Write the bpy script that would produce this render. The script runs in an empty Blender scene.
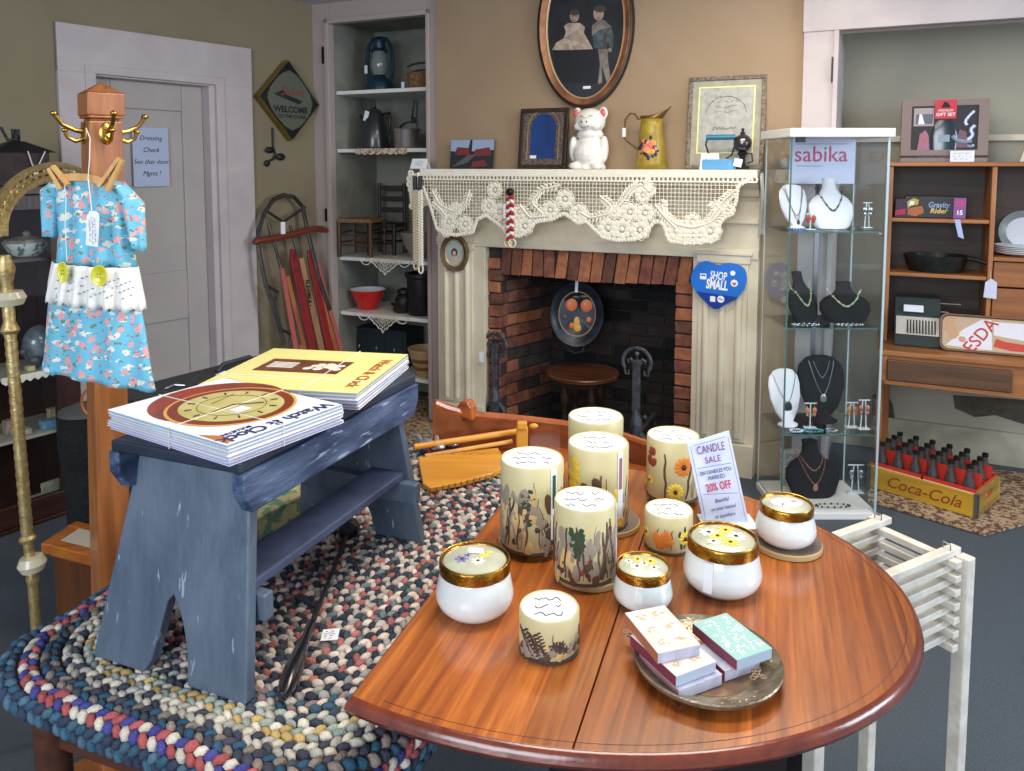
import bpy, math, random
from mathutils import Vector, Matrix
random.seed(11)
PI = math.pi
FPX, CYP, HOR, EYE = 780.0, 229.0, 165.0, 1.5        # focal length in pixels, principal row, horizon row, eye height
TH = math.atan((CYP - HOR) / FPX)
scn = bpy.context.scene
# ---------------------------------------------------------------- camera
cd = bpy.data.cameras.new('camera'); cam = bpy.data.objects.new('camera', cd); scn.collection.objects.link(cam)
cam.location = (0, 0, EYE); cam.rotation_euler = (PI / 2 - TH, 0, 0)
cd.sensor_fit = 'HORIZONTAL'; cd.sensor_width = 36; cd.lens = 36 * FPX / 1024; cd.shift_y = -(385.5 - CYP) / 1024
cd.clip_start = 0.05; cd.clip_end = 60
scn.camera = cam
# ---------------------------------------------------------------- world, lights, exposure
scn.view_settings.view_transform = 'Standard'; scn.view_settings.look = 'None'
scn.view_settings.exposure = 0.3; scn.view_settings.gamma = 1; scn.view_settings.use_curve_mapping = False
wd = bpy.data.worlds.new('world'); scn.world = wd; wd.use_nodes = True
wd.node_tree.nodes['Background'].inputs[0].default_value = (0.74, 0.80, 1.0, 1)
wd.node_tree.nodes['Background'].inputs[1].default_value = 0.46
def area(name, loc, target, sx, sy, power, col):
    ld = bpy.data.lights.new(name, 'AREA'); ld.shape = 'RECTANGLE'; ld.size = sx; ld.size_y = sy; ld.energy = power; ld.color = col
    o = bpy.data.objects.new(name, ld); scn.collection.objects.link(o); o.location = loc
    o.rotation_euler = (Vector(target) - Vector(loc)).to_track_quat('-Z', 'Y').to_euler()
    return o
area('shop_window_light', (-1.6, -2.4, 1.9), (0.0, 2.2, 0.7), 2.2, 1.5, 100, (0.84, 0.92, 1.0))
area('side_window_light', (3.9, 0.4, 1.8), (0.4, 2.2, 0.6), 1.6, 1.4, 85, (0.80, 0.90, 1.0))
area('ceiling_panel_light', (0.35, 1.35, 2.40), (0.35, 1.45, 0), 1.2, 0.5, 23, (1.0, 0.93, 0.82))
area('ceiling_panel_light', (0.75, 2.75, 2.42), (0.75, 2.95, 0), 1.1, 0.3, 17, (1.0, 0.88, 0.70))

# ---------------------------------------------------------------- pixel helpers
def ray(px, py):
    x = (px - 512) / FPX; y = -(py - CYP) / FPX
    return Vector((x, math.cos(TH) + y * math.sin(TH), -math.sin(TH) + y * math.cos(TH)))
def UZ(px, py, z):
    r = ray(px, py); return r * ((z - EYE) / r.z) + Vector((0, 0, EYE))
def UY(px, py, Y):
    r = ray(px, py); return r * (Y / r.y) + Vector((0, 0, EYE))
class Fr:
    def __init__(s, o, deg):
        s.o = Vector(o); s.rot = math.radians(deg); s.M = Matrix.Translation(s.o) @ Matrix.Rotation(s.rot, 4, 'Z'); s.I = s.M.inverted()
    def p(s, px, py, off=0.0):                       # where the sight line through a pixel meets the plane y = off
        a = s.I @ Vector((0, 0, EYE)); b = s.I.to_3x3() @ ray(px, py)
        return a + b * ((off - a.y) / b.y)
    def w(s, *v): return s.M @ Vector(v if len(v) == 3 else v[0])
    def sc(s, px, off=0.0): return (s.w(s.p(px, 250, off))).y / FPX
o0 = UY(757, 300, 3.7); FW = Fr((o0.x, o0.y, 0), -25)     # fireplace wall
k0 = FW.w(FW.p(316, 200, 0.02)); LW = Fr((k0.x, k0.y, 0), 53.9)   # left wall, origin in the corner

# ---------------------------------------------------------------- materials
def c(r, g, b):
    f = lambda v: (v / 255 / 12.92) if v / 255 <= .04045 else ((v / 255 + .055) / 1.055) ** 2.4
    return (f(r), f(g), f(b), 1)
MC = {}
def scratch(m, col, vs=26, st=(3, 3, .35), lo=.64, hi=.70):      # worn flecks where the paint is rubbed through
    nt = m.node_tree; N = nt.nodes; L = nt.links; b = N['Principled BSDF']; src = b.inputs['Base Color'].links[0].from_socket
    tc = N.new('ShaderNodeTexCoord'); mp = N.new('ShaderNodeMapping'); mp.inputs['Scale'].default_value = st; n = N.new('ShaderNodeTexNoise'); n.inputs['Scale'].default_value = vs; n.inputs['Detail'].default_value = 5
    r = N.new('ShaderNodeValToRGB'); r.color_ramp.elements[0].position = lo; r.color_ramp.elements[1].position = hi; mx = N.new('ShaderNodeMixRGB'); mx.inputs[2].default_value = col
    L.new(tc.outputs['Object'], mp.inputs[0]); L.new(mp.outputs[0], n.inputs['Vector']); L.new(n.outputs[0], r.inputs[0]); L.new(r.outputs[0], mx.inputs[0]); L.new(src, mx.inputs[1]); L.new(mx.outputs[0], b.inputs['Base Color'])
def newm(name):
    m = bpy.data.materials.new(name); m.use_nodes = True; nt = m.node_tree
    return m, nt, nt.nodes['Principled BSDF']
def mat(name, col, rough=.6, metal=0, col2=None, vs=10, bump=0, bs=60, coat=0, stretch=(1, 1, 1), spec=.5, contrast=(.35, .65), sss=0):
    m, nt, b = newm(name); MC[name] = m; N = nt.nodes; L = nt.links
    b.inputs['Base Color'].default_value = col; b.inputs['Roughness'].default_value = rough; b.inputs['Metallic'].default_value = metal
    b.inputs['Coat Weight'].default_value = coat; b.inputs['Coat Roughness'].default_value = .12; b.inputs['Specular IOR Level'].default_value = spec
    if sss: b.inputs['Subsurface Weight'].default_value = sss; b.inputs['Subsurface Radius'].default_value = (.02, .012, .006); b.inputs['Subsurface Scale'].default_value = 1
    if col2 is not None or bump:
        tc = N.new('ShaderNodeTexCoord'); mp = N.new('ShaderNodeMapping'); mp.inputs['Scale'].default_value = stretch
        L.new(tc.outputs['Object'], mp.inputs['Vector'])
    if col2 is not None:
        n = N.new('ShaderNodeTexNoise'); n.inputs['Scale'].default_value = vs; n.inputs['Detail'].default_value = 6; n.inputs['Distortion'].default_value = .6
        r = N.new('ShaderNodeValToRGB'); r.color_ramp.elements[0].position = contrast[0]; r.color_ramp.elements[1].position = contrast[1]
        r.color_ramp.elements[0].color = col; r.color_ramp.elements[1].color = col2
        L.new(mp.outputs[0], n.inputs['Vector']); L.new(n.outputs[0], r.inputs[0]); L.new(r.outputs[0], b.inputs['Base Color'])
    if bump:
        n2 = N.new('ShaderNodeTexNoise'); n2.inputs['Scale'].default_value = bs; n2.inputs['Detail'].default_value = 4
        bp = N.new('ShaderNodeBump'); bp.inputs['Strength'].default_value = bump; bp.inputs['Distance'].default_value = .01
        L.new(mp.outputs[0], n2.inputs['Vector']); L.new(n2.outputs[0], bp.inputs['Height']); L.new(bp.outputs[0], b.inputs['Normal'])
    return m
def wood(name, c1, c2, axis=0, rough=.4, coat=0, vs=9, bump=.08):
    st = [1, 1, 1]; st[axis] = .09
    return mat(name, c1, rough, 0, c2, vs * 3, bump, 60, coat, tuple(st), contrast=(.3, .7))
def emis(name, col, s):
    m, nt, b = newm(name); b.inputs['Emission Color'].default_value = col; b.inputs['Emission Strength'].default_value = s; return m
def glass(name, tint=(.985, 1, .995, 1), refl=.8):
    m = bpy.data.materials.new(name); m.use_nodes = True; nt = m.node_tree; N = nt.nodes; N.clear(); L = nt.links
    o = N.new('ShaderNodeOutputMaterial'); mx = N.new('ShaderNodeMixShader'); t = N.new('ShaderNodeBsdfTransparent'); g = N.new('ShaderNodeBsdfGlossy'); f = N.new('ShaderNodeLayerWeight'); pw_ = N.new('ShaderNodeMath'); pw_.operation = 'POWER'; pw_.inputs[1].default_value = 4; ma_ = N.new('ShaderNodeMath'); ma_.operation = 'MULTIPLY_ADD'; ma_.inputs[1].default_value = .45 * refl; ma_.inputs[2].default_value = .03; f.inputs[0].default_value = .5
    t.inputs[0].default_value = tint; g.inputs['Roughness'].default_value = .02
    L.new(f.outputs['Facing'], pw_.inputs[0]); L.new(pw_.outputs[0], ma_.inputs[0]); L.new(ma_.outputs[0], mx.inputs[0]); L.new(t.outputs[0], mx.inputs[1]); L.new(g.outputs[0], mx.inputs[2]); L.new(mx.outputs[0], o.inputs[0])
    return m

# ---------------------------------------------------------------- mesh builder
PM = {}
def col_link(o): scn.collection.objects.link(o)
class MB:
    def __init__(s, fr=None): s.v = []; s.f = []; s.mi = []; s.cm = 0; s.fr = fr; s.vc = []; s.cc = None
    def add(s, vs, fs, M=None):
        n = len(s.v)
        for v in vs:
            v = Vector(v); s.v.append(M @ v if M is not None else v)
            if s.cc is not None: s.vc.append(s.cc)
        for f in fs: s.f.append(tuple(i + n for i in f)); s.mi.append(s.cm)
        return s
    def box(s, x0, x1, y0, y1, z0, z1, M=None):
        vs = [(x, y, z) for z in (z0, z1) for y in (y0, y1) for x in (x0, x1)]
        return s.add(vs, [(0, 2, 3, 1), (4, 5, 7, 6), (0, 1, 5, 4), (2, 6, 7, 3), (0, 4, 6, 2), (1, 3, 7, 5)], M)
    def cbox(s, cx, cy, cz, sx, sy, sz, M=None): return s.box(cx - sx / 2, cx + sx / 2, cy - sy / 2, cy + sy / 2, cz - sz / 2, cz + sz / 2, M)
    def prism(s, pts, vec, M=None):                  # polygon of 3D points swept along vec
        n = len(pts); a = [Vector(p) for p in pts]; vec = Vector(vec); b = [p + vec for p in a]
        fs = [tuple(range(n))[::-1], tuple(range(n, 2 * n))] + [(i, (i + 1) % n, n + (i + 1) % n, n + i) for i in range(n)]
        nn = Vector((0, 0, 0))
        for i in range(n): nn += a[i].cross(a[(i + 1) % n])
        if nn.dot(vec) < 0: fs = [f[::-1] for f in fs]
        return s.add(a + b, fs, M)
    def pz(s, pts, y0, y1, M=None): return s.prism([(x, y0, z) for x, z in pts], (0, y1 - y0, 0), M)    # outline in x,z
    def py(s, pts, z0, z1, M=None): return s.prism([(x, y, z0) for x, y in pts], (0, 0, z1 - z0), M)    # outline in x,y
    def lathe(s, prof, seg=24, M=None, sx=1, sy=1, cap=True):
        vs = []; fs = []; n = len(prof)
        for r, z in prof:
            for k in range(seg):
                a = 2 * PI * k / seg; vs.append((r * math.cos(a) * sx, r * math.sin(a) * sy, z))
        for i in range(n - 1):
            for k in range(seg):
                fs.append((i * seg + k, i * seg + (k + 1) % seg, (i + 1) * seg + (k + 1) % seg, (i + 1) * seg + k))
        if cap and prof[0][0] > 1e-6: fs.append(tuple(range(seg))[::-1])
        if cap and prof[-1][0] > 1e-6: fs.append(tuple(range((n - 1) * seg, n * seg)))
        return s.add(vs, fs, M)
    def cyl(s, cx, cy, z0, z1, r, seg=24, M=None, r2=None):
        T = Matrix.Translation((cx, cy, 0)); 
        return s.lathe([(r, z0), (r if r2 is None else r2, z1)], seg, (M @ T) if M is not None else T)
    def sph(s, cx, cy, cz, rx, ry=None, rz=None, seg=14, M=None, rings=8):
        ry = rx if ry is None else ry; rz = rx if rz is None else rz
        prof = [(max(math.sin(PI * i / rings), 1e-4), -math.cos(PI * i / rings)) for i in range(rings + 1)]
        T = Matrix.Translation((cx, cy, cz)) @ Matrix.Diagonal((rx, ry, rz, 1))
        return s.lathe(prof, seg, (M @ T) if M is not None else T)
    def tube(s, pts, r, seg=8, closed=False, M=None):
        pts = [Vector(p) for p in pts]; n = len(pts); rs = r if isinstance(r, (list, tuple)) else [r] * n
        vs = []; fs = []; prev = None
        for i, p in enumerate(pts):
            a = pts[(i - 1) % n] if (closed or i > 0) else p; b = pts[(i + 1) % n] if (closed or i < n - 1) else p
            t = (b - a).normalized() if (b - a).length > 1e-9 else Vector((0, 0, 1))
            if prev is None:
                up = Vector((0, 0, 1)) if abs(t.z) < .9 else Vector((1, 0, 0)); u = t.cross(up).normalized()
            else:
                u = (prev - t * prev.dot(t)); u = u.normalized() if u.length > 1e-6 else t.orthogonal().normalized()
            prev = u; w = t.cross(u)
            for k in range(seg):
                q = 2 * PI * k / seg; vs.append(p + (u * math.cos(q) + w * math.sin(q)) * rs[i])
        m = n if closed else n - 1
        for i in range(m):
            j = (i + 1) % n
            for k in range(seg): fs.append((i * seg + k, i * seg + (k + 1) % seg, j * seg + (k + 1) % seg, j * seg + k))
        if not closed: fs += [tuple(range(seg))[::-1], tuple(range((n - 1) * seg, n * seg))]
        return s.add(vs, fs, M)
    def grid(s, rows, M=None, closeu=False):         # rows of points
        n = len(rows[0]); vs = [p for r in rows for p in r]; fs = []
        for i in range(len(rows) - 1):
            for k in range(n if closeu else n - 1): fs.append((i * n + k, i * n + (k + 1) % n, (i + 1) * n + (k + 1) % n, (i + 1) * n + k))
        return s.add(vs, fs, M)
    def build(s, name, mats, parent=None, smooth=False, bevel=0, solid=0, sub=0, remesh=0, seg=2):
        mats = mats if isinstance(mats, (list, tuple)) else [mats]
        V = [s.fr.M @ v for v in s.v] if s.fr else list(s.v)
        me = bpy.data.meshes.new(name); o = bpy.data.objects.new(name, me)
        if parent is not None:
            if s.fr: I = PM[parent.name].inverted(); V = [I @ v for v in V]
            M = PM[parent.name]; o.parent = parent
        else:
            R = Matrix.Rotation(s.fr.rot, 4, 'Z') if s.fr else Matrix.Identity(4); Ri = R.inverted(); L = [Ri @ v for v in V]
            b = Vector(((min(v.x for v in L) + max(v.x for v in L)) / 2, (min(v.y for v in L) + max(v.y for v in L)) / 2, min(v.z for v in L)))
            V = [v - b for v in L]; o.location = R @ b; o.rotation_euler = (0, 0, s.fr.rot if s.fr else 0); M = Matrix.Translation(R @ b) @ R
        me.from_pydata([tuple(v) for v in V], [], s.f); 
        for m in mats: me.materials.append(m)
        me.polygons.foreach_set('material_index', s.mi)
        if s.vc:
            at = me.color_attributes.new('tone', 'FLOAT_COLOR', 'POINT')
            at.data.foreach_set('color', [x for q in s.vc for x in q])
        if smooth:
            me.polygons.foreach_set('use_smooth', [True] * len(me.polygons)); me.set_sharp_from_angle(angle=math.radians(42 if smooth is True else smooth))
        me.update(); col_link(o); PM[o.name] = M
        if remesh:
            r = o.modifiers.new('r', 'REMESH'); r.mode = 'VOXEL'; r.voxel_size = remesh; r.use_smooth_shade = True
            q = o.modifiers.new('q', 'SMOOTH'); q.iterations = 4; q.factor = .6
        if solid: q = o.modifiers.new('s', 'SOLIDIFY'); q.thickness = solid; q.offset = 0
        if bevel: q = o.modifiers.new('b', 'BEVEL'); q.width = bevel; q.segments = seg; q.limit_method = 'ANGLE'; q.angle_limit = .6
        if sub: q = o.modifiers.new('u', 'SUBSURF'); q.levels = sub; q.render_levels = sub
        return o
def tag(o, label=None, cat=None, group=None, kind=None):
    if label: o['label'] = label
    if cat: o['category'] = cat
    if group: o['group'] = group
    if kind: o['kind'] = kind
    return o
def struct(o, label=None): o['kind'] = 'structure'; return tag(o, label)
def thing(name, label, cat, loc=(0, 0, 0), rz=0, group=None, tilt=None):
    o = bpy.data.objects.new(name, None); o.empty_display_size = .05; o.location = loc; o.rotation_euler = (0, 0, rz)
    M = Matrix.Translation(Vector(loc)) @ Matrix.Rotation(rz, 4, 'Z')
    if tilt is not None: M = Matrix.Translation(Vector(loc)) @ tilt; o.rotation_euler = tilt.to_euler()
    col_link(o); PM[o.name] = M; return tag(o, label, cat, group)
def dup(o, loc, rz=0, label=None, parent=None):
    q = o.copy(); col_link(q)
    if parent is None:
        q.location = loc; q.rotation_euler = (0, 0, rz); PM[q.name] = Matrix.Translation(Vector(loc)) @ Matrix.Rotation(rz, 4, 'Z')
        if label: q['label'] = label
    else: q.parent = parent; PM[q.name] = PM[o.name]
    for ch in [x for x in bpy.data.objects if x.parent == o]: dup(ch, None, parent=q)
    return q
def lettering(s, size, M, m, parent, name='lettering', fr=None, shear=0, ex=.0004, bold=0, align='CENTER', spacing=1, sxy=(1, 1)):
    cu = bpy.data.curves.new('t', 'FONT'); cu.body = s; cu.size = size; cu.shear = shear; cu.extrude = ex; cu.offset = bold; cu.align_x = align; cu.align_y = 'CENTER'
    cu.space_character = spacing; cu.resolution_u = 3
    t = bpy.data.objects.new('t', cu); me0 = bpy.data.meshes.new_from_object(t)
    b = MB(fr); b.add([(v.co.x * sxy[0], v.co.y * sxy[1], v.co.z) for v in me0.vertices], [tuple(p.vertices) for p in me0.polygons], M)
    bpy.data.objects.remove(t); bpy.data.curves.remove(cu); bpy.data.meshes.remove(me0)
    return b.build(name, m, parent)
def upright(x, y, z, rot=0):                         # page standing in the x,z plane, facing -y
    return Matrix.Translation((x, y, z)) @ Matrix.Rotation(PI / 2, 4, 'X') @ Matrix.Rotation(rot, 4, 'Z')
def scribble(mb, cx, cz, w, h, n, y, r=.0006, seed=1, plane='xz', M=None):  # rows of wavy pen strokes: handwriting
    R = random.Random(seed)
    for i in range(n):
        zz = cz + h / 2 - h * (i + .5) / n; ww = w * R.uniform(.6, 1); x = cx - ww / 2; pts = []
        while x < cx + ww / 2:
            q = R.uniform(-1, 1) * h / n * .28
            pts.append((x, y, zz + q) if plane == 'xz' else (x, zz + q, y)); x += h / n * R.uniform(.12, .3)
            if R.random() < .16 and len(pts) > 2: mb.tube(pts, r, 3, M=M); pts = []; x += h / n * .4
        if len(pts) > 1: mb.tube(pts, r, 3, M=M)
# ---------------------------------------------------------------- shared materials
m_trim = mat('painted trim', c(196, 186, 186), .5, col2=c(184, 174, 176), vs=5)
m_door = mat('painted door', c(176, 168, 164), .5, col2=c(168, 160, 158), vs=4)
m_cream = mat('cream mantel paint', c(222, 212, 190), .5, col2=c(210, 199, 174), vs=6)
m_wl = mat('shaded tan wall paint', c(138, 127, 102), .8, col2=c(130, 119, 96), vs=2, bump=.05)  # same paint as the chimney wall; its dimmer, greener light is in the colour
m_wb = mat('tan chimney wall paint', c(166, 142, 116), .75, col2=c(158, 134, 106), vs=2, bump=.05)
m_gw = mat('grey wall paint', c(172, 166, 148), .8, col2=c(160, 156, 140), vs=2, bump=.05)
m_ceil = mat('ceiling paint', c(200, 198, 205), .8)
m_white = mat('white paint', c(232, 230, 226), .5)
m_paper = mat('paper', c(236, 238, 244), .7)
m_black = mat('black metal', c(26, 26, 30), .45, .3, col2=c(38, 38, 42), vs=40, bump=.15)
m_ink = mat('black ink', c(30, 30, 40), .7)
m_brass = mat('brass', c(205, 165, 85), .28, 1, col2=c(170, 130, 60), vs=30)
m_gold = mat('polished gold lid', c(196, 146, 58), .22, 1, col2=c(150, 100, 35), vs=60, bump=.12, bs=220)
m_steel = mat('steel', c(170, 170, 175), .3, 1)
m_string = mat('white string', c(225, 220, 210), .8)
m_glass = glass('clear glass'); m_edge = mat('green glass edge', c(70, 110, 105), .15, spec=.8)
m_plas = mat('clear hard plastic', c(220, 226, 232), .15, spec=.8)

# ---------------------------------------------------------------- floor, ceiling
b = MB(); b.box(-4.5, 4.5, -2.6, 6.5, -.05, 0)
struct(b.build('floor', mat('charcoal blue carpet', c(74, 84, 92), .95, col2=c(104, 114, 122), vs=260, bump=.8, bs=500, contrast=(.3, .75))))
b = MB(); b.box(-4.5, 4.5, .2, 6.5, 2.47, 2.55); struct(b.build('ceiling', m_ceil))

# ---------------------------------------------------------------- left wall with the panelled door
W0 = LW.p(55, 60).x; W1 = LW.p(249, 60).x; D0 = LW.p(90, 100).x; D1 = LW.p(217, 100).x
dz = LW.p(150, 77).z; tz = LW.p(55, 22).z
b = MB(LW); b.box(-4.6, D0, 0, .12, 0, 2.5); b.box(D1, .3, 0, .12, 0, 2.5); b.box(D0, D1, 0, .12, dz, 2.5); struct(b.build('wall_left', m_wl))
b = MB(LW)
b.box(W0, D0 + .012, -.022, .01, 0, tz); b.box(D1 - .012, W1, -.022, .01, 0, tz); b.box(W0, W1, -.024, .01, dz - .012, tz)
b.box(D0, D0 + .02, -.01, .12, 0, dz); b.box(D1 - .05, D1, -.005, .12, 0, dz); b.box(D0, D1, -.01, .12, dz - .02, dz)
b.box(D0 - .03, D0 + .02, -.03, .01, 0, dz + .02); b.box(D1 - .02, D1 + .03, -.03, .01, 0, dz + .02); b.box(D0 - .03, D1 + .03, -.031, .01, dz - .012, dz + .03)
struct(b.build('trim_1', m_trim, bevel=.003), 'wide painted casing around the door')
b = MB(LW); da, db = D0 + .02, D1 - .05
xs = [da, da + .11, (da + db) / 2 - .01, db - .12, db]
b.box(da, db, .075, .11, .01, dz - .02)
for z0, z1 in ((.01, .22), (dz - .16, dz - .02)): b.box(xs[1], xs[3], .06, .08, z0, z1)
b.box(da, xs[1], .06, .08, .01, dz - .02); b.box(xs[3], db, .06, .08, .01, dz - .02)
b.box(xs[1], xs[3], .06, .08, LW.p(194, 317, .06).z, LW.p(194, 269, .06).z)
door = struct(b.build('door_1', m_door, bevel=.006), 'pale panelled door with a notice on it')
# notice on the door
q0 = LW.p(130, 127, .072); q1 = LW.p(168, 186, .072)
b = MB(LW); b.box(q0.x, q1.x, .055, .057, q1.z, q0.z); no = b.build('paper_notice', mat('bluish paper', c(176, 186, 214), .7))
tag(no, 'white handwritten paper notice taped to the panelled door', 'notice')
for s_, zz in (('Dressing', .82), ('Check', .62), ('See that door', .42), ('Mgmt !', .22)):
    lettering(s_, .034, upright(q0.x + (q1.x - q0.x) * .5, .0545, q1.z + (q0.z - q1.z) * zz), m_ink, no, fr=LW, shear=.3)
b = MB(LW); b.box(-4.6, W0, -.02, 0, 0, .16); b.box(W1, -.02, -.02, 0, 0, .16); struct(b.build('baseboard_left', m_trim))

# ---------------------------------------------------------------- chimney breast, alcove, right recess
xa = FW.p(317, 200, .08).x; xb0 = FW.p(436, 100, 0).x; xo0 = FW.p(486, 300, 0).x; xo1 = FW.p(691, 300, 0).x; xb1 = FW.p(803, 100, 0).x
zo = FW.p(590, 252, -.05).z
b = MB(FW); b.box(xb0, xo0, 0, .5, 0, 2.5); b.box(xo1, xb1, 0, .5, 0, 2.5); b.box(xo0, xo1, 0, .5, zo + .05, 2.5)
struct(b.build('wall_back', m_wb), 'tan chimney breast above the mantel')
# alcove: face frame, side walls, back
A = .02
al0 = FW.p(333, 150, A + .02).x; al1 = FW.p(429, 150, A + .02).x; azt = FW.p(380, 19, A).z
b = MB(FW); b.box(xa - .05, al0, A, A + .05, 0, 2.5); b.box(al1, xb0 + .01, A, A + .05, 0, 2.5); b.box(al0, al1, A, A + .05, azt, 2.5)
b.box(al0 - .03, al0, A - .012, A, 0, azt + .03); b.box(al1, al1 + .025, A - .012, A, 0, azt + .03); b.box(al0 - .03, al1 + .025, A - .012, A, azt, azt + .03)
struct(b.build('trim_2', mat('alcove trim paint', c(178, 164, 158), .55), bevel=.004), 'painted face frame around the shelf alcove')
m_alc = mat('alcove plaster', c(146, 146, 134), .8, col2=c(120, 122, 114), vs=5)
b = MB(FW); b.box(al0 - .02, al0, A + .05, .52, 0, 2.5); b.box(al1, al1 + .02, A + .05, .52, 0, 2.5); b.box(al0, al1, .50, .52, 0, 2.5); b.box(al0, al1, A + .05, .5, azt + .02, azt + .04)
struct(b.build('wall_alcove', m_alc), 'plaster inside of the shelf alcove')
SH = []
for i, (yy) in enumerate((89, 148.5, 259, 315, 374)):
    z = FW.p(382, yy, A + .06).z; SH.append(z); b = MB(FW); b.box(al0 + .002, al1 - .002, A + .06, .498, z - .022, z)
    o = b.build('trim_%d' % (i + 3), m_white, bevel=.002); struct(o, 'white alcove shelf')
# right opening: casing and recess wall
r0 = FW.p(803, 60, -.02).x; r1 = FW.p(836, 60, -.02).x; rz = FW.p(930, 24, -.02).z
b = MB(FW); b.box(r0, r1, -.02, .02, 0, 2.5); b.box(r0 - .004, 2.6, -.03, .02, rz, 2.5); b.box(r1 - .012, r1 + .01, -.03, .6, 0, rz); b.box(r1, 2.6, -.0, .1, rz, rz + .02); b.box(xb1-.005, r1 , .02, .65, 0, 2.5)
b.box(2.5, 2.62, -.02, .65, 0, 2.5)
struct(b.build('trim_8', m_trim, bevel=.003), 'wide casing of the right opening')
b = MB(FW); b.box(r1, 2.6, .65, .7, 0, 2.5); struct(b.build('wall_right', m_gw))
b = MB(FW); b.box(r1 + .01, 2.5, .63, .65, 0, .17); b.box(r1 + .01, 2.5, .64, .65, .95, .98); struct(b.build('baseboard_right', mat('worn cream base', c(190, 184, 160), .7, col2=c(150, 146, 128), vs=4)))
b = MB(FW)
zz = FW.p(960, 138, .6).z
b.box(r1 + .01, 2.5, .6, .648, zz - .015, zz + .015); struct(b.build('trim_9', m_cream), 'rail across the recess wall')
b = MB(FW)                                              # dark patches on the recess wall below the desk
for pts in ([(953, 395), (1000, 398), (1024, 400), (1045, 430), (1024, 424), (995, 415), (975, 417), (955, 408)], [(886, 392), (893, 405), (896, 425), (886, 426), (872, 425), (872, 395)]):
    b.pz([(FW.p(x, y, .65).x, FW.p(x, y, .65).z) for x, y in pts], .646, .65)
struct(b.build('trim_10', mat('dark wall patch', c(70, 66, 58), .9, col2=c(90, 84, 72), vs=20)), 'dark patch low on the recess wall')
b = MB(FW); p0 = FW.p(420, 60, -.004)
b.box(al0 - .045, al0 - .037, A - .016, A, FW.p(330, 55, A).z - .05, FW.p(330, 55, A).z + .05); b.box(al0 - .045, al0 - .037, A - .016, A, FW.p(330, 215, A).z - .04, FW.p(330, 215, A).z + .04)
b.box(r1 - .018, r1 - .01, -.035, -.02, FW.p(834, 70, 0).z - .055, FW.p(834, 70, 0).z + .055)
struct(b.build('trim_11', m_black), 'old hinge plates on the casings')

# ---------------------------------------------------------------- fireplace
mb_r = [mat('brick red', c(150, 92, 70), .85, col2=c(112, 66, 52), vs=14, bump=.6), mat('brick orange', c(180, 116, 80), .85, col2=c(146, 90, 64), vs=14, bump=.6),
        mat('brick brown', c(120, 78, 64), .85, col2=c(84, 50, 42), vs=14, bump=.6), mat('brick dark', c(62, 52, 50), .9, col2=c(44, 40, 40), vs=14, bump=.6),
        mat('sooty brick', c(28, 30, 33), .9, col2=c(18, 20, 22), vs=14, bump=.6), mat('mortar', c(58, 52, 48), .95, bump=.5)]
fp = thing('fireplace_surround', 'cream painted fireplace mantel with fluted pilasters and a brick firebox', 'fireplace', FW.w((xo0 + xo1) / 2, 0, 0), FW.rot)
pl0 = FW.p(438, 320, -.06).x; pl1 = FW.p(757, 320, -.06).x; oi0 = FW.p(485, 320, -.06).x; oi1 = FW.p(692, 320, -.06).x
zt = FW.p(590, 170, -.2).z; zoF = FW.p(590, 252, -.06).z
for (x0, x1, sd) in ((pl0, oi0, 0), (oi1, pl1, 1)):
    b = MB(FW); wpl = x1 - x0; b.box(x0, x1, -.06, -.001, 0, zoF + .045)
    i0, i1 = (x0 + .03, x1 - .07) if sd == 0 else (x0 + .03, x1 - .045)
    b.box(i0, i1, -.075, -.06, .17, zoF - .02); b.box(x0 - .0, x1 + .0, -.085, -.06, 0, .16); b.box(i0 - .01, i1 + .01, -.082, -.06, zoF - .02, zoF + .02); b.box(i0 - .02, i1 + .02, -.09, -.06, zoF + .02, zoF + .035)
    nf = 3
    for k in range(nf):
        t = i0 + (i1 - i0) * (k + .5) / nf; b.cyl(t, -.075, .19, zoF - .04, (i1 - i0) / nf * .24, 10)
    b.build('pilaster', m_cream, fp, bevel=.003, smooth=True)
b = MB(FW); b.box(pl0, pl1, -.06, -.001, zoF + .0, zt - .04); b.box(pl0, pl1, -.07, -.06, zoF + .001, zoF + .05); b.box(pl0 - .0, pl1, -.078, -.06, zoF + .17, zoF + .19)
b.build('frieze', m_cream, fp, bevel=.004)
b = MB(FW); s0 = FW.p(421, 175, -.2).x; s1 = FW.p(757, 175, -.2).x
prof = [(-.2, zt), (-.2, zt - .03), (-.19, zt - .035), (-.18, zt - .05), (-.15, zt - .075), (-.12, zt - .09), (-.1, zt - .12), (-.075, zt - .13), (-.06, zt - .15), (0, zt - .15), (0, zt)]
b.prism([(s0, y, z) for y, z in prof], (s1 - s0, 0, 0)); b.build('mantel_shelf', m_cream, fp, bevel=.002)
# brickwork: every brick in one mesh per face (courses are pattern)
def brick(b, x0, x1, y0, y1, z0, z1, mi, j=.003, sh=0):
    b.cm = mi; r = lambda: random.uniform(-j, j)
    vs = [(x + r() + (sh if z == z1 else 0), y + r(), z + r()) for z in (z0, z1) for y in (y0, y1) for x in (x0, x1)]
    b.add(vs, [(0, 2, 3, 1), (4, 5, 7, 6), (0, 1, 5, 4), (2, 6, 7, 3), (0, 4, 6, 2), (1, 3, 7, 5)])
zl = FW.p(590, 281, -.03).z; g = .008; bh = .0665
b = MB(FW)
b.cm = 5; b.box(oi0 + .004, oi1 - .004, -.008, .09, zl + .02, zoF - .002)
x = oi0 + .075; k = 0
while x < oi1 - .03:
    t = (x - oi0) / (oi1 - oi0); w = .058; brick(b, x, x + w, -.03, .08, zl + .006 * math.sin(9 * t), zoF - .004, random.choice([0, 0, 1, 2, 0, 1]), .003, (t - .35) * -.05 if t < .35 else .022); x += w + .007
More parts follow.
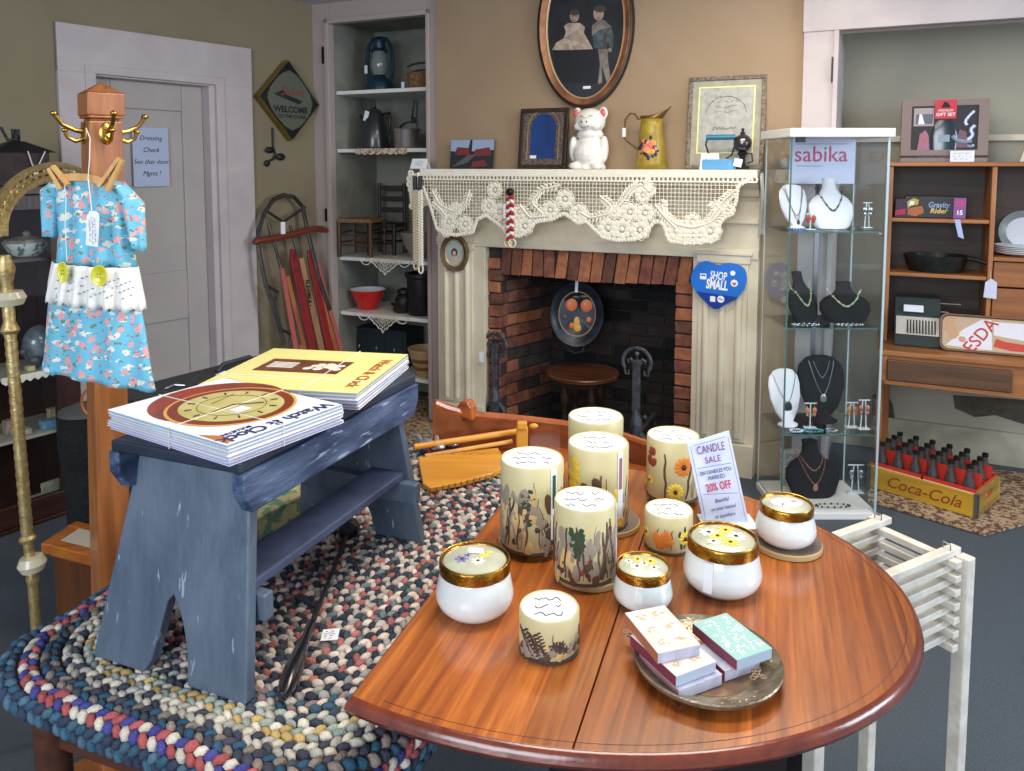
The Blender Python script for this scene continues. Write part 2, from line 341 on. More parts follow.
b.build('brick_lintel', mb_r, fp, bevel=.004)
jw0 = FW.p(501, 330, -.02).x; jw1 = FW.p(675, 330, -.02).x
for sd in (0, 1):
    b = MB(FW); x0, x1 = (oi0 + .002, jw0) if sd == 0 else (jw1, oi1 - .002)
    b.cm = 5; b.box(x0 + .004, x1 - .004, -.012, .36, 0, zl + (.14 if sd else .14))
    n = int((zl + .15) / (bh)) + 1
    for i in range(n):
        z0 = i * bh; z1 = z0 + bh - g
        if z1 > zoF: break
        jj = random.uniform(-.008, .008)
        brick(b, x0, x1 + jj * (1 - sd), -.025, .07, z0, z1, random.choice([0, 1, 0, 2, 1]))
    b.build('brick_jamb', mb_r, fp, bevel=.004)
# firebox: splayed side walls and back, courses with soot
fbx0, fbx1 = FW.p(548, 400, .42).x, FW.p(650, 400, .42).x
def brickwall(b, p0, p1, z1, seed, dark):
    R = random.Random(seed); p0 = Vector(p0); p1 = Vector(p1); L = (p1 - p0).length; ang = math.atan2(p1.y - p0.y, p1.x - p0.x)
    M = Matrix.Translation((p0.x, p0.y, 0)) @ Matrix.Rotation(ang, 4, 'Z')
    for i in range(int(z1 / bh)):
        x = -.1 * (i % 2)
        while x < L:
            x0 = max(x, 0); x1_ = min(x + .2, L)
            if x1_ - x0 > .02:
                z = i * bh; u = (x0 / L); dk = dark(z, u); j = lambda: R.uniform(-.004, .004)
                b.cm = dk if R.random() < .8 else 3
                vs = [(xx + j(), yy + j(), zz_ + j()) for zz_ in (z, z + bh - g) for yy in (0, .05) for xx in (x0, x1_ - g)]
                b.add(vs, [(0, 2, 3, 1), (4, 5, 7, 6), (0, 1, 5, 4), (2, 6, 7, 3), (0, 4, 6, 2), (1, 3, 7, 5)], M)
            x += .2
    b.cm = 5; b.box(0, L, .012, .07, 0, z1, M)
b = MB(FW)
brickwall(b, (jw0, .06), (fbx0 + .02, .45), zl + .3, 3, lambda z, u: 4 if z > .9 else (random.choice([0, 1, 2, 3]) if u < .45 else random.choice([2, 3, 3])))
brickwall(b, (fbx0, .45), (fbx1 + .15, .45), zl + .3, 4, lambda z, u: 4 if z > .6 else random.choice([4, 3, 3]))
brickwall(b, (fbx1 + .13, .47), (jw1, .06), zl + .3, 5, lambda z, u: 4 if z > .5 else random.choice([4, 3]))
b.build('firebox', mb_r, fp, bevel=.003)
b = MB(FW); b.cm = 3; b.box(oi0, oi1, -.0, .5, 0, .012); b.box(oi0, oi1, -.45, 0, 0, .006); b.build('hearth', mb_r, fp)
b = MB(FW); b.box(jw0 - .05, jw1 + .05, .06, .5, zl + .28, zl + .3); b.build('flue_plate', mb_r[4], fp)
# ---------------------------------------------------------------- lace runner on the mantel
m_lace = mat('cream crochet lace', c(246, 241, 226), .85, col2=c(236, 229, 208), vs=60)
lace_edge = [(423, 187), (430, 206), (437, 230), (455, 236), (473, 233), (477, 220), (486, 216), (500, 226), (508, 236), (520, 237), (537, 222), (553, 220), (564, 214), (578, 224), (586, 222), (592, 228), (603, 238), (617, 241), (636, 240), (648, 230), (655, 222), (663, 224), (669, 242), (692, 244), (715, 241), (721, 222), (730, 214), (736, 204), (738, 187), (752, 178), (757, 175)]
lo = -.206
LE = [FW.p(x, y, lo) for x, y in lace_edge]
def low(x):
    for a, q in zip(LE, LE[1:]):
        if a.x <= x <= q.x: return a.z + (q.z - a.z) * (x - a.x) / max(q.x - a.x, 1e-6)
    return LE[0].z
b = MB(FW); x0, x1 = s0 - .002, s1 + .002; tz_ = zt + .003
b.box(x0, x1, -.206, -.02, zt + .0005, tz_); b.box(x0, x1, -.208, -.2045, zt - .034, tz_)
hz = zt - .048
n = 84
for i in range(n): t = x0 + (x1 - x0) * i / (n - 1); b.cbox(t, lo, zt - .041, .009, .002, .016)
b.box(x0, x1, -.2075, -.2045, zt - .056, zt - .048)
topz = zt - .058
# filet net
x = LE[0].x + .01
while x < LE[-1].x - .02:
    z = low(x) + .012
    if topz - z > .01: b.box(x - .0014, x + .0014, lo - .001, lo + .0005, z, topz)
    x += .0185
z = topz - .010
while z > topz - .26:
    x = LE[0].x; st = None
    while x < LE[-1].x:
        ins = low(x) + .010 < z
        if ins and st is None: st = x
        if not ins and st is not None: b.box(st, x, lo - .0012, lo + .0005, z - .0014, z + .0014); st = None
        x += .008
    z -= .0185
def rosette(X, Z, r, y=lo - .002):
    for k in range(8):
        a = k * PI / 4; b.sph(X + math.cos(a) * r * .62, y, Z + math.sin(a) * r * .62, r * .36, .0022, r * .30, 6, rings=4)
    b.sph(X, y - .001, Z, r * .24, .003, r * .24, 6, rings=4)
    pts = [(X + math.cos(q * PI / 9) * r * (1 + .07 * (-1) ** q), y, Z + math.sin(q * PI / 9) * r * (1 + .07 * (-1) ** q)) for q in range(18)]
    b.tube(pts, .0024, 4, closed=True)
for (px, py, r) in [(449, 222, 9), (465, 224, 9), (456, 209, 7), (447, 235 - 4, 6), (495, 190, 8), (489, 206, 8), (500, 212, 9), (512, 226, 9), (525, 226, 9), (519, 212, 7), (550, 210, 9), (565, 199, 9), (579, 213, 9), (608, 228, 10), (622, 229, 10), (630, 212, 9), (645, 213, 9), (640, 230, 9), (615, 212, 6), (643, 195, 7), (677, 231, 10), (692, 222, 8), (710, 231, 10), (693, 236, 7), (700, 236, 7), (684, 236, 7), (728, 210, 6)]:
    q = FW.p(px, py, lo); rosette(q.x, q.z, r * 3.62 / 780 * 1.18)
for i in range(len(LE) - 1):                             # scalloped border cord with leaf picots
    p, q = LE[i], LE[i + 1]; L = (q - p).length; m = max(1, int(L / .014))
    for k in range(m):
        t = (k + .5) / m; u = p.lerp(q, t); b.sph(u.x, lo - .001, u.z + .004, .0095, .003, .0115, 6, rings=4)
for (pts) in [[(560, 185), (540, 190), (531, 202), (543, 214)], [(470, 190), (465, 205), (455, 212), (440, 205), (432, 190)], [(600, 196), (612, 206), (608, 214), (590, 218), (580, 212)], [(668, 206), (662, 204), (664, 214), (676, 224), (692, 228), (712, 222), (722, 210), (716, 204), (712, 208)], [(654, 186), (650, 192), (644, 186), (650, 181)], [(735, 190), (724, 200), (714, 214), (704, 226)], [(610, 214), (622, 202), (630, 190), (640, 184)], [(655, 205), (666, 218), (676, 228)], [(520, 205), (530, 218), (545, 216)], [(446, 216), (440, 208), (432, 202)]]:
    P_ = [FW.p(x_, y_, lo - .002) for x_, y_ in pts]; S = []
    for i in range(len(P_) - 1):
        for k in range(5): S.append(P_[i].lerp(P_[i + 1], k / 5))
    S.append(P_[-1]); S = [S[0]] + [(S[i - 1] + S[i] * 2 + S[i + 1]) / 4 for i in range(1, len(S) - 1)] + [S[-1]]
    b.tube(S, .0062, 6)
    for k in range(1, len(S) - 1):
        d = (S[k + 1] - S[k - 1]).normalized(); nrm = Vector((-d.z, 0, d.x))
        for sg in (-1, 1):
            u = S[k] + nrm * sg * .015 + d * .006; b.sph(0, 0, 0, .013, .0024, .0055, 7, Matrix.Translation((u.x, lo - .0015, u.z)) @ Matrix.Rotation(-math.atan2(d.z + nrm.z * sg, d.x + nrm.x * sg), 4, 'Y'), 4)
# hanging ends of the lace
for sx, ends in ((-1, [(421, 172), (409, 176), (403, 190), (401, 205), (404, 224), (410, 222)]), (1, [(757, 172), (760, 200), (757, 228), (753, 240)])):
    X = s0 if sx < 0 else s1
    rows = []
    for i in range(14):
        t = i / 13; z = zt - .02 - t * (.19 if sx < 0 else .27); rows.append([(X + sx * (.012 + .02 * math.sin(t * 3) * (1 if sx < 0 else .3) + .006 * math.sin(k * 1.7 + t * 3)), -.205 + k * .022, z - .012 * math.sin(k * 1.2)) for k in range(8)])
    b.grid(rows)
    if sx < 0:
        rows = []
        for i in range(12):
            t = i / 11; wv = .045 + .03 * math.sin(t * PI); rows.append([(s0 - .004 - wv * u_ / 6, -.205 - .012 * math.sin(u_ * 1.8 + t * 2), zt - .015 - t * .20 - .01 * u_ / 6) for u_ in range(7)])
        b.grid(rows)
        for k in range(7): 
            rosette(s0 - .055 - .012 * math.sin(k), zt - .02 - k * .03, .017, -.215)
o = b.build('lace_runner', m_lace, smooth=True)
tag(o, 'cream crocheted lace runner with flowers hanging over the mantel edge', 'lace runner')

# ---------------------------------------------------------------- things on the mantel shelf
def base(px, off): q = FW.p(px, 165, off); return FW.w(q.x, off, zt + .004)
# pig / bear shaped jar
S = FW.sc(590, -.1)
t = thing('ceramic_figurine', 'glossy white ceramic pig figurine with pink ears sitting on the mantel', 'figurine', base(590, -.1), FW.rot)
m_cer = mat('white glazed ceramic', c(238, 236, 230), .12, coat=.5); m_pink = mat('pink glaze', c(226, 96, 96), .25)
b = MB(); u = S
b.sph(0, 0, 16 * u, 18.5 * u, 15 * u, 18 * u, 20); b.sph(0, 0, 34 * u, 14 * u, 12 * u, 6 * u, 18); b.sph(0, -.004, 47 * u, 16 * u, 13 * u, 13.5 * u, 20)
b.sph(-13.5 * u, 0, 55 * u, 4.8 * u, 3 * u, 6.5 * u, 10, M=None); b.sph(13.5 * u, 0, 55 * u, 4.8 * u, 3 * u, 6.5 * u, 10)
b.sph(0, -13 * u, 45 * u, 7.5 * u, 5 * u, 5.5 * u, 12); b.sph(-9 * u, -9 * u, 42 * u, 5 * u, 4 * u, 4 * u); b.sph(9 * u, -9 * u, 42 * u, 5 * u, 4 * u, 4 * u)
for sg in (-1, 1): b.sph(sg * 16 * u, -4 * u, 20 * u, 4.5 * u, 6 * u, 13 * u, 10); b.sph(sg * 11 * u, -12 * u, 3.5 * u, 7 * u, 7 * u, 4 * u, 10)
b.sph(0, -6 * u, 15 * u, 15 * u, 13.5 * u, 14 * u, 16); b.cyl(0, 0, 0, 4 * u, 16 * u, 24)
b.build('body', m_cer, t, smooth=True, remesh=.0042)
for sg in (-1, 1):
    b = MB(); b.sph(sg * 14 * u, -3.2 * u, 55 * u, 2.8 * u, 1.6 * u, 4.2 * u, 10); tag(b.build('inner_ear', m_pink, t, smooth=True), 'pink inner ear')
b = MB(); b.sph(-2.5 * u, -18 * u, 46 * u, .9 * u, .7 * u, 1.2 * u, 6); b.sph(2.5 * u, -18 * u, 46 * u, .9 * u, .7 * u, 1.2 * u, 6); b.tube([(-4 * u, -16.6 * u, 41 * u), (-1 * u, -17 * u, 40 * u), (4 * u, -16.4 * u, 42 * u)], .0016, 5)
for sg in (-1, 1): b.tube([(sg * 3 * u + k * u * sg, -13.4 * u + abs(k - 2) * .0003, (51 + math.sin(k / 4 * PI) * 1.3) * u) for k in range(5)], .0015, 5)
b.build('face_lines', mat('grey glaze line', c(96, 88, 84), .4), t)
# toleware pitcher
S = FW.sc(655, -.1); u = S
t = thing('metal_pitcher', 'tall mustard yellow painted metal pitcher with flowers on the mantel', 'pitcher', base(651, -.1), FW.rot)
m_ol = mat('mustard tole paint', c(176, 150, 50), .35, col2=c(140, 116, 34), vs=14)
b = MB(); rows = []
for i in range(9):
    z = i / 8 * 50 * u; r = (15.5 - 5.2 * i / 8) * u; rows.append([(r * math.cos(a), r * .9 * math.sin(a), z) for a in [2 * PI * k / 28 for k in range(28)]])
b.grid(rows, closeu=True); b.add([(15.5 * u * math.cos(2 * PI * k / 28), 14 * u * math.sin(2 * PI * k / 28), 0) for k in range(28)], [tuple(range(28))])
b.build('body', m_ol, t, smooth=True, solid=.002)
b = MB(); rows = []
for i in range(5):
    f = i / 4; rows.append([((10.3 + 1.5 * f) * u * math.cos(a) + f * 8 * u * max(0, math.cos(a)) ** 2, 9.5 * u * math.sin(a) * (1 - .2 * f), (50 + f * 3 + f * 9 * max(0, math.cos(a)) ** 2) * u) for a in [2 * PI * k / 28 for k in range(28)]])
b.grid(rows, closeu=True); b.build('spout', mat('bronze metal', c(120, 96, 60), .35, .6), t, smooth=True, solid=.002)
b = MB(); b.tube([(-10 * u, 0, 51 * u), (-14 * u, 0, 50 * u), (-17 * u, 0, 55 * u), (-22 * u, 0, 56 * u), (-27 * u, 0, 50 * u), (-28 * u, 0, 32 * u), (-25 * u, 0, 28 * u), (-14 * u, 0, 20 * u)], 1 * u, 7); b.build('handle', MC['bronze metal'], t, smooth=True)
b = MB(); b.cbox(-28 * u, -.004, 37 * u, 3.6 * u, .002, 9 * u); b.build('price_tag', m_paper, t)
b = MB(); R = random.Random(2)
fm = [mat('coral paint', c(226, 110, 84), .4), mat('orange paint', c(236, 160, 70), .4), mat('navy leaf paint', c(30, 44, 74), .4), mat('pink paint', c(236, 150, 140), .4)]
def on_body(x, z, rr, mi, rz_=None):
    r = (15.5 - 5.2 * z / 50); yy = -.9 * math.sqrt(max(r * r - x * x, .5)); b.cm = mi; b.sph(x * u, yy * u - .0003, z * u, rr * u, .7 * u, (rz_ or rr) * u, 10, rings=5)
for k in range(26): a = R.uniform(0, 2 * PI); q = R.uniform(5, 11); on_body(max(-9, min(9, math.cos(a) * q * .9)), 21 + math.sin(a) * q, R.uniform(1.4, 2.4), 2, R.uniform(1, 2.8))
for k in range(14): on_body(R.uniform(-7, 6), R.uniform(17, 28), R.uniform(2, 3.4), R.choice([0, 1, 3, 0]))
b.build('painted_flowers', fm, t, smooth=True)
# slate blue framed motto
def frame_thing(name, label, cat, px0, py0, px1, py1, off, m_fr, fwid, lean=8, dep=.018, picm=None, inner=None):
    cx = (px0 + px1) / 2; k = FW.sc(cx, off); w = (px1 - px0) * k / math.cos(abs(FW.rot) - math.atan((cx - 512) / FPX) * -0) * 1.0; h = (py1 - py0) * k
    q = FW.p(cx, 165, off); T = thing(name, label, cat, FW.w(q.x, off, zt + .004), tilt=Matrix.Rotation(FW.rot, 4, 'Z') @ Matrix.Rotation(math.radians(-lean), 4, 'X'))
    b = MB(); f = fwid
    for (a0, a1, c0, c1) in ((-w / 2, w / 2, 0, f), (-w / 2, w / 2, h - f, h), (-w / 2, -w / 2 + f, f, h - f), (w / 2 - f, w / 2, f, h - f)): b.box(a0, a1, -dep / 2, dep / 2, c0, c1)
    b.build('frame', m_fr, T, bevel=.003); return T, w, h
t, w, h = frame_thing('picture_frame', 'dark wooden frame around a blue arched picture beside the white figurine', 'picture', 518, 107, 565, 168, -.07, wood('dark frame wood', c(64, 46, 36), c(38, 28, 24), 2), .022)
b = MB(); b.box(-w / 2 + .02, w / 2 - .02, -.002, .002, .02, h - .02); b.build('mat_board', mat('patterned mat', c(126, 108, 84), .7, col2=c(60, 52, 70), vs=70), t)
b = MB(); aw = w * .26; pts = [(-aw, h * .17), (aw, h * .17)] + [(aw * math.cos(a), h * .68 + aw * 1.05 * math.sin(a)) for a in [PI * k / 12 for k in range(13)]]
b.pz(pts, -.004, -.001); b.build('blue_arch', mat('deep blue print', c(24, 70, 140), .45, col2=c(16, 44, 96), vs=4), t)
b = MB(); pts = [(aw * 1.25 * math.cos(a), h * .68 + aw * 1.3 * math.sin(a)) for a in [PI * k / 14 for k in range(15)]]
b.tube([(-aw * 1.25, -.005, h * .15)] + [(x, -.005, z) for x, z in pts[::-1]] + [(aw * 1.25, -.005, h * .15)], .003, 5)
for k in range(9): b.sph(-aw * 1.25, -.005, h * (.2 + .05 * k), .004, .002, .007, 6, rings=4); b.sph(aw * 1.25, -.005, h * (.2 + .05 * k), .004, .002, .007, 6, rings=4)
b.build('gilt_arch', mat('dull gilt', c(170, 140, 110), .5, .3), t)
b = MB(); b.box(-aw * .95, -aw * .45, -.008, -.006, h * .17, h * .22); b.build('price_sticker', m_paper, t)
# certificate frame
t, w, h = frame_thing('picture_frame', 'silvery carved frame holding a printed certificate with a yellow border', 'picture', 689, 75, 758, 169, -.06, mat('antique silver', c(150, 140, 124), .5, .4, col2=c(96, 86, 74), vs=80, bump=.6, bs=120), .020)
b = MB(); b.box(-w / 2 + .018, w / 2 - .018, -.002, .002, .018, h - .018); b.build('mat_board', mat('grey cream mat', c(176, 170, 150), .6, col2=c(150, 150, 140), vs=20), t)
b = MB(); q = .055
for (a0, a1, c0, c1) in ((-w / 2 + q, w / 2 - q, q + .02, q + .026), (-w / 2 + q, w / 2 - q, h - q, h - q + .006), (-w / 2 + q - .006, -w / 2 + q, q + .02, h - q + .006), (w / 2 - q, w / 2 - q + .006, q + .02, h - q + .006)): b.box(a0, a1, -.005, -.002, c0, c1)
b.build('yellow_border', mat('pale yellow foil', c(250, 236, 150), .4), t)
b = MB(); b.box(-w / 2 + q, w / 2 - q, -.004, -.002, q + .02, h - q); b.build('certificate', mat('certificate paper', c(184, 184, 178), .5, col2=c(160, 160, 154), vs=30), t)
b = MB(); scribble(b, 0, h * .44, w * .5, .035, 1, -.0052, .0022, 4); scribble(b, 0, h * .70, w * .42, .10, 4, -.0052, .0009, 8); b.tube([(math.cos(PI * k / 16) * w * .26, -.005, h * .6 + math.sin(PI * k / 16) * h * .18) for k in range(17)], .001, 4); b.build('engraved_writing', MC['grey glaze line'], t)
# small photo print
t, w, h = frame_thing('photo_print', 'small unframed photo print of red barn and cloudy sky leaning on the wall', 'photo', 449, 139, 493, 168, -.06, m_black, .001, dep=.003)
b = MB(); b.cm = 0; b.box(-w / 2, w / 2, -.002, .002, 0, h); b.cm = 1; b.pz([(-w / 2, h * .62), (-w * .1, h * .55), (-w * .05, h), (-w / 2, h)], -.0026, -.002); b.pz([(0, h * .6), (w / 2, h * .65), (w / 2, h), (.0, h)], -.0026, -.002)
b.cm = 2; b.pz([(-w * .4, h * .5), (-.01, h * .45), (-.02, h * .72), (-w * .35, h * .75)], -.003, -.0026); b.pz([(.01, h * .42), (w * .46, h * .46), (w * .4, h * .74), (.02, h * .66)], -.003, -.0026); b.pz([(0, h * .04), (w * .4, h * .1), (w * .3, h * .3), (.01, h * .25)], -.003, -.0026)
b.cm = 3; b.pz([(-w * .45, h * .05), (w * -.1, h * .2), (w * .1, h * .5), (-w * .1, h * .45)], -.0034, -.003)
b.build('print', [mat('dark print', c(40, 44, 50), .4), mat('sky print', c(150, 170, 196), .4), mat('barn red print', c(120, 50, 50), .4), mat('road print', c(90, 90, 96), .4)], t)
# oil lamp-like iron, with wooden blue handle; small ball lamp; price cards
S = FW.sc(720, -.14); u = S
t = thing('toy_iron', 'small vintage iron with a teal handle and blue base on the mantel', 'iron', base(720, -.13), FW.rot)
m_teal = mat('teal paint', c(36, 120, 160), .3, coat=.3)
b = MB(); b.cyl(0, 0, -14 * u, 14 * u, 2.7 * u, 14, Matrix.Translation((0, 0, 32 * u)) @ Matrix.Rotation(PI / 2, 4, 'Y')); b.build('handle', m_teal, t, smooth=True)
b = MB(); b.tube([(-13 * u, 0, 31 * u), (-14.5 * u, 0, 25 * u), (-11 * u, 0, 14 * u), (-6 * u, 0, 11 * u)], .9 * u, 6); b.tube([(13 * u, 0, 31 * u), (14.5 * u, 0, 25 * u), (11 * u, 0, 14 * u), (6 * u, 0, 11 * u)], .9 * u, 6); b.build('handle_arm', m_black, t, smooth=True)
b = MB(); b.py([(-16 * u, -9 * u), (10 * u, -9 * u), (19 * u, 0), (10 * u, 9 * u), (-16 * u, 9 * u)], 0, 10 * u); b.build('base', mat('sky blue paint', c(84, 156, 210), .35), t, bevel=.003)
t = thing('oil_lamp', 'little dark metal lamp with a round silver globe on the mantel end', 'lamp', base(742, -.12), FW.rot)
b = MB(); b.sph(0, 0, 26 * u, 9 * u, seg=18); b.lathe([(2 * u, 34 * u), (2.6 * u, 36 * u), (1 * u, 38 * u), (1.8 * u, 40 * u), (.1 * u, 41 * u)], 12); b.build('globe', mat('dark silver', c(110, 106, 110), .25, .9), t, smooth=True)
b = MB(); b.lathe([(7 * u, 0), (7.5 * u, 2 * u), (3 * u, 5 * u), (2.4 * u, 12 * u), (5 * u, 16 * u), (3 * u, 18 * u)], 16); b.tube([(5 * u, 0, 6 * u), (10 * u, 0, 8 * u), (9 * u, 0, 16 * u), (4 * u, 0, 16 * u)], .8 * u, 6); b.build('stand', m_black, t, smooth=True)
b = MB(); b.cbox(-4 * u, -.04, 6 * u, 8 * u, .002, 8 * u, Matrix.Rotation(.2, 4, 'Y')); b.build('price_tag', m_paper, t)
def card(px, py0, py1, w_, off, label):
    t = thing('price_card', label, 'price card', FW.w(FW.p(px, 165, off).x, off, zt + .004), FW.rot); k = FW.sc(px, off)
    b = MB(); h = (py1 - py0) * k; b.prism([(-w_ * k / 2, 0, 0), (w_ * k / 2, 0, 0), (w_ * k * .46, .02, h), (-w_ * k * .46, .02, h)], (0, .001, 0)); b.prism([(-w_ * k / 2, .045, 0), (w_ * k / 2, .045, 0), (w_ * k * .46, .021, h), (-w_ * k * .46, .021, h)], (0, .001, 0)); b.build('card', m_paper, t)
    b = MB(); scribble(b, 0, h * .55, w_ * k * .7, h * .5, 3, .0, .0008, int(px)); 
    for v in b.v: v.y = v.z / h * .02 - .001
    b.build('writing', m_ink, t)
card(709, 153, 169, 19, -.17, 'white folded price card in front of the blue iron')
card(418, 158, 168, 19, -.15, 'white folded price card at the left end of the mantel')

# ---------------------------------------------------------------- oval portrait
q = FW.p(584.5, 26, -.02)
S = FW.sc(584, -.02); u = S
t = thing('oval_portrait', 'large oval wooden frame with an old photograph of two children', 'picture', FW.w(q.x, -.001, q.z), FW.rot)
rx, rz_ = 50 * u, 80 * u
def ring(b, prof, N=56):                          # sweep (inset, y) profile around the ellipse
    rows = []
    for d, y in prof: rows.append([((rx - d) * math.cos(2 * PI * k / N), y, (rz_ - d) * math.sin(2 * PI * k / N)) for k in range(N)])
    b.grid(rows, closeu=True)
b = MB(); ring(b, [(0, 0), (-.003, -.02), (.003, -.035), (.010, -.036), (.014, -.03)]); b.build('outer_moulding', mat('black lacquer', c(34, 26, 24), .35), t, smooth=True)
b = MB(); ring(b, [(.012, -.03), (.018, -.038), (.034, -.030), (.045, -.018), (.049, -.016)]); b.build('frame', mat('gilded copper wood', c(170, 118, 82), .35, .3, col2=c(128, 84, 58), vs=12), t, smooth=True)
b = MB(); ring(b, [(.046, -.017), (.049, -.022), (.053, -.021), (.056, -.012)]); b.build('inner_lip', mat('pale gilt', c(214, 184, 140), .35, .4), t, smooth=True)
rx2, rz2 = rx - .05, rz_ - .05
b = MB(); b.pz([(rx2 * math.cos(2 * PI * k / 48), rz2 * math.sin(2 * PI * k / 48)) for k in range(48)], -.014, -.004); pic = b.build('photograph', mat('dark photo paper', c(42, 44, 48), .3, col2=c(28, 30, 34), vs=8, coat=.4), t)
def P(px, py, dy=0): v = FW.p(px, py, -.015); return (v.x - q.x, v.z - q.z)
def flat(b, pts, y, mi): b.cm = mi; b.pz([P(*p) for p in pts], y, -.0142)
def ell(cx, cy, a, d, n=14): return [(cx + a * math.cos(2 * PI * k / n), cy + d * math.sin(2 * PI * k / n)) for k in range(n)]
b = MB()
flat(b, [(553, 48), (598, 49), (597, 84), (556, 82)], -.0145, 4)
flat(b, [(564, 26), (568, 23), (580, 23), (585, 27), (584, 33), (588, 40), (593, 49), (572, 50), (552, 50), (556, 43), (564, 38), (566, 32)], -.0148, 0)
flat(b, ell(574.5, 16.5, 4.6, 5.6), -.015, 1); flat(b, ell(574.5, 12.5, 4.8, 3.2), -.0152, 5)
flat(b, [(592, 30), (597, 24), (604, 22), (612, 29), (614, 38), (613, 48), (610, 49), (608, 40), (606, 49), (594, 48), (593, 38)], -.0148, 2)
flat(b, [(592, 26), (598, 20), (604, 20), (612, 27), (606, 28), (598, 31), (592, 36)], -.0151, 3)
flat(b, ell(598.5, 14, 5.2, 6.6), -.0152, 1); flat(b, ell(600, 9, 6, 3.5), -.0154, 5)
flat(b, [(598, 49), (608, 49), (608, 60), (611, 82), (607, 83), (602, 66), (602, 83), (598, 84), (600, 64)], -.0148, 3)
flat(b, ell(610, 50, 1.8, 2.2, 8), -.0152, 1)
b.cm = 4
for (x_, y_) in ((572.6, 16.2), (576.2, 16.2), (597, 13.4), (600.4, 13.2)): flat(b, ell(x_, y_, .7, .5, 8), -.0156, 4)
flat(b, [(573, 20), (576, 20), (575.6, 20.6), (573.4, 20.6)], -.0156, 4); flat(b, [(597, 18), (600, 17.8), (599.6, 18.5), (597.4, 18.6)], -.0156, 4)
flat(b, [(564, 38), (577, 30), (590, 47), (574, 41)], -.0150, 1); flat(b, [(604, 32), (607, 33), (606, 48), (603, 48)], -.0151, 5)
b.build('children_image', [mat('photo cream', c(196, 178, 160), .4, col2=c(150, 132, 118), vs=30), mat('photo skin', c(176, 154, 138), .4, col2=c(146, 124, 110), vs=24), mat('photo teal grey', c(84, 98, 102), .4, col2=c(48, 60, 66), vs=24), mat('photo light grey', c(144, 134, 122), .4, col2=c(104, 96, 88), vs=24), mat('photo black', c(26, 26, 30), .4), mat('photo hair', c(70, 60, 52), .4)], t)
b = MB(); cc = P(587, 87.5); b.box(cc[0] - .02, cc[0] + .02, -.018, -.0145, cc[1] - .007, cc[1] + .007); b.build('price_sticker', m_paper, t)

# ---------------------------------------------------------------- miniature oval, heart sign, hanging cords
q = FW.p(455, 253, -.09)
t = thing('miniature_portrait', 'small oval brown frame with a woman portrait on the left pilaster', 'picture', FW.w(q.x, -.0905, q.z), FW.rot)
u = FW.sc(455, -.09); rx, rz_ = 16 * u, 19 * u
b = MB(); ring(b, [(0, 0), (0, -.01), (.008, -.018), (.022, -.014), (.030, -.008)], 36); b.build('frame', mat('olive brown wood', c(112, 88, 58), .45, col2=c(84, 64, 40), vs=20), t, smooth=True)
b = MB(); ring(b, [(.028, -.008), (.031, -.012), (.036, -.008)], 32); b.build('inner_rim', MC['pale gilt'], t, smooth=True)
b = MB(); b.pz([((rx - .03) * math.cos(2 * PI * k / 28), (rz_ - .03) * math.sin(2 * PI * k / 28)) for k in range(28)], -.006, -.002); b.cm = 1
b.pz([(.020 * math.cos(a), .004 + .024 * math.sin(a)) for a in [2 * PI * k / 14 for k in range(14)]], -.007, -.006); b.cm = 2; b.pz([(.011 * math.cos(a), .0 + .014 * math.sin(a)) for a in [2 * PI * k / 14 for k in range(14)]], -.008, -.007); b.pz([(-.022, -.045), (.022, -.045), (.012, -.016), (-.012, -.016)], -.0075, -.0065)
b.build('portrait', [mat('pale blue paint', c(176, 190, 186), .5), mat('brown hair paint', c(84, 60, 48), .5), mat('skin paint', c(214, 180, 160), .5)], t)
b = MB(); b.box(-.014, .016, -.016, -.012, -rz_ + .006, -rz_ + .016); b.build('price_sticker', m_paper, t)
# heart sign
hp = [(718, 265), (708, 261), (699, 263), (693, 271), (691.5, 282), (696, 291), (704, 300), (715, 309), (726, 304), (738, 297), (745, 287), (747, 277), (744, 268), (735, 263.5), (726, 263)]
t = thing('heart_sign', 'blue heart shaped shop sign on the right pilaster', 'sign', FW.w(FW.p(718, 285, -.1).x, -.1, FW.p(718, 285, -.1).z), FW.rot); O = FW.p(718, 285, -.1)
def hq(x, y): v = FW.p(x, y, -.1); return (v.x - O.x, v.z - O.z)
m_blu = mat('bright blue card', c(10, 112, 214), .35); m_nav = mat('deep blue card', c(6, 52, 150), .35); m_wc = mat('white print', c(244, 246, 250), .5)
def smoothp(P_, n=3):
    out = []
    m = len(P_)
    for i in range(m):
        p0, p1, p2, p3 = [Vector((*P_[(i + k - 1) % m], 0)) for k in range(4)]
        for k in range(n):
            t_ = k / n; v = .5 * ((2 * p1) + (p2 - p0) * t_ + (2 * p0 - 5 * p1 + 4 * p2 - p3) * t_ ** 2 + (3 * p1 - p0 - 3 * p2 + p3) * t_ ** 3); out.append((v.x, v.y))
    return out
hs = smoothp([hq(*p) for p in hp]); b = MB(); b.pz(hs, -.006, 0)
b.build('board', m_blu, t); cutz = hq(718, 291)[1]
ln = lambda x: hq(696, 288.5)[1] + (hq(738, 295.5)[1] - hq(696, 288.5)[1]) * (x - hq(696, 288)[0]) / (hq(738, 295)[0] - hq(696, 288)[0])
lowp = [(x, z) for x, z in hs if z < ln(x) - .001]; xs_ = sorted(lowp); xa_, xb_ = xs_[0][0], xs_[-1][0]
b = MB(); b.pz(sorted(lowp, key=lambda p: math.atan2(p[1] - ln(0) , p[0])), -.0072, -.006); b.build('lower_panel', m_nav, t)
lettering('SHOP', .050, upright(*[hq(718.5, 276)[0], -.0075, hq(718.5, 276)[1]], -.06), m_wc, t, shear=.1, bold=.001, sxy=(.62, 1.1))
lettering('SMALL', .056, upright(hq(717, 285)[0], -.0075, hq(717, 285)[1], -.06), m_wc, t, shear=.1, bold=.0022, sxy=(.62, 1.1))
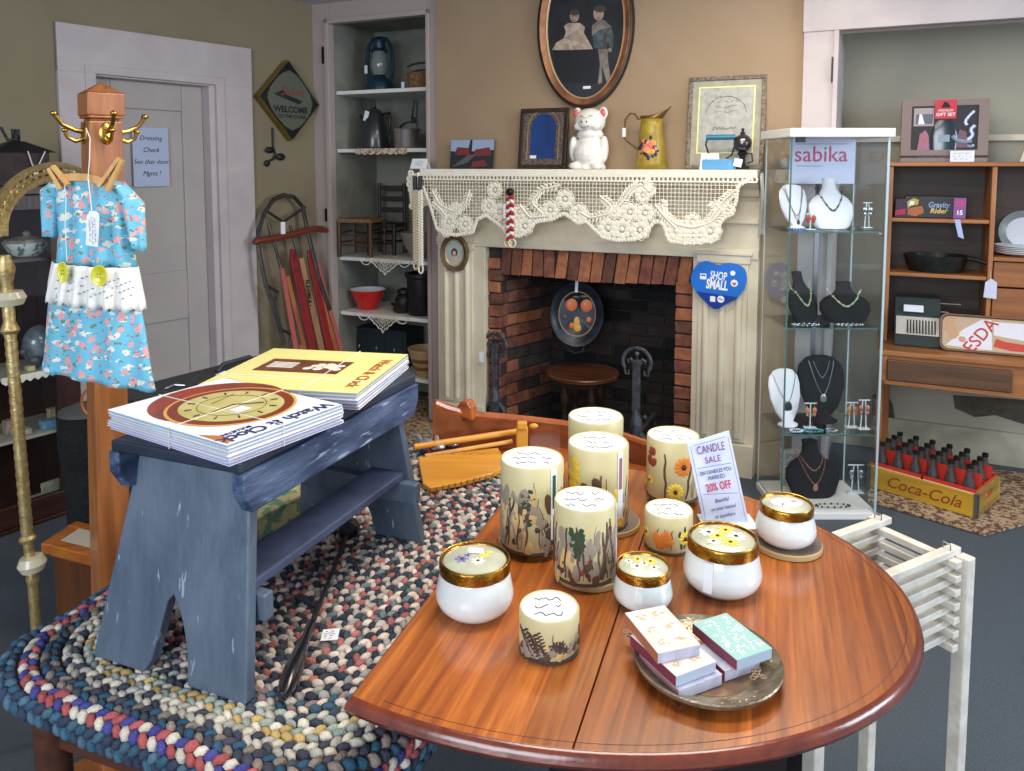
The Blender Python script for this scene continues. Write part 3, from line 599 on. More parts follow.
for (x, y, r) in ((733, 273, .012), (734.5, 283, .017), (721, 299, .017)): b = MB(); v = hq(x, y); b.cyl(v[0], v[1], .0065, .0078, r, 14, Matrix.Rotation(PI / 2, 4, 'X')); b.build('round_emblem', m_wc, t)
b = MB(); v = hq(703.5, 276); b.box(v[0] - .015, v[0] + .015, -.0078, -.006, v[1] - .015, v[1] + .013); em = b.build('bus_emblem', m_wc, t); b = MB(); v = hq(703.5, 275); b.box(v[0] - .011, v[0] + .011, -.0085, -.0078, v[1] - .004, v[1] + .003); b.build('emblem_window', m_blu, em)
b = MB(); v = hq(713, 298.5); b.box(v[0] - .012, v[0] + .012, -.0082, -.006, v[1] - .014, v[1] + .012); b.build('square_emblem', m_wc, t)
b = MB(); v = hq(734.5, 283.5); b.pz([(v[0], v[1] - .010), (v[0] + .010, v[1] + .002), (v[0] + .006, v[1] + .008), (v[0], v[1] + .003), (v[0] - .006, v[1] + .008), (v[0] - .010, v[1] + .002)], -.0088, -.0078); b.build('red_heart_emblem', mat('red print', c(220, 60, 80), .4), t)
b = MB(); v = hq(721, 299); b.tube([(v[0] - .012, -.0085, v[1]), (v[0] - .004, -.0085, v[1] + .004), (v[0] + .004, -.0085, v[1] - .003), (v[0] + .012, -.0085, v[1] + .001)], .002, 5); b.build('handshake_emblem', m_blu, t)
# plaited hanging cords
def braid(name, label, px0, y0, y1, wpx, mats, off=-.225, rings=True, px1=None):
    k = FW.sc(px0, off); T = thing(name, label, 'keychain', FW.w(FW.p(px0, y0, off).x, off, FW.p(px0, y1, off).z), FW.rot); hh = FW.p(px0, y0, off).z - FW.p(px0, y1, off).z
    b = MB(); w_ = wpx * k; n = int(hh / (w_ * .42))
    for i in range(n):
        z = hh - (i + .5) / n * hh; b.cm = (i // 1) % len(mats) if len(mats) > 1 else 0
        for sg in (-1, 1): b.sph(0, 0, 0, w_ * .36, w_ * .26, w_ * .2, 8, Matrix.Translation((sg * w_ * .22, 0, z + sg * w_ * .1)) @ Matrix.Rotation(sg * .6, 4, 'Y'), 5)
    b.build('plait', mats, T, smooth=True)
    return T, k, hh
m_red = mat('red yarn', c(168, 30, 44), .8); m_yw = mat('white yarn', c(236, 232, 222), .85)
T, k, hh = braid('plaited_cord', 'red and white plaited hanging cord on the mantel with two rings', 510, 196, 240, 9, [m_red, m_yw])
b = MB(); b.sph(0, 0, hh + 4 * k, 4.5 * k, 3.5 * k, 4 * k); b.tube([(0, 0, hh + 5 * k), (0, .01, hh + 20 * k)], .0012, 5); b.build('knot', m_black, T, smooth=True)
for sg in (-1, 1):
    b = MB(); b.tube([(sg * 2.6 * k + 3.8 * k * math.cos(a), -.003 * sg, -3 * k + 4.2 * k * math.sin(a)) for a in [2 * PI * j / 16 for j in range(16)]], 1 * k, 6, closed=True); b.build('wooden_ring', mat('pale wood ring', c(226, 214, 180), .5), T, smooth=True)
b = MB(); b.box(-7 * k, -4.2 * k, -.004, -.002, hh - 22 * k, hh - 8 * k); b.build('price_tag', m_paper, T)
for i, (px, y0, y1, lb) in enumerate(((415, 190, 262, 'cream twisted cord hanging at the mantel end, darker beaded of two'), (420, 190, 266, 'white plaited cord hanging nearest the mantel left end'))):
    T, k, hh = braid('plaited_cord', lb, px, y0, y1, 6.5, [mat('cream yarn %d' % i, c(214, 200, 166) if i == 0 else c(238, 232, 216), .85)], off=-.225 - .004 * i)
    b = MB(); b.tube([(0, 0, hh), (0, 0, hh + 6 * k), (.0, .004, hh + 14 * k)], 2.0 * k, 6); b.build('black_loop', m_black, T, smooth=True)
    b = MB(); b.tube([(2.5 * k * math.cos(a), 0, -3 * k + 4.5 * k * math.sin(a)) for a in [2 * PI * j / 14 for j in range(14)]], .9 * k, 6, closed=True); b.build('end_loop', MC['cream yarn %d' % i], T, smooth=True)

# ---------------------------------------------------------------- inside the fireplace
u = FW.sc(577, .1)
q = FW.p(577, 314, .1)
t = thing('painted_tray', 'black round tole tray painted with fruit hanging in the fireplace', 'tray', FW.w(q.x, .1, q.z), tilt=Matrix.Rotation(FW.rot, 4, 'Z') @ Matrix.Rotation(-.12, 4, 'X') @ Matrix.Rotation(.3, 4, 'Z'))
RX = Matrix.Rotation(PI / 2, 4, 'X')
m_tole = mat('dark blue black tin', c(44, 50, 62), .35, .4, col2=c(26, 30, 38), vs=20)
b = MB(); b.lathe([(.001, -.004), (20 * u, -.004), (25 * u, .02), (29 * u, .026), (29.5 * u, .022), (26 * u, .014), (20 * u, -.010), (.001, -.010)], 40, RX @ Matrix.Diagonal((.92, 1.12, 1, 1))); b.build('tray_body', m_tole, t, smooth=True)
b = MB(); b.lathe([(19.5 * u, -.002), (20.2 * u, .001), (20.9 * u, -.001)], 40, RX @ Matrix.Diagonal((.92, 1.12, 1, 1)), cap=False); b.build('gold_line', MC['dull gilt'], t)
b = MB()
for (x, z, rx_, rz2, mi) in ((-6, 9, 6, 6.5, 0), (9, 9, 6, 6.5, 0), (-7, 10, 3, 3.5, 1), (8, 10, 3, 3.5, 1), (0, -9, 3.2, 6.5, 1), (1, -14, 4, 4, 1), (12, -5, 2.6, 3, 0), (-12, -4, 2, 2.4, 2), (-5, -12, 2.4, 3, 0), (6, 18, 4, 1.6, 2), (-2, 17, 4, 1.4, 2), (1, 2, 1, 5, 2)):
    b.cm = mi; b.sph(x * u, .002, z * u, rx_ * u, .0025, rz2 * u, 12, rings=6)
b.build('painted_fruit', [mat('orange fruit paint', c(214, 106, 50), .4), mat('yellow pear paint', c(216, 160, 60), .4), mat('green leaf paint', c(60, 84, 60), .4)], t, smooth=True)
b = MB(); b.tube([(-8 * u, 0, -32 * u), (-7 * u, -.01, -37 * u), (0, -.012, -39 * u), (7 * u, -.01, -37 * u), (8 * u, 0, -32 * u)], 1.1 * u, 6); b.build('handle', m_black, t, smooth=True)
b = MB(); b.box(-3 * u, 0, -.03, -.028, 22 * u, 34 * u); b.tube([(-1.5 * u, -.029, 34 * u), (0, -.01, 42 * u)], .001, 4); b.build('price_tag', m_paper, t)
# round table in the firebox
q = FW.p(582, 375, .05); u = FW.sc(585, .05)
wt = wood('dark walnut', c(66, 40, 28), c(38, 24, 20), 0, .35, .3)
t = thing('pedestal_table', 'small round dark wooden stool table inside the fireplace', 'table', FW.w(q.x, .06, .012), FW.rot)
tz2 = FW.p(585, 372, .05).z - .012
b = MB(); b.lathe([(.001, tz2 - .03), (.175, tz2 - .03), (.190, tz2 - .026), (.196, tz2 - .018), (.189, tz2 - .012), (.198, tz2 - .006), (.194, tz2), (.001, tz2)], 40); b.build('tabletop', wood('red brown top', c(112, 66, 44), c(70, 40, 30), 0, .25, .5), t, smooth=True)
b = MB(); b.lathe([(.12, tz2 - .07), (.125, tz2 - .03)], 24); b.build('apron', wt, t)
for k in range(4):
    a = PI / 4 + k * PI / 2; x, y = .105 * math.cos(a), .105 * math.sin(a); b = MB()
    zz = [0, .03, .05, .06, .10, .16, .2, .22, .26, .30, .34]; rr = [.01, .016, .012, .02, .022, .014, .012, .02, .024, .016, .02]
    b.lathe([(r, z / .34 * (tz2 - .05)) for r, z in zip(rr, zz)], 10, Matrix.Translation((x, y, 0))); b.build('leg', wt, t, smooth=True)
# andirons
m_andi = mat('worn iron', c(92, 94, 102), .42, .3, col2=c(60, 60, 66), vs=30, bump=.2)
def andiron(px, ytop, ybot, lb, off, rad):
    u = FW.sc(px, off); q = FW.p(px, ytop, off); zt_ = q.z
    T = thing('andiron', lb, 'andiron', FW.w(q.x, off, .007), FW.rot); zt_ -= .007; m = m_andi
    b = MB(); r = rad * u; cz = zt_ - r
    b.tube([(r * math.cos(a), 0, cz + r * math.sin(a)) for a in [PI * (-.15 + 1.3 * k / 18) for k in range(19)]], .0095, 7)
    for sg in (-1, 1):
        b.tube([(0, 0, cz - r * .9), (sg * .012, 0, cz - .3 * r), (sg * .03, 0, cz + .25 * r), (sg * .045, 0, cz + .1 * r), (sg * .04, 0, cz - .1 * r)], .0075, 6)
        b.tube([(sg * r * .9, 0, cz - r * .4), (sg * r * .8, 0, cz - r * .9), (sg * r * .55, 0, cz - r * .9), (sg * r * .55, 0, cz - r * .6)], .007, 6)
        b.tube([(0, 0, cz - r * .6), (0, 0, cz + r * .5)], .008, 6)
    b.sph(0, 0, cz + r * .6, .012, .008, .012); b.cbox(0, 0, cz - r * 1.05, .03, .02, .02)
    b.build('crest', m, T, smooth=True)
    b = MB(); b.cbox(0, 0, (cz - r + .16) / 2 + .08, .036, .03, (cz - r) - .16 - .0)
    b.lathe([(.012, cz - r - .14), (.02, cz - r - .18), (.034, cz - r - .24), (.03, cz - r - .3), (.016, cz - r - .36)], 8); b.build('shaft', m, T, bevel=.003)
    for sg in (-1, 1):
        b = MB(); b.tube([(0, 0, .2), (sg * .05, 0, .15), (sg * .08, 0, .05), (sg * .1, 0, .0)], [.014, .014, .012, .012], 7); b.build('foot', m, T, smooth=True)
    b = MB(); b.tube([(0, .01, .17), (0, .36, .17), (0, .38, .0)], .012, 6); b.sph(0, .16, .21, .016); b.build('log_bar', m, T, smooth=True)
    return T, u, zt_
andiron(495, 333, 420, 'left black iron andiron with a looped fan crest', -.04, 12.5)
T, u, z_ = andiron(637, 348, 430, 'right black iron andiron with a looped fan crest', -.20, 14.5)
b = MB(FW); q = FW.p(482, 357, -.1); b.box(q.x - .016, q.x + .012, -.1, -.098, q.z - .028, q.z + .028); o = b.build('price_tag', m_paper); tag(o, 'small white price tag beside the left andiron', 'price tag')
# ---------------------------------------------------------------- things on the alcove shelves
def onshelf(px, i, off): return FW.w(FW.p(px, 165, off).x, off, SH[i] + .001)
AO = .22
u = FW.sc(382, AO)
t = thing('railroad_lantern', 'dark teal metal lantern with a glass globe on the top alcove shelf', 'lantern', onshelf(381, 0, AO), FW.rot)
m_lt = mat('teal lantern enamel', c(30, 62, 78), .35, .3)
b = MB(); b.lathe([(13.5 * u, 0), (13.5 * u, 8 * u), (11 * u, 12 * u), (6 * u, 14 * u), (5 * u, 16 * u)], 20); b.build('fuel_tank', m_lt, t, smooth=True)
b = MB(); b.lathe([(6 * u, 16 * u), (8.5 * u, 22 * u), (9 * u, 28 * u), (7 * u, 36 * u), (5.5 * u, 40 * u)], 18); b.build('glass_globe', mat('smoky lantern glass', c(126, 134, 132), .15, coat=.6), t, smooth=True)
b = MB(); b.lathe([(9 * u, 39 * u), (6 * u, 42 * u), (6 * u, 48 * u), (7 * u, 50 * u), (2 * u, 53 * u)], 16); b.build('chimney_cap', m_lt, t, smooth=True)
for sg in (-1, 1):
    b = MB(); b.tube([(sg * 11 * u, 0, 8 * u), (sg * 14 * u, 0, 16 * u), (sg * 15 * u, 0, 30 * u), (sg * 13 * u, 0, 44 * u), (sg * 8 * u, 0, 51 * u), (0, 0, 52 * u)], 1.9 * u, 7); b.build('side_tube', m_lt, t, smooth=True)
b = MB(); b.cbox(-14.5 * u, -2.5 * u, 22 * u, 3.4 * u, .002, 8 * u); b.build('price_tag', m_paper, t)
m_bsk = mat('woven basket', c(150, 112, 70), .7, col2=c(108, 76, 46), vs=60, bump=.8, bs=90)
t = thing('basket', 'small woven basket with dark handles at the right of the top alcove shelf', 'basket', onshelf(419, 0, AO), FW.rot)
b = MB(); b.lathe([(9 * u, 0), (10 * u, 4 * u), (10.5 * u, 15 * u), (10 * u, 16 * u), (9.4 * u, 4 * u), (.1 * u, 3 * u)], 18); b.build('body', m_bsk, t, smooth=True)
for dz_ in (17, 24): b = MB(); b.tube([(-11 * u, -2 * u, (dz_ - 2) * u), (-4 * u, -3 * u, dz_ * u), (4 * u, -3 * u, (dz_ + 1) * u), (11 * u, -2 * u, (dz_ + 1) * u)], 1.1 * u, 6); b.build('handle', mat('dark wicker', c(70, 50, 36), .6), t, smooth=True)
b = MB(); b.cbox(-11 * u, -10 * u, 4 * u, 3.5 * u, .002, 6 * u); b.build('price_tag', m_paper, t)
t = thing('white_pot', 'white and black round thing hung at the left of the top alcove shelf', 'ornament', FW.w(FW.p(350, 38, .35).x, .35, FW.p(350, 46, .35).z), FW.rot)
b = MB(); b.lathe([(0.001, -.02), (4.5 * u, -.02), (5.5 * u, -.005), (4.5 * u, 0), (.001, 0)], 18, RX @ Matrix.Translation((0, 6 * u, 0))); b.build('disc', m_white, t, smooth=True)
b = MB(); b.sph(0, -.01 + .02, 6 * u, 2.8 * u, .012, 2.8 * u); b.tube([(0, .02, 9 * u), (-6 * u, .02, 13 * u), (-14 * u, .02, 10 * u)], 1.6 * u, 6); b.build('dark_strap', m_black, t, smooth=True)
# coffee pot
t = thing('coffee_pot', 'tall dark enamel coffee pot on the second alcove shelf', 'coffee pot', onshelf(375, 1, AO), FW.rot)
m_en = mat('dark slate enamel', c(44, 50, 56), .3, col2=c(34, 38, 44), vs=20, coat=.4)
b = MB(); b.lathe([(14.5 * u, 0), (15 * u, 2 * u), (12.5 * u, 20 * u), (9.5 * u, 34 * u), (9 * u, 35 * u), (7 * u, 38 * u), (3 * u, 40 * u), (2 * u, 41 * u), (2.4 * u, 43.5 * u), (.1 * u, 44 * u)], 24); b.build('body', m_en, t, smooth=True)
b = MB(); b.tube([(-10 * u, 0, 24 * u), (-14 * u, 0, 30 * u), (-17 * u, 0, 34 * u)], [3.4 * u, 2.2 * u, 1.4 * u], 8); b.build('spout', m_en, t, smooth=True)
b = MB(); b.tube([(10 * u, 0, 34 * u), (18 * u, 0, 35 * u), (19 * u, 0, 30 * u), (17 * u, 0, 18 * u), (13.5 * u, 0, 12 * u)], 1.4 * u, 7); b.build('handle', m_black, t, smooth=True)
b = MB(); b.cbox(-12 * u, -10 * u, 30 * u, 5 * u, .002, 10 * u, Matrix.Rotation(.3, 4, 'Y')); b.build('price_tag', m_paper, t)
# aluminium kettle
t = thing('saucepan', 'small aluminium pan with raised black handle on the second alcove shelf', 'pan', onshelf(407, 1, AO - .04), FW.rot)
b = MB(); b.lathe([(11 * u, 0), (12.5 * u, 3 * u), (12.5 * u, 17 * u), (13.5 * u, 19 * u), (12 * u, 18.5 * u), (12 * u, 4 * u), (.1 * u, 2 * u)], 24); b.build('bowl', mat('aluminium', c(176, 172, 170), .35, .9), t, smooth=True)
b = MB(); b.tube([(-10 * u, 0, 18 * u), (-3 * u, 0, 24 * u), (6 * u, 0, 26 * u), (9 * u, 0, 46 * u), (12 * u, 0, 45 * u), (12 * u, 0, 18 * u)], 1 * u, 6); b.cbox(9 * u, 0, 27 * u, 6 * u, 3 * u, 6 * u); b.build('bail_handle', m_black, t, smooth=True)
# shelf paper edging
b = MB(FW); A0_ = FW.p(356, 148, .077).x; A1_ = FW.p(407, 148, .077).x; n = 8
pts = [(A0_, SH[1] + .001), (A1_, SH[1] + .001)] + [(A1_ + (A0_ - A1_) * k / (2 * n), SH[1] - .030 - (.008 if k % 2 else 0)) for k in range(2 * n + 1)]
b.pz(pts, .070, .0785); o = tag(b.build('shelf_edging', mat('printed shelf paper', c(206, 196, 170), .7, col2=c(150, 110, 90), vs=70, contrast=(.5, .56))), 'scalloped printed paper edging on the second alcove shelf', 'shelf edging')
def doily(px, pw, ph, i, lb):
    b = MB(FW); x0 = FW.p(px, 200, .07).x; k = FW.sc(px, .07); z0 = SH[i] + .002
    b.box(x0 - pw * k, x0 + pw * k, .072, .25, z0 - .001, z0 + .0005)
    pts = [(x0 - pw * k, z0)] ; N = 16
    out = [(x0 + k * pw * (2 * j / N - 1), .070, z0 - ph * k * (1 - abs(2 * j / N - 1)) ** .9 * (1 + .08 * (-1) ** j)) for j in range(N + 1)]
    b.tube(out, .0032, 5)
    for s_ in (.72, .5, .3): b.tube([(x0 + (p[0] - x0) * s_ * 1.1, .070, z0 + (p[2] - z0) * s_) for p in out], .0015, 4)
    for j in range(1, N): b.tube([(x0 + (out[j][0] - x0) * .2, .070, z0), out[j]], .0011, 4)
    for sg in (-1, 1):
        cx = x0 + sg * pw * k * 1.15; b.tube([(cx + 7 * k * math.cos(PI + PI * j / 8), .070, z0 + 7 * k * math.sin(PI + PI * j / 8)) for j in range(9)], .003, 5)
    tag(b.build('doily', m_lace), lb, 'doily')
doily(384, 20, 15, 2, 'white lace doily point hanging from the third alcove shelf'); doily(381, 20, 17, 3, 'white lace doily point hanging below the red bowl shelf')
# third shelf: framed slate, little chairs, bowl
mw1 = wood('chair brown wood', c(104, 66, 48), c(70, 44, 34), 2, .5); mw2 = wood('dark chair wood', c(52, 38, 32), c(34, 26, 24), 2, .5)
def chair(px, off, i, wpx, seat, back, m, lb, seatm):
    T = thing('toy_chair', lb, 'chair', onshelf(px, i, off), FW.rot + .15); w = wpx * u; d = w * .8
    for sx in (-1, 1):
        b = MB(); b.cyl(sx * (w / 2 - 2 * u), -d / 2, 0, seat * u, 2 * u, 8); b.build('leg', m, T, smooth=True)
        b = MB(); b.cyl(sx * (w / 2 - 2 * u), d / 2, 0, max(back, seat) * u, 2 * u, 8); b.build('leg', m, T, smooth=True)
    b = MB(); b.box(-w / 2, w / 2, -d / 2 - 2 * u, d / 2 + 2 * u, (seat - 2) * u, (seat + 2) * u); b.build('seat', seatm, T, bevel=.006)
    b = MB()
    for z in ((12, 22) if seat > 25 else (10,)):
        b.tube([(-w / 2 + 2 * u, -d / 2, z * u), (w / 2 - 2 * u, -d / 2, z * u)], .9 * u, 6); b.tube([(-w / 2 + 2 * u, d / 2, z * u), (w / 2 - 2 * u, d / 2, z * u)], .9 * u, 6)
        for sx in (-1, 1): b.tube([(sx * (w / 2 - 2 * u), -d / 2, (z + 2) * u), (sx * (w / 2 - 2 * u), d / 2, (z + 2) * u)], .9 * u, 6)
    b.build('stretcher', m, T)
    if back > seat:
        for z in (seat + (back - seat) * .35, seat + (back - seat) * .62, seat + (back - seat) * .88): b = MB(); b.box(-w / 2 + 2 * u, w / 2 - 2 * u, d / 2 - .8 * u, d / 2 + .8 * u, (z - 2.4) * u, (z + 2.4) * u); b.build('back_slat', m, T, bevel=.003)
    return T
chair(361, .17, 2, 38, 36, 0, mw1, 'small brown wooden stool with a woven seat on the third alcove shelf', mat('rush seat', c(150, 116, 84), .8, bump=.6, col2=c(120, 90, 64), vs=60))
chair(386, .33, 2, 32, 30, 72, mw2, 'dark slat back toy chair behind the little stool in the alcove', mw2)
t = thing('slate_board', 'black board leaning behind the little stool in the alcove', 'board', onshelf(346, 2, .36), tilt=Matrix.Rotation(FW.rot, 4, 'Z') @ Matrix.Rotation(-.2, 4, 'X'))
b = MB(); b.box(-11 * u, 9 * u, -.01, 0, 0, 72 * u); b.build('board', m_black, t)
b = MB(); b.box(-10 * u, 8 * u, -.014, -.01, 52 * u, 70 * u); b.build('picture', mat('brown print', c(90, 74, 56), .5, col2=c(50, 44, 40), vs=30), t)
b = MB(); b.box(-11 * u, -8 * u, -.02, -.01, 0, 50 * u); b.build('edge_strip', mw1, t)
t = thing('stoneware_bowl', 'grey bowl at the right of the third alcove shelf behind the cords', 'bowl', onshelf(417, 2, .2), FW.rot)
b = MB(); b.lathe([(6 * u, 0), (14 * u, 14 * u), (17 * u, 26 * u), (16 * u, 26 * u), (12 * u, 12 * u), (.1 * u, 3 * u)], 24); b.build('bowl', mat('grey glaze', c(134, 128, 118), .3), t, smooth=True)
t = thing('mixing_bowl', 'bright red mixing bowl with white inside on the fourth alcove shelf', 'bowl', onshelf(366, 3, .22), FW.rot)
b = MB(); b.lathe([(9 * u, 0), (10 * u, 1 * u), (14 * u, 9 * u), (18 * u, 19 * u), (18.4 * u, 20 * u)], 32, cap=False); b.build('outside', mat('bright red glass', c(206, 30, 26), .18, coat=.5), t, smooth=True)
b = MB(); b.lathe([(18.4 * u, 20 * u), (17.4 * u, 20 * u), (13 * u, 9 * u), (8 * u, 2 * u), (.1 * u, 1.5 * u)], 32, cap=False); tag(b.build('inside', mat('white glass', c(220, 222, 230), .2), t, smooth=True), 'white inside of the bowl')
t = thing('stock_pot', 'tall black pot with flared rim on the fourth alcove shelf', 'pot', onshelf(420, 3, .2), FW.rot)
b = MB(); b.lathe([(12 * u, 0), (14 * u, 4 * u), (14 * u, 36 * u), (16 * u, 38 * u), (16 * u, 41 * u), (13 * u, 41 * u), (13 * u, 6 * u), (.1 * u, 4 * u)], 24); b.build('pot', m_black, t, smooth=True)
t = thing('iron_teapot', 'lumpy black iron kettle beside the tall black pot in the alcove', 'kettle', onshelf(402, 3, .17), FW.rot)
b = MB(); b.sph(0, 0, 11 * u, 9 * u, 9 * u, 11 * u); b.sph(-4 * u, 0, 4 * u, 8 * u, 6 * u, 4 * u); b.tube([(-8 * u, 0, 7 * u), (-14 * u, 0, 9 * u)], [3 * u, 1.5 * u], 7); b.lathe([(7 * u, 21 * u), (6 * u, 24 * u), (1 * u, 26 * u)], 14); b.build('body', m_black, t, smooth=True)
u = FW.sc(382, .2)
t = thing('crock_bowl', 'tan banded mixing bowl on the bottom alcove shelf', 'bowl', onshelf(424, 4, .16), FW.rot)
ma = mat('tan stoneware', c(176, 146, 104), .4); mb2 = mat('brown band', c(120, 84, 56), .4)
b = MB()
for i, (a, z0, d, z1) in enumerate(((8, 0, 11, 7), (11, 7, 12.5, 11), (12.5, 11, 14, 15), (14, 15, 15.5, 19), (15.5, 19, 17, 26))): b.cm = i % 2; b.lathe([(a * u, z0 * u), (d * u, z1 * u)], 24, cap=False)
b.cm = 0; b.lathe([(17.6 * u, 26 * u), (17.6 * u, 28 * u), (16 * u, 28 * u), (10 * u, 6 * u), (.1 * u, 5 * u)], 24, cap=False); b.build('bowl', [ma, mb2], t, smooth=True)
t = thing('storage_chest', 'dark blue green chest with small knobs on the bottom alcove shelf', 'chest', onshelf(383, 4, .34), FW.rot)
mdc = mat('dark blue green paint', c(30, 44, 52), .5)
w_ = 35 * u; b = MB(); b.box(-w_, w_, -.09, .1, 0, 36 * u); b.box(-w_ - .004, w_ + .004, -.095, .1, 36 * u, 38 * u); b.build('case', mdc, t, bevel=.003)
for k in (-1, 0, 1): b = MB(); b.box(k * 22 * u - 9 * u, k * 22 * u + 9 * u, -.096, -.09, 4 * u, 32 * u); dr = b.build('drawer', mdc, t, bevel=.002); b = MB(); b.sph(k * 22 * u, -.1, 18 * u, .008, .008, .014); b.build('knob', m_steel, dr)
for off_, lb in ((.36, 'dark bowls'),):
    pass

# ---------------------------------------------------------------- left wall: diamond sign, plug, sled
q = LW.p(288, 101, -.03); cor = [LW.p(x, y, -.03) for x, y in ((286, 60), (317, 105), (290, 141), (256, 96))]
cx = sum(p.x for p in cor) / 4; cz = sum(p.z for p in cor) / 4; cor = [(p.x - cx, p.z - cz) for p in cor]
t = thing('diamond_sign', 'diamond shaped framed sign with gold edge hanging above the sled', 'sign', LW.w(cx, -.002, cz), LW.rot)
def sc_(f): return [(x * f, z * f) for x, z in cor]
b = MB()
for i in range(4):
    a, d = sc_(1)[i], sc_(1)[(i + 1) % 4]; a2, d2 = sc_(.9)[i], sc_(.9)[(i + 1) % 4]
    b.prism([(a[0], -.05, a[1]), (d[0], -.05, d[1]), (d2[0], -.05, d2[1]), (a2[0], -.05, a2[1])], (0, .05, 0))
b.build('frame', mat('gold edge metal', c(150, 128, 60), .35, .8), t, bevel=.002)
b = MB(); b.pz(sc_(.97), -.053, -.045); b.build('face', mat('dark green black border', c(22, 26, 26), .35, col2=c(50, 60, 56), vs=40, contrast=(.55, .7)), t)
b = MB(); b.pz([(x * .74 + 0, z * .74) for x, z in smoothp([(x, z) for i in range(4) for x, z in (cor[i], ((cor[i][0] + cor[(i + 1) % 4][0]) * .62, (cor[i][1] + cor[(i + 1) % 4][1]) * .62))], 2)], -.055, -.052); b.build('centre_panel', mat('pale green mirror', c(98, 102, 88), .3, coat=.4), t)
lettering('Salida', .075, upright(.01, -.0555, .05), mat('dull red letters', c(130, 60, 56), .5), t, shear=.4)
lettering('WELCOME', .05, upright(.0, -.0555, -.055), m_ink, t, bold=.002); lettering('TO THE STORE', .03, upright(.005, -.0555, -.095), m_ink, t, bold=.001)
b = MB(); b.pz([(-.12, .03), (.06, -.02), (.09, .0), (-.02, .03), (-.05, .06)], -.0556, -.055); b.build('dark_swash', m_ink, t)
q = LW.p(273, 138, -.012)
t = thing('power_cord', 'black power cord and plug dangling below the diamond sign', 'cord', LW.w(q.x, -.012, q.z), LW.rot); u = FW.sc(300, .1)
b = MB(); b.tube([(0, 0, .06), (0, 0, -8 * u), (2 * u, 0, -14 * u), (-1 * u, 0, -20 * u)], .005, 6); b.build('cord', m_black, t)
b = MB(); b.sph(-4 * u, 0, -11 * u, 5 * u, .01, 3 * u); b.sph(8 * u, 0, -17 * u, 5 * u, .01, 3.4 * u); b.sph(-7 * u, 0, -23 * u, 3 * u, .01, 3 * u); b.tube([(-7 * u, 0, -22 * u), (8 * u, 0, -15 * u)], .006, 6); b.build('plug', m_black, t, smooth=True)

# sled leaning in the corner: local plane tilted from floor to wall
LO = -.10
def sp(x, y, d=0): 
    z = LW.p(x, y, LO).z; off = -.04 - (1.35 - z) * .16 - d; q = LW.p(x, y, off); return q
t = thing('snow_sled', 'old wooden snow sled with red slats and steel hoop leaning in the corner', 'sled', LW.w(sp(300, 345).x, -.3, 0), LW.rot)
m_rw = mat('red sled paint', c(150, 36, 38), .45, col2=c(120, 30, 32), vs=20); m_ow = wood('orange sled wood', c(186, 110, 60), c(150, 80, 46), 2, .45); m_ir = mat('grey worn steel', c(92, 88, 86), .45, .7, col2=c(66, 62, 60), vs=20)
def board(name, P0, P1, w0, w1, m, d=0, lb=None, th=.014, taper=0):
    p0, p1 = sp(*P0, d), sp(*P1, d); dr = (p1 - p0).normalized(); sd = dr.cross(Vector((0, 1, 0))).normalized(); b = MB(LW)
    if sd.x < 0: sd = -sd
    pts = [p0 - sd * w0 * (.4 if taper else 1), p0 + sd * w0 * (.4 if taper else 1)] + ([p0 + dr * .05 + sd * w0] if taper else []) + [p1 + sd * w1, p1 - sd * w1] + ([p0 + dr * .05 - sd * w0] if taper else [])
    b.prism(pts, (0, -th, 0)); o = b.build(name, m, t, bevel=.002)
    if lb: o['label'] = lb
    return o
W_ = .011
board('slat', (300, 258), (323, 360), .017, .020, wood('tan slat', c(184, 140, 100), c(150, 106, 74), 2), .0, 'tan centre slat with lettering')
board('slat', (291, 249), (314, 360), .026, .028, m_rw, 0, None, taper=1); board('slat', (308, 250), (331, 360), .022, .026, m_rw, 0, None, taper=1)
board('slat', (286, 276), (304, 360), .018, .024, m_ow, 0.0); board('slat', (319, 292), (338, 360), .012, .014, m_ow, 0.0); board('side_rail', (281, 268), (297, 360), .013, .016, mat('faded pink red paint', c(176, 92, 84), .5), .01)
board('side_rail', (316, 262), (343, 360), .012, .014, MC['faded pink red paint'], .01)
b = MB(LW); b.tube([sp(x, y, .03) for x, y in ((254, 243), (256, 241), (272, 239), (294, 234), (312, 229), (322, 229), (327, 231))], [.014, .022, .02, .02, .019, .02, .012], 8); b.build('steering_bar', mat('red brown bar paint', c(112, 50, 36), .4), t, smooth=True)
b = MB(LW); b.tube([sp(x, y, .02) for x, y in ((285, 345), (275, 310), (266, 285), (259, 250), (258, 232), (265, 212), (273, 200), (283, 195), (294, 197), (303, 207), (307, 228), (318, 275), (330, 310))], .013, 7); b.build('runner_hoop', m_ir, t, smooth=True)
b = MB(LW)
for pts in ([(265, 210), (283, 222), (305, 207)], [(268, 222), (285, 282), (300, 345)], [(290, 225), (298, 256)], [(266, 285), (278, 292), (272, 306)], [(283, 330), (292, 335), (290, 345)]): b.tube([sp(x, y, .01) for x, y in pts], .009, 6)
b.build('iron_braces', m_ir, t, smooth=True)
b = MB(LW); q = sp(283, 228, .05); b.cbox(q.x, q.y, q.z, .03, .003, .07); b.build('price_tag', m_paper, t)
p0, p1 = sp(302, 268, .016), sp(316, 332, .016); a_ = math.atan2(p1.z - p0.z, p1.x - p0.x)
lettering('FLEXIBLE FLYER', .036, Matrix.Translation((p0 + p1) / 2 + Vector((0, -.004, 0))) @ Matrix.Rotation(PI / 2, 4, 'X') @ Matrix.Rotation(a_, 4, 'Z') @ Matrix.Rotation(-.13, 4, 'X'), m_ink, t, fr=LW, bold=.0012)

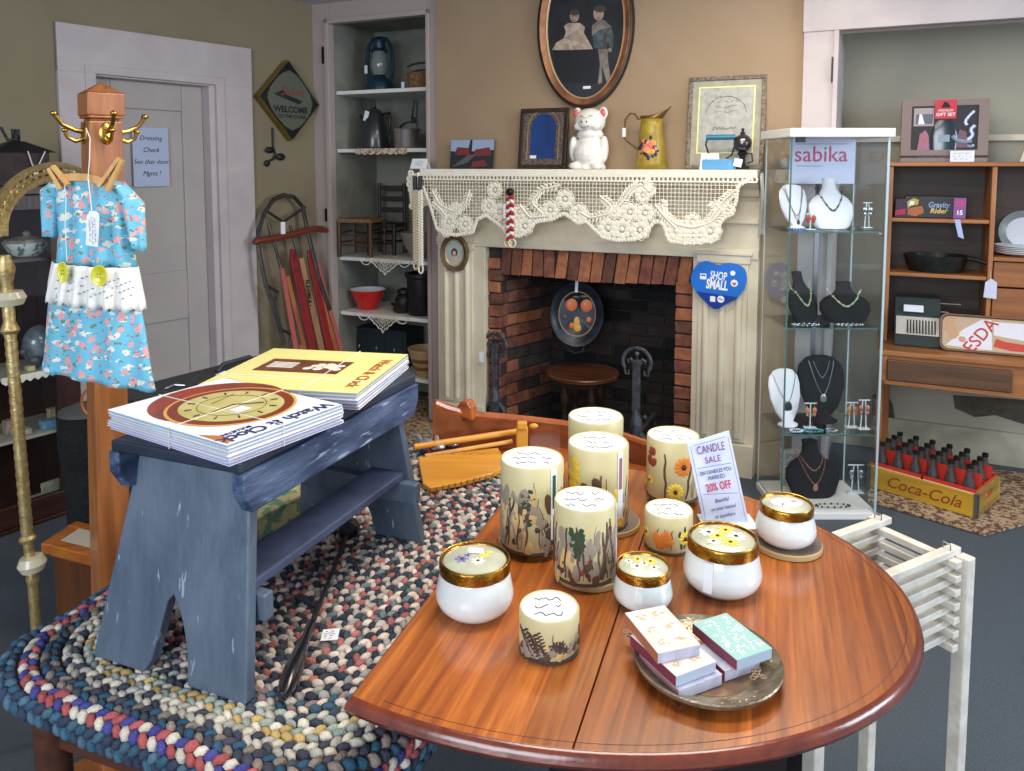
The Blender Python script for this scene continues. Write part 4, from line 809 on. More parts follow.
# ---------------------------------------------------------------- dark display cabinet on the left
CW = -.36                                             # its front stands this far off the wall
c1 = LW.p(84, 450, CW).x; c0 = c1 - 1.25; ctop = LW.p(30, 186, CW).z; cbot = LW.p(60, 512, CW).z
m_mah = wood('dark mahogany', c(62, 34, 28), c(38, 22, 20), 2, .35, .3); m_mahx = wood('dark mahogany rail', c(70, 38, 30), c(40, 24, 22), 0, .35, .3)
t = thing('display_cabinet', 'dark wooden glass front display cabinet against the left wall', 'cabinet', LW.w((c0 + c1) / 2, -.19, 0), LW.rot)
def lb_(name, m, bx, par=None, bev=.004):
    b = MB(LW)
    for q in bx: b.box(*q)
    return b.build(name, m, par or t, bevel=bev)
lb_('side_panel', m_mah, [(c1 - .02, c1, CW + .04, -.02, cbot, ctop - .03)]); lb_('side_panel', m_mah, [(c0, c0 + .02, CW + .04, -.02, cbot, ctop - .03)])
lb_('back_panel', m_mah, [(c0, c1, -.03, -.015, cbot, ctop - .03)]); lb_('top', m_mahx, [(c0 - .03, c1 + .03, CW - .03, -.01, ctop - .035, ctop)]); lb_('base_rail', m_mahx, [(c0, c1 + .01, CW, CW + .03, cbot, cbot + .09), (c0, c1 + .02, CW - .012, -.02, cbot - .02, cbot)])
pw = LW.p(84, 450, CW).x - LW.p(60, 450, CW).x
d_ = lb_('door', m_mah, [(c1 - pw, c1, CW, CW + .03, cbot + .09, ctop - .035), (c0, c0 + pw, CW, CW + .03, cbot + .09, ctop - .035), (c0, c1, CW, CW + .03, ctop - .10, ctop - .035)])
b = MB(LW); b.box(c1 - pw / 2 - .006, c1 - pw / 2 + .006, CW - .012, CW, .62, .66); b.build('escutcheon', m_brass, d_)
lb_('foot', m_mah, [(c1 - .05, c1, CW, CW + .05, 0, cbot - .02)]); lb_('foot', m_mah, [(c0, c0 + .05, CW, CW + .05, 0, cbot - .02)])
b = MB(LW); b.box(c0 + pw, c1 - pw, CW + .012, CW + .015, cbot + .09, ctop - .1); b.build('glass_pane', m_glass, t)
CS = []
for yy in (256, 367, 428, 505):
    z = LW.p(58, yy, CW + .06).z; CS.append(z); lb_('shelf', mat('pale cabinet shelf', c(176, 172, 158), .6) if yy in (367, 428) else m_mahx, [(c0 + .02, c1 - .02, CW + .05, -.03, z - .014, z)], bev=.002)
def incab(px, i, off=CW + .15): q = LW.p(px, 300, off); return LW.w(q.x, off, CS[i] + .001)
k = (LW.w(LW.p(30, 300, CW + .15))).y / 780
m_por = mat('blue white porcelain', c(190, 198, 192), .25, col2=c(96, 112, 110), vs=40, contrast=(.5, .56), coat=.4)
t = thing('soup_tureen', 'oval blue and white lidded china dish on the upper cabinet shelf', 'dish', incab(30, 0), LW.rot)
b = MB(); b.lathe([(12 * k, 0), (16 * k, 2 * k), (22 * k, 13 * k), (22 * k, 14 * k)], 24, sy=.7); b.build('dish', m_por, t, smooth=True)
b = MB(); b.lathe([(22.5 * k, 14 * k), (21 * k, 17 * k), (10 * k, 20 * k), (3 * k, 21 * k), (4 * k, 24 * k), (1 * k, 26 * k)], 24, sy=.7); b.build('lid', mat('brownish china lid', c(140, 128, 110), .3, col2=c(100, 104, 98), vs=30), t, smooth=True)
t = thing('round_vase', 'grey blue round glass vase on the middle cabinet shelf', 'vase', incab(38, 1), LW.rot)
b = MB(); b.sph(0, 0, 22 * k, 17 * k, 14 * k, 20 * k, 20); b.lathe([(9 * k, 0), (7 * k, 4 * k), (10 * k, 8 * k)], 16); b.build('body', mat('grey blue glass', c(124, 136, 146), .2, col2=c(84, 94, 102), vs=14, coat=.5), t, smooth=True)
t = thing('bird_figurine', 'dark bird figurine with a pale foot in front of the round vase', 'figurine', incab(27, 1, CW + .09), LW.rot)
b = MB(); b.sph(0, 0, 10 * k, 6 * k, 4 * k, 5 * k, 12, Matrix.Rotation(.5, 4, 'Y')); b.sph(-6 * k, 0, 20 * k, 3.4 * k, 3 * k, 3.4 * k); b.tube([(-2 * k, 0, 12 * k), (-5 * k, 0, 18 * k)], 2 * k, 8); b.sph(6 * k, 0, 6 * k, 5 * k, 2 * k, 2 * k); b.build('body', mat('slate blue glaze', c(66, 74, 84), .35), t, smooth=True)
b = MB(); b.box(-4 * k, 3 * k, -4 * k, 4 * k, 0, 5 * k); b.build('base', mat('pale yellow base', c(200, 188, 130), .5), t, bevel=.003)
b = MB(LW); q0_ = LW.p(0, 365, CW + .05).x; q1_ = LW.p(56, 365, CW + .05).x; n = 14
b.pz([(q0_, CS[1] + .002), (q1_, CS[1] + .002)] + [(q1_ + (q0_ - q1_) * i / n, CS[1] - .02 - (.012 if i % 2 else 0)) for i in range(n + 1)], CW + .040, CW + .048); tag(b.build('shelf_doily', m_lace), 'scalloped lace edging on the cabinet middle shelf', 'doily')
R = random.Random(5)
for (px, i, w_, h_, d2, cc_, nm, lb, cat) in ((44, 2, 17, 8, 10, (110, 168, 196), 'flat_box', 'light blue narrow box on the cabinet shelf', 'box'), (50, 2, 15, 16, 6, (196, 178, 130), 'card_box', 'tan cardboard box standing on the cabinet shelf behind the blue one', 'box'), (4, 2, 12, 14, 8, (178, 150, 138), 'card_box', 'pinkish box at the left edge of the cabinet shelf', 'box'), (41, 3, 18, 24, 2, (184, 186, 160), 'greeting_card', 'pale green card standing on the lowest cabinet shelf', 'card'), (12, 3, 22, 5, 14, (160, 152, 140), 'flat_box', 'flat grey white tray of trinkets on the lowest cabinet shelf', 'tray'), (14, 2, 16, 5, 10, (196, 190, 176), 'flat_box', 'white flat box on the cabinet shelf left of the blue box', 'box'), (28, 3, 14, 9, 6, (206, 198, 180), 'card_box', 'white small box left of the green card on the lowest shelf', 'box'), (20, 0, 0, 0, 0, (0, 0, 0), '', '', ''), (56, 3, 12, 12, 8, (170, 164, 148), 'card_box', 'small pale packet beside the green card', 'box')):
    if not nm: continue
    off = CW + .10 + (.05 if nm == 'card_box' else 0); T = thing(nm, lb, cat, incab(px, i, off), LW.rot + (.1 if nm != 'flat_box' else 0))
    mm = mat(nm + str(px), c(*cc_), .6, col2=c(*[int(v * .82) for v in cc_]), vs=30)
    b = MB(); b.box(-w_ * k / 2, w_ * k / 2, -d2 * k / 2, d2 * k / 2, 0, h_ * k * .8); b.build('box_body', mm, T, bevel=.002)
    b = MB(); b.box(-w_ * k / 2 - .001, w_ * k / 2 + .001, -d2 * k / 2 - .001, d2 * k / 2 + .001, h_ * k * .8, h_ * k); b.build('lid', mm, T, bevel=.002)
# lantern box on top of the cabinet
q = LW.p(18, 176, CW + .12); k = LW.w(q).y / 780
t = thing('metal_lantern', 'black metal box lantern with a pitched lid on the dark cabinet', 'lantern', LW.w(q.x, CW + .12, ctop), LW.rot)
m_rust = mat('rusty brown metal', c(58, 42, 38), .6, .3, col2=c(36, 30, 30), vs=20)
b = MB(); b.box(-26 * k, 24 * k, -15 * k, 15 * k, 0, 34 * k); b.build('box_body', m_rust, t, bevel=.004)
b = MB(); b.cm = 0
b.add([(-30 * k, -19 * k, 33 * k), (30 * k, -19 * k, 33 * k), (30 * k, 19 * k, 33 * k), (-30 * k, 19 * k, 33 * k), (-6 * k, -4 * k, 44 * k), (6 * k, -4 * k, 44 * k), (6 * k, 4 * k, 44 * k), (-6 * k, 4 * k, 44 * k)], [(0, 1, 5, 4), (1, 2, 6, 5), (2, 3, 7, 6), (3, 0, 4, 7), (4, 5, 6, 7), (3, 2, 1, 0)]); b.build('pitched_lid', m_black, t, bevel=.002)
b = MB(); b.cyl(0, 0, 42 * k, 50 * k, 4 * k, 8); 
for a in range(4): b.cyl(3 * k * math.cos(a * PI / 2), 3 * k * math.sin(a * PI / 2), 50 * k, 56 * k, 1.2 * k, 6)
b.build('finial', m_black, t, smooth=True)
b = MB(); b.tube([(-2 * k, -4 * k, 46 * k), (-9 * k, -4 * k, 45 * k), (-14 * k, -4 * k, 56 * k), (-22 * k, -4 * k, 60 * k), (-30 * k, -4 * k, 57 * k)], 1.5 * k, 7); b.build('carry_handle', m_black, t, smooth=True)
b = MB(); b.tube([(2 * k, -20 * k, 34 * k), (6 * k, -18 * k, 22 * k), (9 * k, -18 * k, 14 * k), (13 * k, -18 * k, 22 * k), (18 * k, -20 * k, 34 * k)], .6 * k, 4); b.sph(9 * k, -18 * k, 12 * k, 2 * k, 1 * k, 2.5 * k, 6); b.build('string_tie', m_string, t)
# ---------------------------------------------------------------- brass headboard leaning
m_br = mat('old pale brass', c(214, 192, 138), .38, .7, col2=c(176, 150, 92), vs=60, bump=.25, bs=200)
m_ivo = mat('ivory porcelain', c(214, 206, 176), .3, coat=.3)
base_ = UY(36, 635, 1.92)
HA = math.atan2(.96, -.27) 
t = thing('brass_headboard', 'tall brass bed headboard with an arched top and a ribbed post', 'headboard', (base_.x - .01, base_.y, 0), HA)
def hb(px, py, dx=0.0):                       # point on the leaning post plane, in local coordinates
    p = UY(px, py, 1.92 + dx); return PM[t.name].inverted() @ p
P0 = hb(36, 640); P1 = hb(32, 575); P2 = hb(28, 543); P3 = hb(10, 330); P4 = hb(5, 262); P5 = hb(4, 236)
foot = P0 + (P0 - P3) * ((P0.z) / (P3.z - P0.z))
b = MB(); pts = [foot, P1]; b.tube(pts, .0125, 10)
for j in range(30): pass
b.build('lower_post', m_br, t, smooth=True)
b = MB(); N = 46; b.tube([P2.lerp(P3, i / N) for i in range(N + 1)], [.0155 if i % 2 else .0135 for i in range(N + 1)], 10); b.build('ribbed_post', m_br, t, smooth=True)
def knobs(A_, B_, prof, name, m):
    d = (B_ - A_); M = d.to_track_quat('Z', 'Y').to_matrix().to_4x4(); b = MB(); b.lathe([(r, z * d.length) for r, z in prof], 18, Matrix.Translation(A_) @ M); b.build(name, m, t, smooth=True)
knobs(P1, P2, [(.012, -.3), (.016, -.1), (.012, .05), (.012, 1), (.018, 1.05), (.02, 1.15), (.014, 1.25)], 'collar', m_br)
knobs(hb(33, 571), hb(31, 556), [(.001, 0), (.026, .05), (.034, .5), (.026, .95), (.001, 1)], 'porcelain_knob', m_ivo)
knobs(P3, P4, [(.018, -.05), (.022, 0), (.014, .12), (.014, .7), (.018, .8), (.022, .9), (.013, 1.1)], 'collar', m_br)
knobs(hb(8, 306), hb(7, 290), [(.001, 0), (.034, .08), (.042, .5), (.034, .92), (.001, 1)], 'porcelain_knob', m_ivo)
b = MB(); zt2 = P5.z
def arch(w, h, z0, xo=0): return [(xo + w / 2 - w / 2 * math.cos(PI * k / 24), 0, z0 + h * math.sin(PI * k / 24) ** .8) for k in range(25)]
HW = .95
O5 = P5
b.tube([(O5.x + x, O5.y, z) for x, y, z in arch(HW, .135, zt2)], .010, 8); b.tube([(O5.x - .07 + x, O5.y, z) for x, y, z in arch(HW + .14, .175, zt2 + .0)], .0095, 8)
b.build('arched_rails', m_br, t, smooth=True)
b = MB(); A1 = arch(HW + .06, .155, zt2, -.03)
for i, (x, y, z) in enumerate(A1[1:-1]):
    for s_ in (-1, 1): b.sph(0, 0, 0, .016, .004, .006, 6, Matrix.Translation((O5.x + x + s_ * .006, O5.y, z + .006 * s_)) @ Matrix.Rotation(.8 * s_ + i * .5, 4, 'Y'), 4)
b.tube([(O5.x + x, O5.y, z) for x, y, z in A1], .0045, 6); b.build('leaf_castings', m_br, t, smooth=True)
fp2 = foot + Vector((HW, 0, 0)); b = MB(); b.tube([fp2, Vector((O5.x + HW, O5.y, zt2))], .0135, 10); b.build('post', m_br, t, smooth=True)

# ---------------------------------------------------------------- newel post coat rack
NY = 1.78; nb = UY(114, 600, NY); nt_ = UY(103, 120, NY); kn = NY / 780
m_oak = wood('reddish oak', c(178, 112, 60), c(134, 76, 38), 2, .4, .3, vs=12)
t = thing('coat_rack', 'reddish oak newel post coat rack with brass double hooks', 'coat rack', (nb.x - .0, NY, 0), math.radians(43))
zt3 = UY(103, 82, NY).z; zc = UY(103, 119, NY).z; pwd = .066; sh_ = UY(103, 119, NY).x - nb.x; sl = sh_ / (zc - .6)
I_ = PM[t.name].inverted()
def sk(z): d = I_.to_3x3() @ Vector((sl * (z - .75), 0, 0)); return d
def skbox(b, h, z0, z1, top=None):
    vs = []
    for z in (z0, z1):
        d = sk(z)
        for y in (-h, h):
            for x in (-h, h): vs.append((x + d.x, y + d.y, z))
    b.add(vs, [(0, 2, 3, 1), (4, 5, 7, 6), (0, 1, 5, 4), (2, 6, 7, 3), (0, 4, 6, 2), (1, 3, 7, 5)])
b = MB(); skbox(b, .035, .0, zc - .006); skbox(b, .030, zc - .006, zc); b.build('post', m_oak, t, bevel=.005)
b = MB(); d = sk(zt3); h = .0395; z1_, z2_ = zc + .002, zt3 - .026
skbox(b, .037, zc, zc + .006); skbox(b, h, z1_ + .004, z2_); n = len(b.v)
b.add([(d.x + x, d.y + y, z2_) for x, y in ((-h, -h), (h, -h), (h, h), (-h, h))] + [(d.x, d.y, zt3)], [(0, 1, 4), (1, 2, 4), (2, 3, 4), (3, 0, 4)]); b.build('cap', m_oak, t, bevel=.003)
b = MB(); skbox(b, .09, 0, .04); b.build('base', m_oak, t, bevel=.006)
zh = UY(103, 132, NY).z; hx = sk(zh)
for k, a in enumerate((0, 90, 180, 270)):
    M = Matrix.Translation((hx.x, hx.y, zh)) @ Matrix.Rotation(math.radians(a), 4, 'Z'); y0 = -.034
    b = MB(); b.sph(0, y0, -.004, .016, .006, .026, 12, M)
    b.tube([(0, y0, 0), (0, y0 - .02, .002), (0, y0 - .045, .014), (0, y0 - .058, .034)], [.007, .005, .0045, .005], 8, M=M); b.sph(0, y0 - .06, .038, .008, .008, .006, 10, M)
    b.tube([(0, y0, -.014), (0, y0 - .02, -.022), (0, y0 - .036, -.014), (0, y0 - .040, -.002)], [.006, .0045, .004, .0045], 8, M=M); b.sph(0, y0 - .041, .002, .007, .007, .005, 10, M)
    b.build('double_hook', m_brass, t, smooth=True)

# ---------------------------------------------------------------- little dress on a clothespin hanger
DY = 1.655
def dp(x, y, d=0): return UY(x, y, DY + d)
m = bpy.data.materials.new('blue animal print cotton'); m.use_nodes = True; nt = m.node_tree; N = nt.nodes; L = nt.links; bs_ = N['Principled BSDF']; bs_.inputs['Roughness'].default_value = .85; MC['print'] = m
tc = N.new('ShaderNodeTexCoord'); prev = None
def spots(scale, thr, colr, prevsock, stretch, jit=.9, off=0):
    mp = N.new('ShaderNodeMapping'); mp.inputs['Scale'].default_value = stretch; mp.inputs['Location'].default_value = (off, off * .3, off * .7); L.new(tc.outputs['Object'], mp.inputs[0])
    ns = N.new('ShaderNodeTexNoise'); ns.inputs['Scale'].default_value = 90; L.new(mp.outputs[0], ns.inputs['Vector'])
    ad = N.new('ShaderNodeMixRGB'); ad.blend_type = 'LINEAR_LIGHT'; ad.inputs[0].default_value = .012; L.new(mp.outputs[0], ad.inputs[1]); L.new(ns.outputs['Color'], ad.inputs[2])
    v = N.new('ShaderNodeTexVoronoi'); v.inputs['Scale'].default_value = scale; v.inputs['Randomness'].default_value = jit; L.new(ad.outputs[0], v.inputs['Vector'])
    lt = N.new('ShaderNodeMath'); lt.operation = 'LESS_THAN'; lt.inputs[1].default_value = thr; L.new(v.outputs['Distance'], lt.inputs[0])
    mx = N.new('ShaderNodeMixRGB'); mx.inputs[2].default_value = colr; L.new(lt.outputs[0], mx.inputs[0])
    if prevsock is None: mx.inputs[1].default_value = c(110, 186, 212)
    else: L.new(prevsock, mx.inputs[1])
    return mx.outputs[0]
s_ = spots(36, .34, c(224, 226, 216), None, (1, .5, 1.5), .9, .3); s_ = spots(52, .22, c(96, 140, 110), s_, (1, .5, 1.2), .9, .7); s_ = spots(34, .30, c(226, 162, 160), s_, (1.3, .5, 1), .9, .0); s_ = spots(70, .2, c(186, 116, 116), s_, (1, .5, 1), .9, .9)
L.new(s_, bs_.inputs['Base Color'])
t = thing('child_dress', 'light blue child dress with pink print and white eyelet ruffle on the coat rack', 'dress', tuple(dp(95, 390)), 0)
I_ = PM[t.name].inverted()
def cloth(name, rows, thick, folds, m, amp=.006, ph=0, solid=.0015, par=None, scallop=0):
    b = MB(); NS = 120 if scallop else 40; R_ = []
    for i, (xl, yl, xr, yr) in enumerate(rows):
        r = []
        for k in range(NS):
            a = 2 * PI * k / NS; s = .5 - .5 * math.cos(a) if False else (1 - math.cos(a)) / 2
            x = xl + (xr - xl) * s; y = yl + (yr - yl) * s; f = amp * math.sin(folds * s * 2 * PI + ph + i * .15) * (i / len(rows) * .7 + .3)
            p = I_ @ dp(x, y); p.y += -thick * math.sin(a) + f; p.z -= scallop * abs(math.sin(s * 11 * PI)) * (i == len(rows) - 1); r.append(p)
        R_.append(r)
    b.grid(R_, closeu=True); return b.build(name, m, par or t, smooth=70, solid=solid)
def interp(rows, n):
    out = []
    for i in range(len(rows) - 1):
        for k in range(n): out.append(tuple(a + (b_ - a) * k / n for a, b_ in zip(rows[i], rows[i + 1])))
    return out + [rows[-1]]
cloth('bodice', interp([(62, 178, 116, 181), (52, 190, 126, 194), (54, 210, 130, 214), (57, 235, 131, 240), (55, 262, 135, 268)], 3), .022, 4, m, .008)
cloth('skirt', interp([(54, 262, 135, 268), (50, 285, 138, 292), (46, 320, 146, 330), (43, 355, 153, 372), (41, 368, 157, 391)], 4), .027, 3.5, m, .009)
for nm, rows in (('sleeve', [(50, 184, 62, 180), (41, 190, 60, 196), (42, 212, 59, 214), (45, 235, 58, 237)]), ('sleeve', [(112, 181, 122, 182), (116, 192, 144, 204), (124, 216, 145, 226), (133, 246, 146, 251)])):
    cloth(nm, interp(rows, 4), .020, 1.5, m, .005)
m_eye = mat('white eyelet cotton', c(236, 234, 228), .85)
o = cloth('ruffle', interp([(53, 261, 137, 267), (48, 282, 142, 291), (46, 297, 146, 308)], 4), .040, 6.5, m_eye, .010, scallop=.008); o['label'] = 'white eyelet ruffle'
b = MB(); R = random.Random(3)
for i in range(46):
    sx = .06 + .88 * ((i * .618) % 1); sy = .28 + .6 * (((i * 7) % 11) / 11); x = 50 + 90 * sx; y = 264 + 6 * sx + 36 * sy; a = math.acos(1 - 2 * sx); p = I_ @ dp(x, y, -.042 * math.sin(a) - .003); b.sph(p.x, p.y, p.z, .0016, .005, .0016, 6, rings=4)
for k in range(20):
    sx = (k + .5) / 20; pass
b.build('eyelet_holes', mat('eyelet shade', c(120, 140, 150), .9), t)
m_yb = mat('yellow button plastic', c(206, 200, 40), .3, coat=.3)
for (x, y, rx_) in ((63.5, 272, .0095), (100, 275.5, .0145)):
    p = I_ @ dp(x, y, -.050); b = MB(); b.lathe([(.001, 0), (.0145, 0), (.0165, .002), (.0165, .005), (.0135, .005), (.012, .0035), (.001, .0035)], 20, Matrix.Translation((p.x, p.y, p.z)) @ Matrix.Rotation(PI / 2, 4, 'X') @ Matrix.Diagonal((rx_ / .0145, 1.35, 1, 1))); o = b.build('button', m_yb, t, smooth=True); o['label'] = 'big yellow button'
    b = MB(); 
    for sg in (-1, 1):
        for s2 in (-1, 1): b.sph(p.x + sg * .003 * rx_ / .0145, p.y - .0038, p.z + s2 * .0035, .0014, .0006, .0016, 6, rings=4)
    b.build('button_holes', mat('dark olive', c(120, 116, 20), .5), o)
t2 = thing('clothespin_hanger', 'small wooden hanger with two clothespins holding the blue dress', 'hanger', tuple(dp(89, 183)), 0); J_ = PM[t2.name].inverted()
m_pin = wood('clothespin wood', c(218, 172, 104), c(190, 140, 76), 2, .5)
b = MB(); pts = [J_ @ dp(x, y, -.028) for x, y in ((60, 179), (72, 177), (86, 177.5), (100, 181), (108, 184))]; b.grid([[p + Vector((0, 0, s)) for p in pts] for s in (-.008, .008)]); b.build('hanger_bar', m_pin, t2, solid=.006, bevel=.001)
for (a0, a1) in (((51, 167), (65, 187)), ((121, 159), (103, 189))):
    q0_, q1_ = J_ @ dp(*a0, -.035), J_ @ dp(*a1, -.035); d = (q1_ - q0_); b = MB()
    for s_ in (-1, 1):
        M = Matrix.Translation((q0_ + q1_) / 2) @ d.to_track_quat('Z', 'Y').to_matrix().to_4x4(); b.box(-.0055, .0055, -.004, .004, -d.length / 2, d.length / 2, M @ Matrix.Translation((.0, s_ * .0065, 0)) @ Matrix.Rotation(s_ * -.08, 4, 'X'))
    b.tube([M @ Vector((.007 * math.cos(a), .008 * math.sin(a), .004 + .0006 * i)) for i, a in enumerate([k_ * PI / 4 for k_ in range(9)])], .0009, 4)
    b.build('clothespin', m_pin, t2, bevel=.0012)
b = MB(); b.tube([J_ @ dp(x, y, d) for x, y, d in ((86, 128, -.05), (90, 138, -.045), (89.5, 160, -.045), (88, 178, -.04), (93, 222, -.05))], .0012, 5); b.tube([J_ @ dp(x, y, -.036) for x, y in ((64, 180), (66, 200), (65, 225), (67, 262))], .001, 5); b.build('string', m_string, t2)
t3 = thing('price_tag', 'white price tag hanging on a string over the front of the blue dress', 'price tag', tuple(dp(92, 246, -.05)), 0); K_ = PM[t3.name].inverted(); b = MB()
b.prism([K_ @ dp(x, y, -.05) for x, y in ((86, 245), (98, 247), (99.5, 216), (96, 211), (90, 211), (87, 216))], (0, -.0012, 0)); b.build('card', m_paper, t3)
b = MB(); q_ = K_ @ dp(93, 230, -.0525); scribble(b, q_.x, q_.z, .06, .018, 3, q_.y - .003, .0006, 5)
for i_, v_ in enumerate(b.v): v_.x, v_.z = q_.x + (v_.z - q_.z) * .9, q_.z + (v_.x - q_.x)
b.build('writing', m_ink, t3)

# ---------------------------------------------------------------- behind the rack: wicker bin, low chair, black trunk
p = UY(91, 535, 2.75); t = thing('wicker_hamper', 'tall black woven hamper behind the coat rack', 'hamper', (p.x - .0, 2.75, 0), 0)
zt4 = UY(92, 412, 2.75).z; b = MB(); 
prof = []
for i in range(61): z = .42 + (zt4 - .42) * i / 60; prof.append((.078 + .012 * math.sin(PI * i / 60) + (.003 if i % 2 else 0), z))
b.lathe([(.07, 0), (.078, .42)] + prof, 28); b.build('body', mat('black wicker', c(40, 42, 44), .6, col2=c(16, 17, 18), vs=120, bump=1, bs=220), t, smooth=True)
b = MB(); b.lathe([(.09, zt4), (.086, zt4 + .012), (.04, zt4 + .03), (.005, zt4 + .036)], 28); b.build('lid', mat('grey cloth lid', c(78, 80, 80), .8), t, smooth=True)
t = thing('wooden_hoop', 'thin wooden hoop edge behind the top of the coat rack post', 'hoop', tuple(UY(92, 402, 2.2)), 0)
b = MB(); b.tube([(.03 * math.cos(a), 0, .04 * math.sin(a)) for a in [2 * PI * k / 24 for k in range(24)]], .004, 6, closed=True); b.build('ring', m_oak, t, smooth=True)
# low stool frame with a pale pad
S0 = .36; pA, pB, pC, pD = UZ(50, 541, S0), UZ(114, 557, S0), UZ(128, 536, S0), UZ(76, 524, S0)
t = thing('low_stool', 'low brown wooden box stool with orange rails and a pale pad behind the coat rack', 'stool', (pA.x + .12, pA.y + .12, 0), 0); I_ = PM[t.name].inverted()
m_orw = wood('orange varnished wood', c(196, 118, 44), c(160, 86, 30), 0, .35, .4)
for a, d in ((pA, pB), (pB, pC), (pC, pD), (pD, pA)):
    b = MB(); a2, d2 = I_ @ a, I_ @ d; dr = (d2 - a2).normalized(); sd = Vector((-dr.y, dr.x, 0)) * .018
    b.prism([a2 + dr * .019 - sd, d2 + dr * .0185 - sd, d2 + dr * .0185 + sd, a2 + dr * .019 + sd], (0, 0, -.035 + .0009 * (a2.x + a2.y > d2.x + d2.y))); b.build('rail', m_orw, t, bevel=.004)
b = MB(); q4 = [(I_ @ x) for x in (pA.lerp(pC, .03), pB.lerp(pD, .03), pC.lerp(pA, .03), pD.lerp(pB, .03))]; b.prism([(q.x, q.y, 0) for q in q4], (0, 0, S0 - .04)); b.build('box_body', wood('brown box wood', c(112, 66, 32), c(80, 46, 24), 2, .5), t, bevel=.004)
b = MB(); b.prism([(I_ @ x) * .999 for x in (pA.lerp(pC, .1), pB.lerp(pD, .1), pC.lerp(pA, .1), pD.lerp(pB, .1))], (0, 0, -.02)); b.build('seat_pad', mat('pale pad fabric', c(196, 188, 170), .8), t, bevel=.006)
# trunk
TZ = .80; a_, d_ = UZ(132, 402, TZ), UZ(292, 359, TZ); e_ = UZ(240, 362, TZ)
dr = (d_ - a_); L_ = dr.length; ang = math.atan2(dr.y, dr.x); t = thing('instrument_case', 'long black hard case with metal latches standing behind the blue bench', 'case', (a_.x, a_.y, 0), ang)
m_case = mat('black case vinyl', c(36, 38, 42), .5, col2=c(52, 54, 58), vs=40, bump=.3, bs=200)
b = MB(); b.box(0, L_, 0, .16, .012, TZ - .06); b.build('lower_case', m_case, t, bevel=.01)
b = MB(); b.box(0, L_, 0, .16, TZ - .056, TZ); b.build('lid', m_case, t, bevel=.012)
for f in (.25, .55, .85):
    b = MB(); b.box(L_ * f - .03, L_ * f + .03, -.006, .001, TZ - .075, TZ - .03); b.tube([(L_ * f - .025, .03, TZ + .004), (L_ * f, .02, TZ + .012), (L_ * f + .03, .01, TZ + .004)], .005, 6); b.build('latch', m_steel, t, bevel=.002)
b = MB(); b.tube([(L_ * .58, .08, TZ), (L_ * .62, .08, TZ + .02), (L_ * .8, .08, TZ + .022), (L_ * .85, .08, TZ)], .008, 8); b.build('carry_handle', m_case, t, smooth=True)

# ---------------------------------------------------------------- low table that carries the rug
RZ = .638
A = UZ(-4, 670, RZ); Fp = UZ(238, 750, RZ); nv = (Fp - A); nv.z = 0; nv.normalize(); dv = Vector((-nv.y, nv.x, 0))
bots = [(433, 452), (445, 450), (470, 446), (500, 443), (530, 442.5), (560, 444), (590, 449), (620, 456), (650, 464), (690, 476)]
gal = [404, 409, 416, 418.5, 421.5, 425, 430, 437, 447, 464]
t = thing('low_table', 'low brown wooden table with moulded edge and raised back rail under the braided rug', 'table', (A.x, A.y, 0), math.atan2(nv.y, nv.x))
# local: x along the front edge, y away
I_ = PM[t.name].inverted()
BB = [UZ(x, y, RZ + .012) for x, y in bots]; lb0 = [I_ @ p for p in BB]; Lr = lb0[0].y
Wr = (I_ @ UZ(332, 764, RZ)).x; KS = (lb0[-1].x - Wr) / lb0[-1].y
m_tab = wood('orange brown table wood', c(190, 104, 44), c(140, 70, 30), 0, .3, .5); m_tabd = wood('dark table wood', c(96, 54, 34), c(62, 36, 26), 0, .45, .2)
def outline(d): return [(-d, -d), (Wr + d, -d)] + [(p.x + (d if i == 0 else 0), p.y + d + .03) for i, p in enumerate(lb0[::-1])] + [(-d, Lr + .03 + d)]
b = MB(); b.py(outline(0), RZ - .022, RZ); b.py(outline(.010), RZ - .034, RZ - .020); b.py(outline(-.004), RZ - .046, RZ - .034); b.build('tabletop', m_tab, t, bevel=.004)
b = MB(); b.box(.04, Wr - .04, .05, .07, RZ - .16, RZ - .046); b.box(.04, Wr + .05, Lr - .07, Lr - .05, RZ - .16, RZ - .046); b.box(.04, .06, .05, Lr - .05, RZ - .16, RZ - .046); b.box(Wr - .06, Wr - .04, .05, Lr - .05, RZ - .16, RZ - .046); b.build('apron', m_tabd, t, bevel=.003)
for x in (.05, Wr - .05):
    for y in (.06, Lr - .06): b = MB(); b.lathe([(.016, 0), (.022, .05), (.02, .3), (.03, .34), (.03, RZ - .16), (.032, RZ - .046)], 12, Matrix.Translation((x, y, 0))); b.build('leg', m_tabd, t, smooth=True)
m_crest = wood('crest red brown', c(142, 76, 42), c(108, 54, 32), 0, .3, .5)
n = len(bots); b = MB(); lp = [I_ @ Vector((p.x, p.y, UY(q[0], g_, p.y).z)) for p, q, g_ in zip(BB, bots, gal)]
for i in range(n - 1):
    a, d = lp[i], lp[i + 1]
    b.add([(a.x, a.y, RZ), (d.x, d.y, RZ), (d.x, d.y, d.z), (a.x, a.y, a.z), (a.x, a.y + .024, RZ), (d.x, d.y + .024, RZ), (d.x, d.y + .024, d.z), (a.x, a.y + .024, a.z)], [(0, 1, 2, 3), (7, 6, 5, 4), (3, 2, 6, 7)] + ([(0, 3, 7, 4)] if i == 0 else []) + ([(1, 5, 6, 2)] if i == n - 2 else []))
b.build('back_rail', m_crest, t, smooth=True)
b = MB(); b.tube([Vector((q.x, q.y + .012, q.z)) for q in lp], .0125, 8); tag(b.build('rail_edge', m_tab, t, smooth=True), 'orange rounded edge of the back rail')
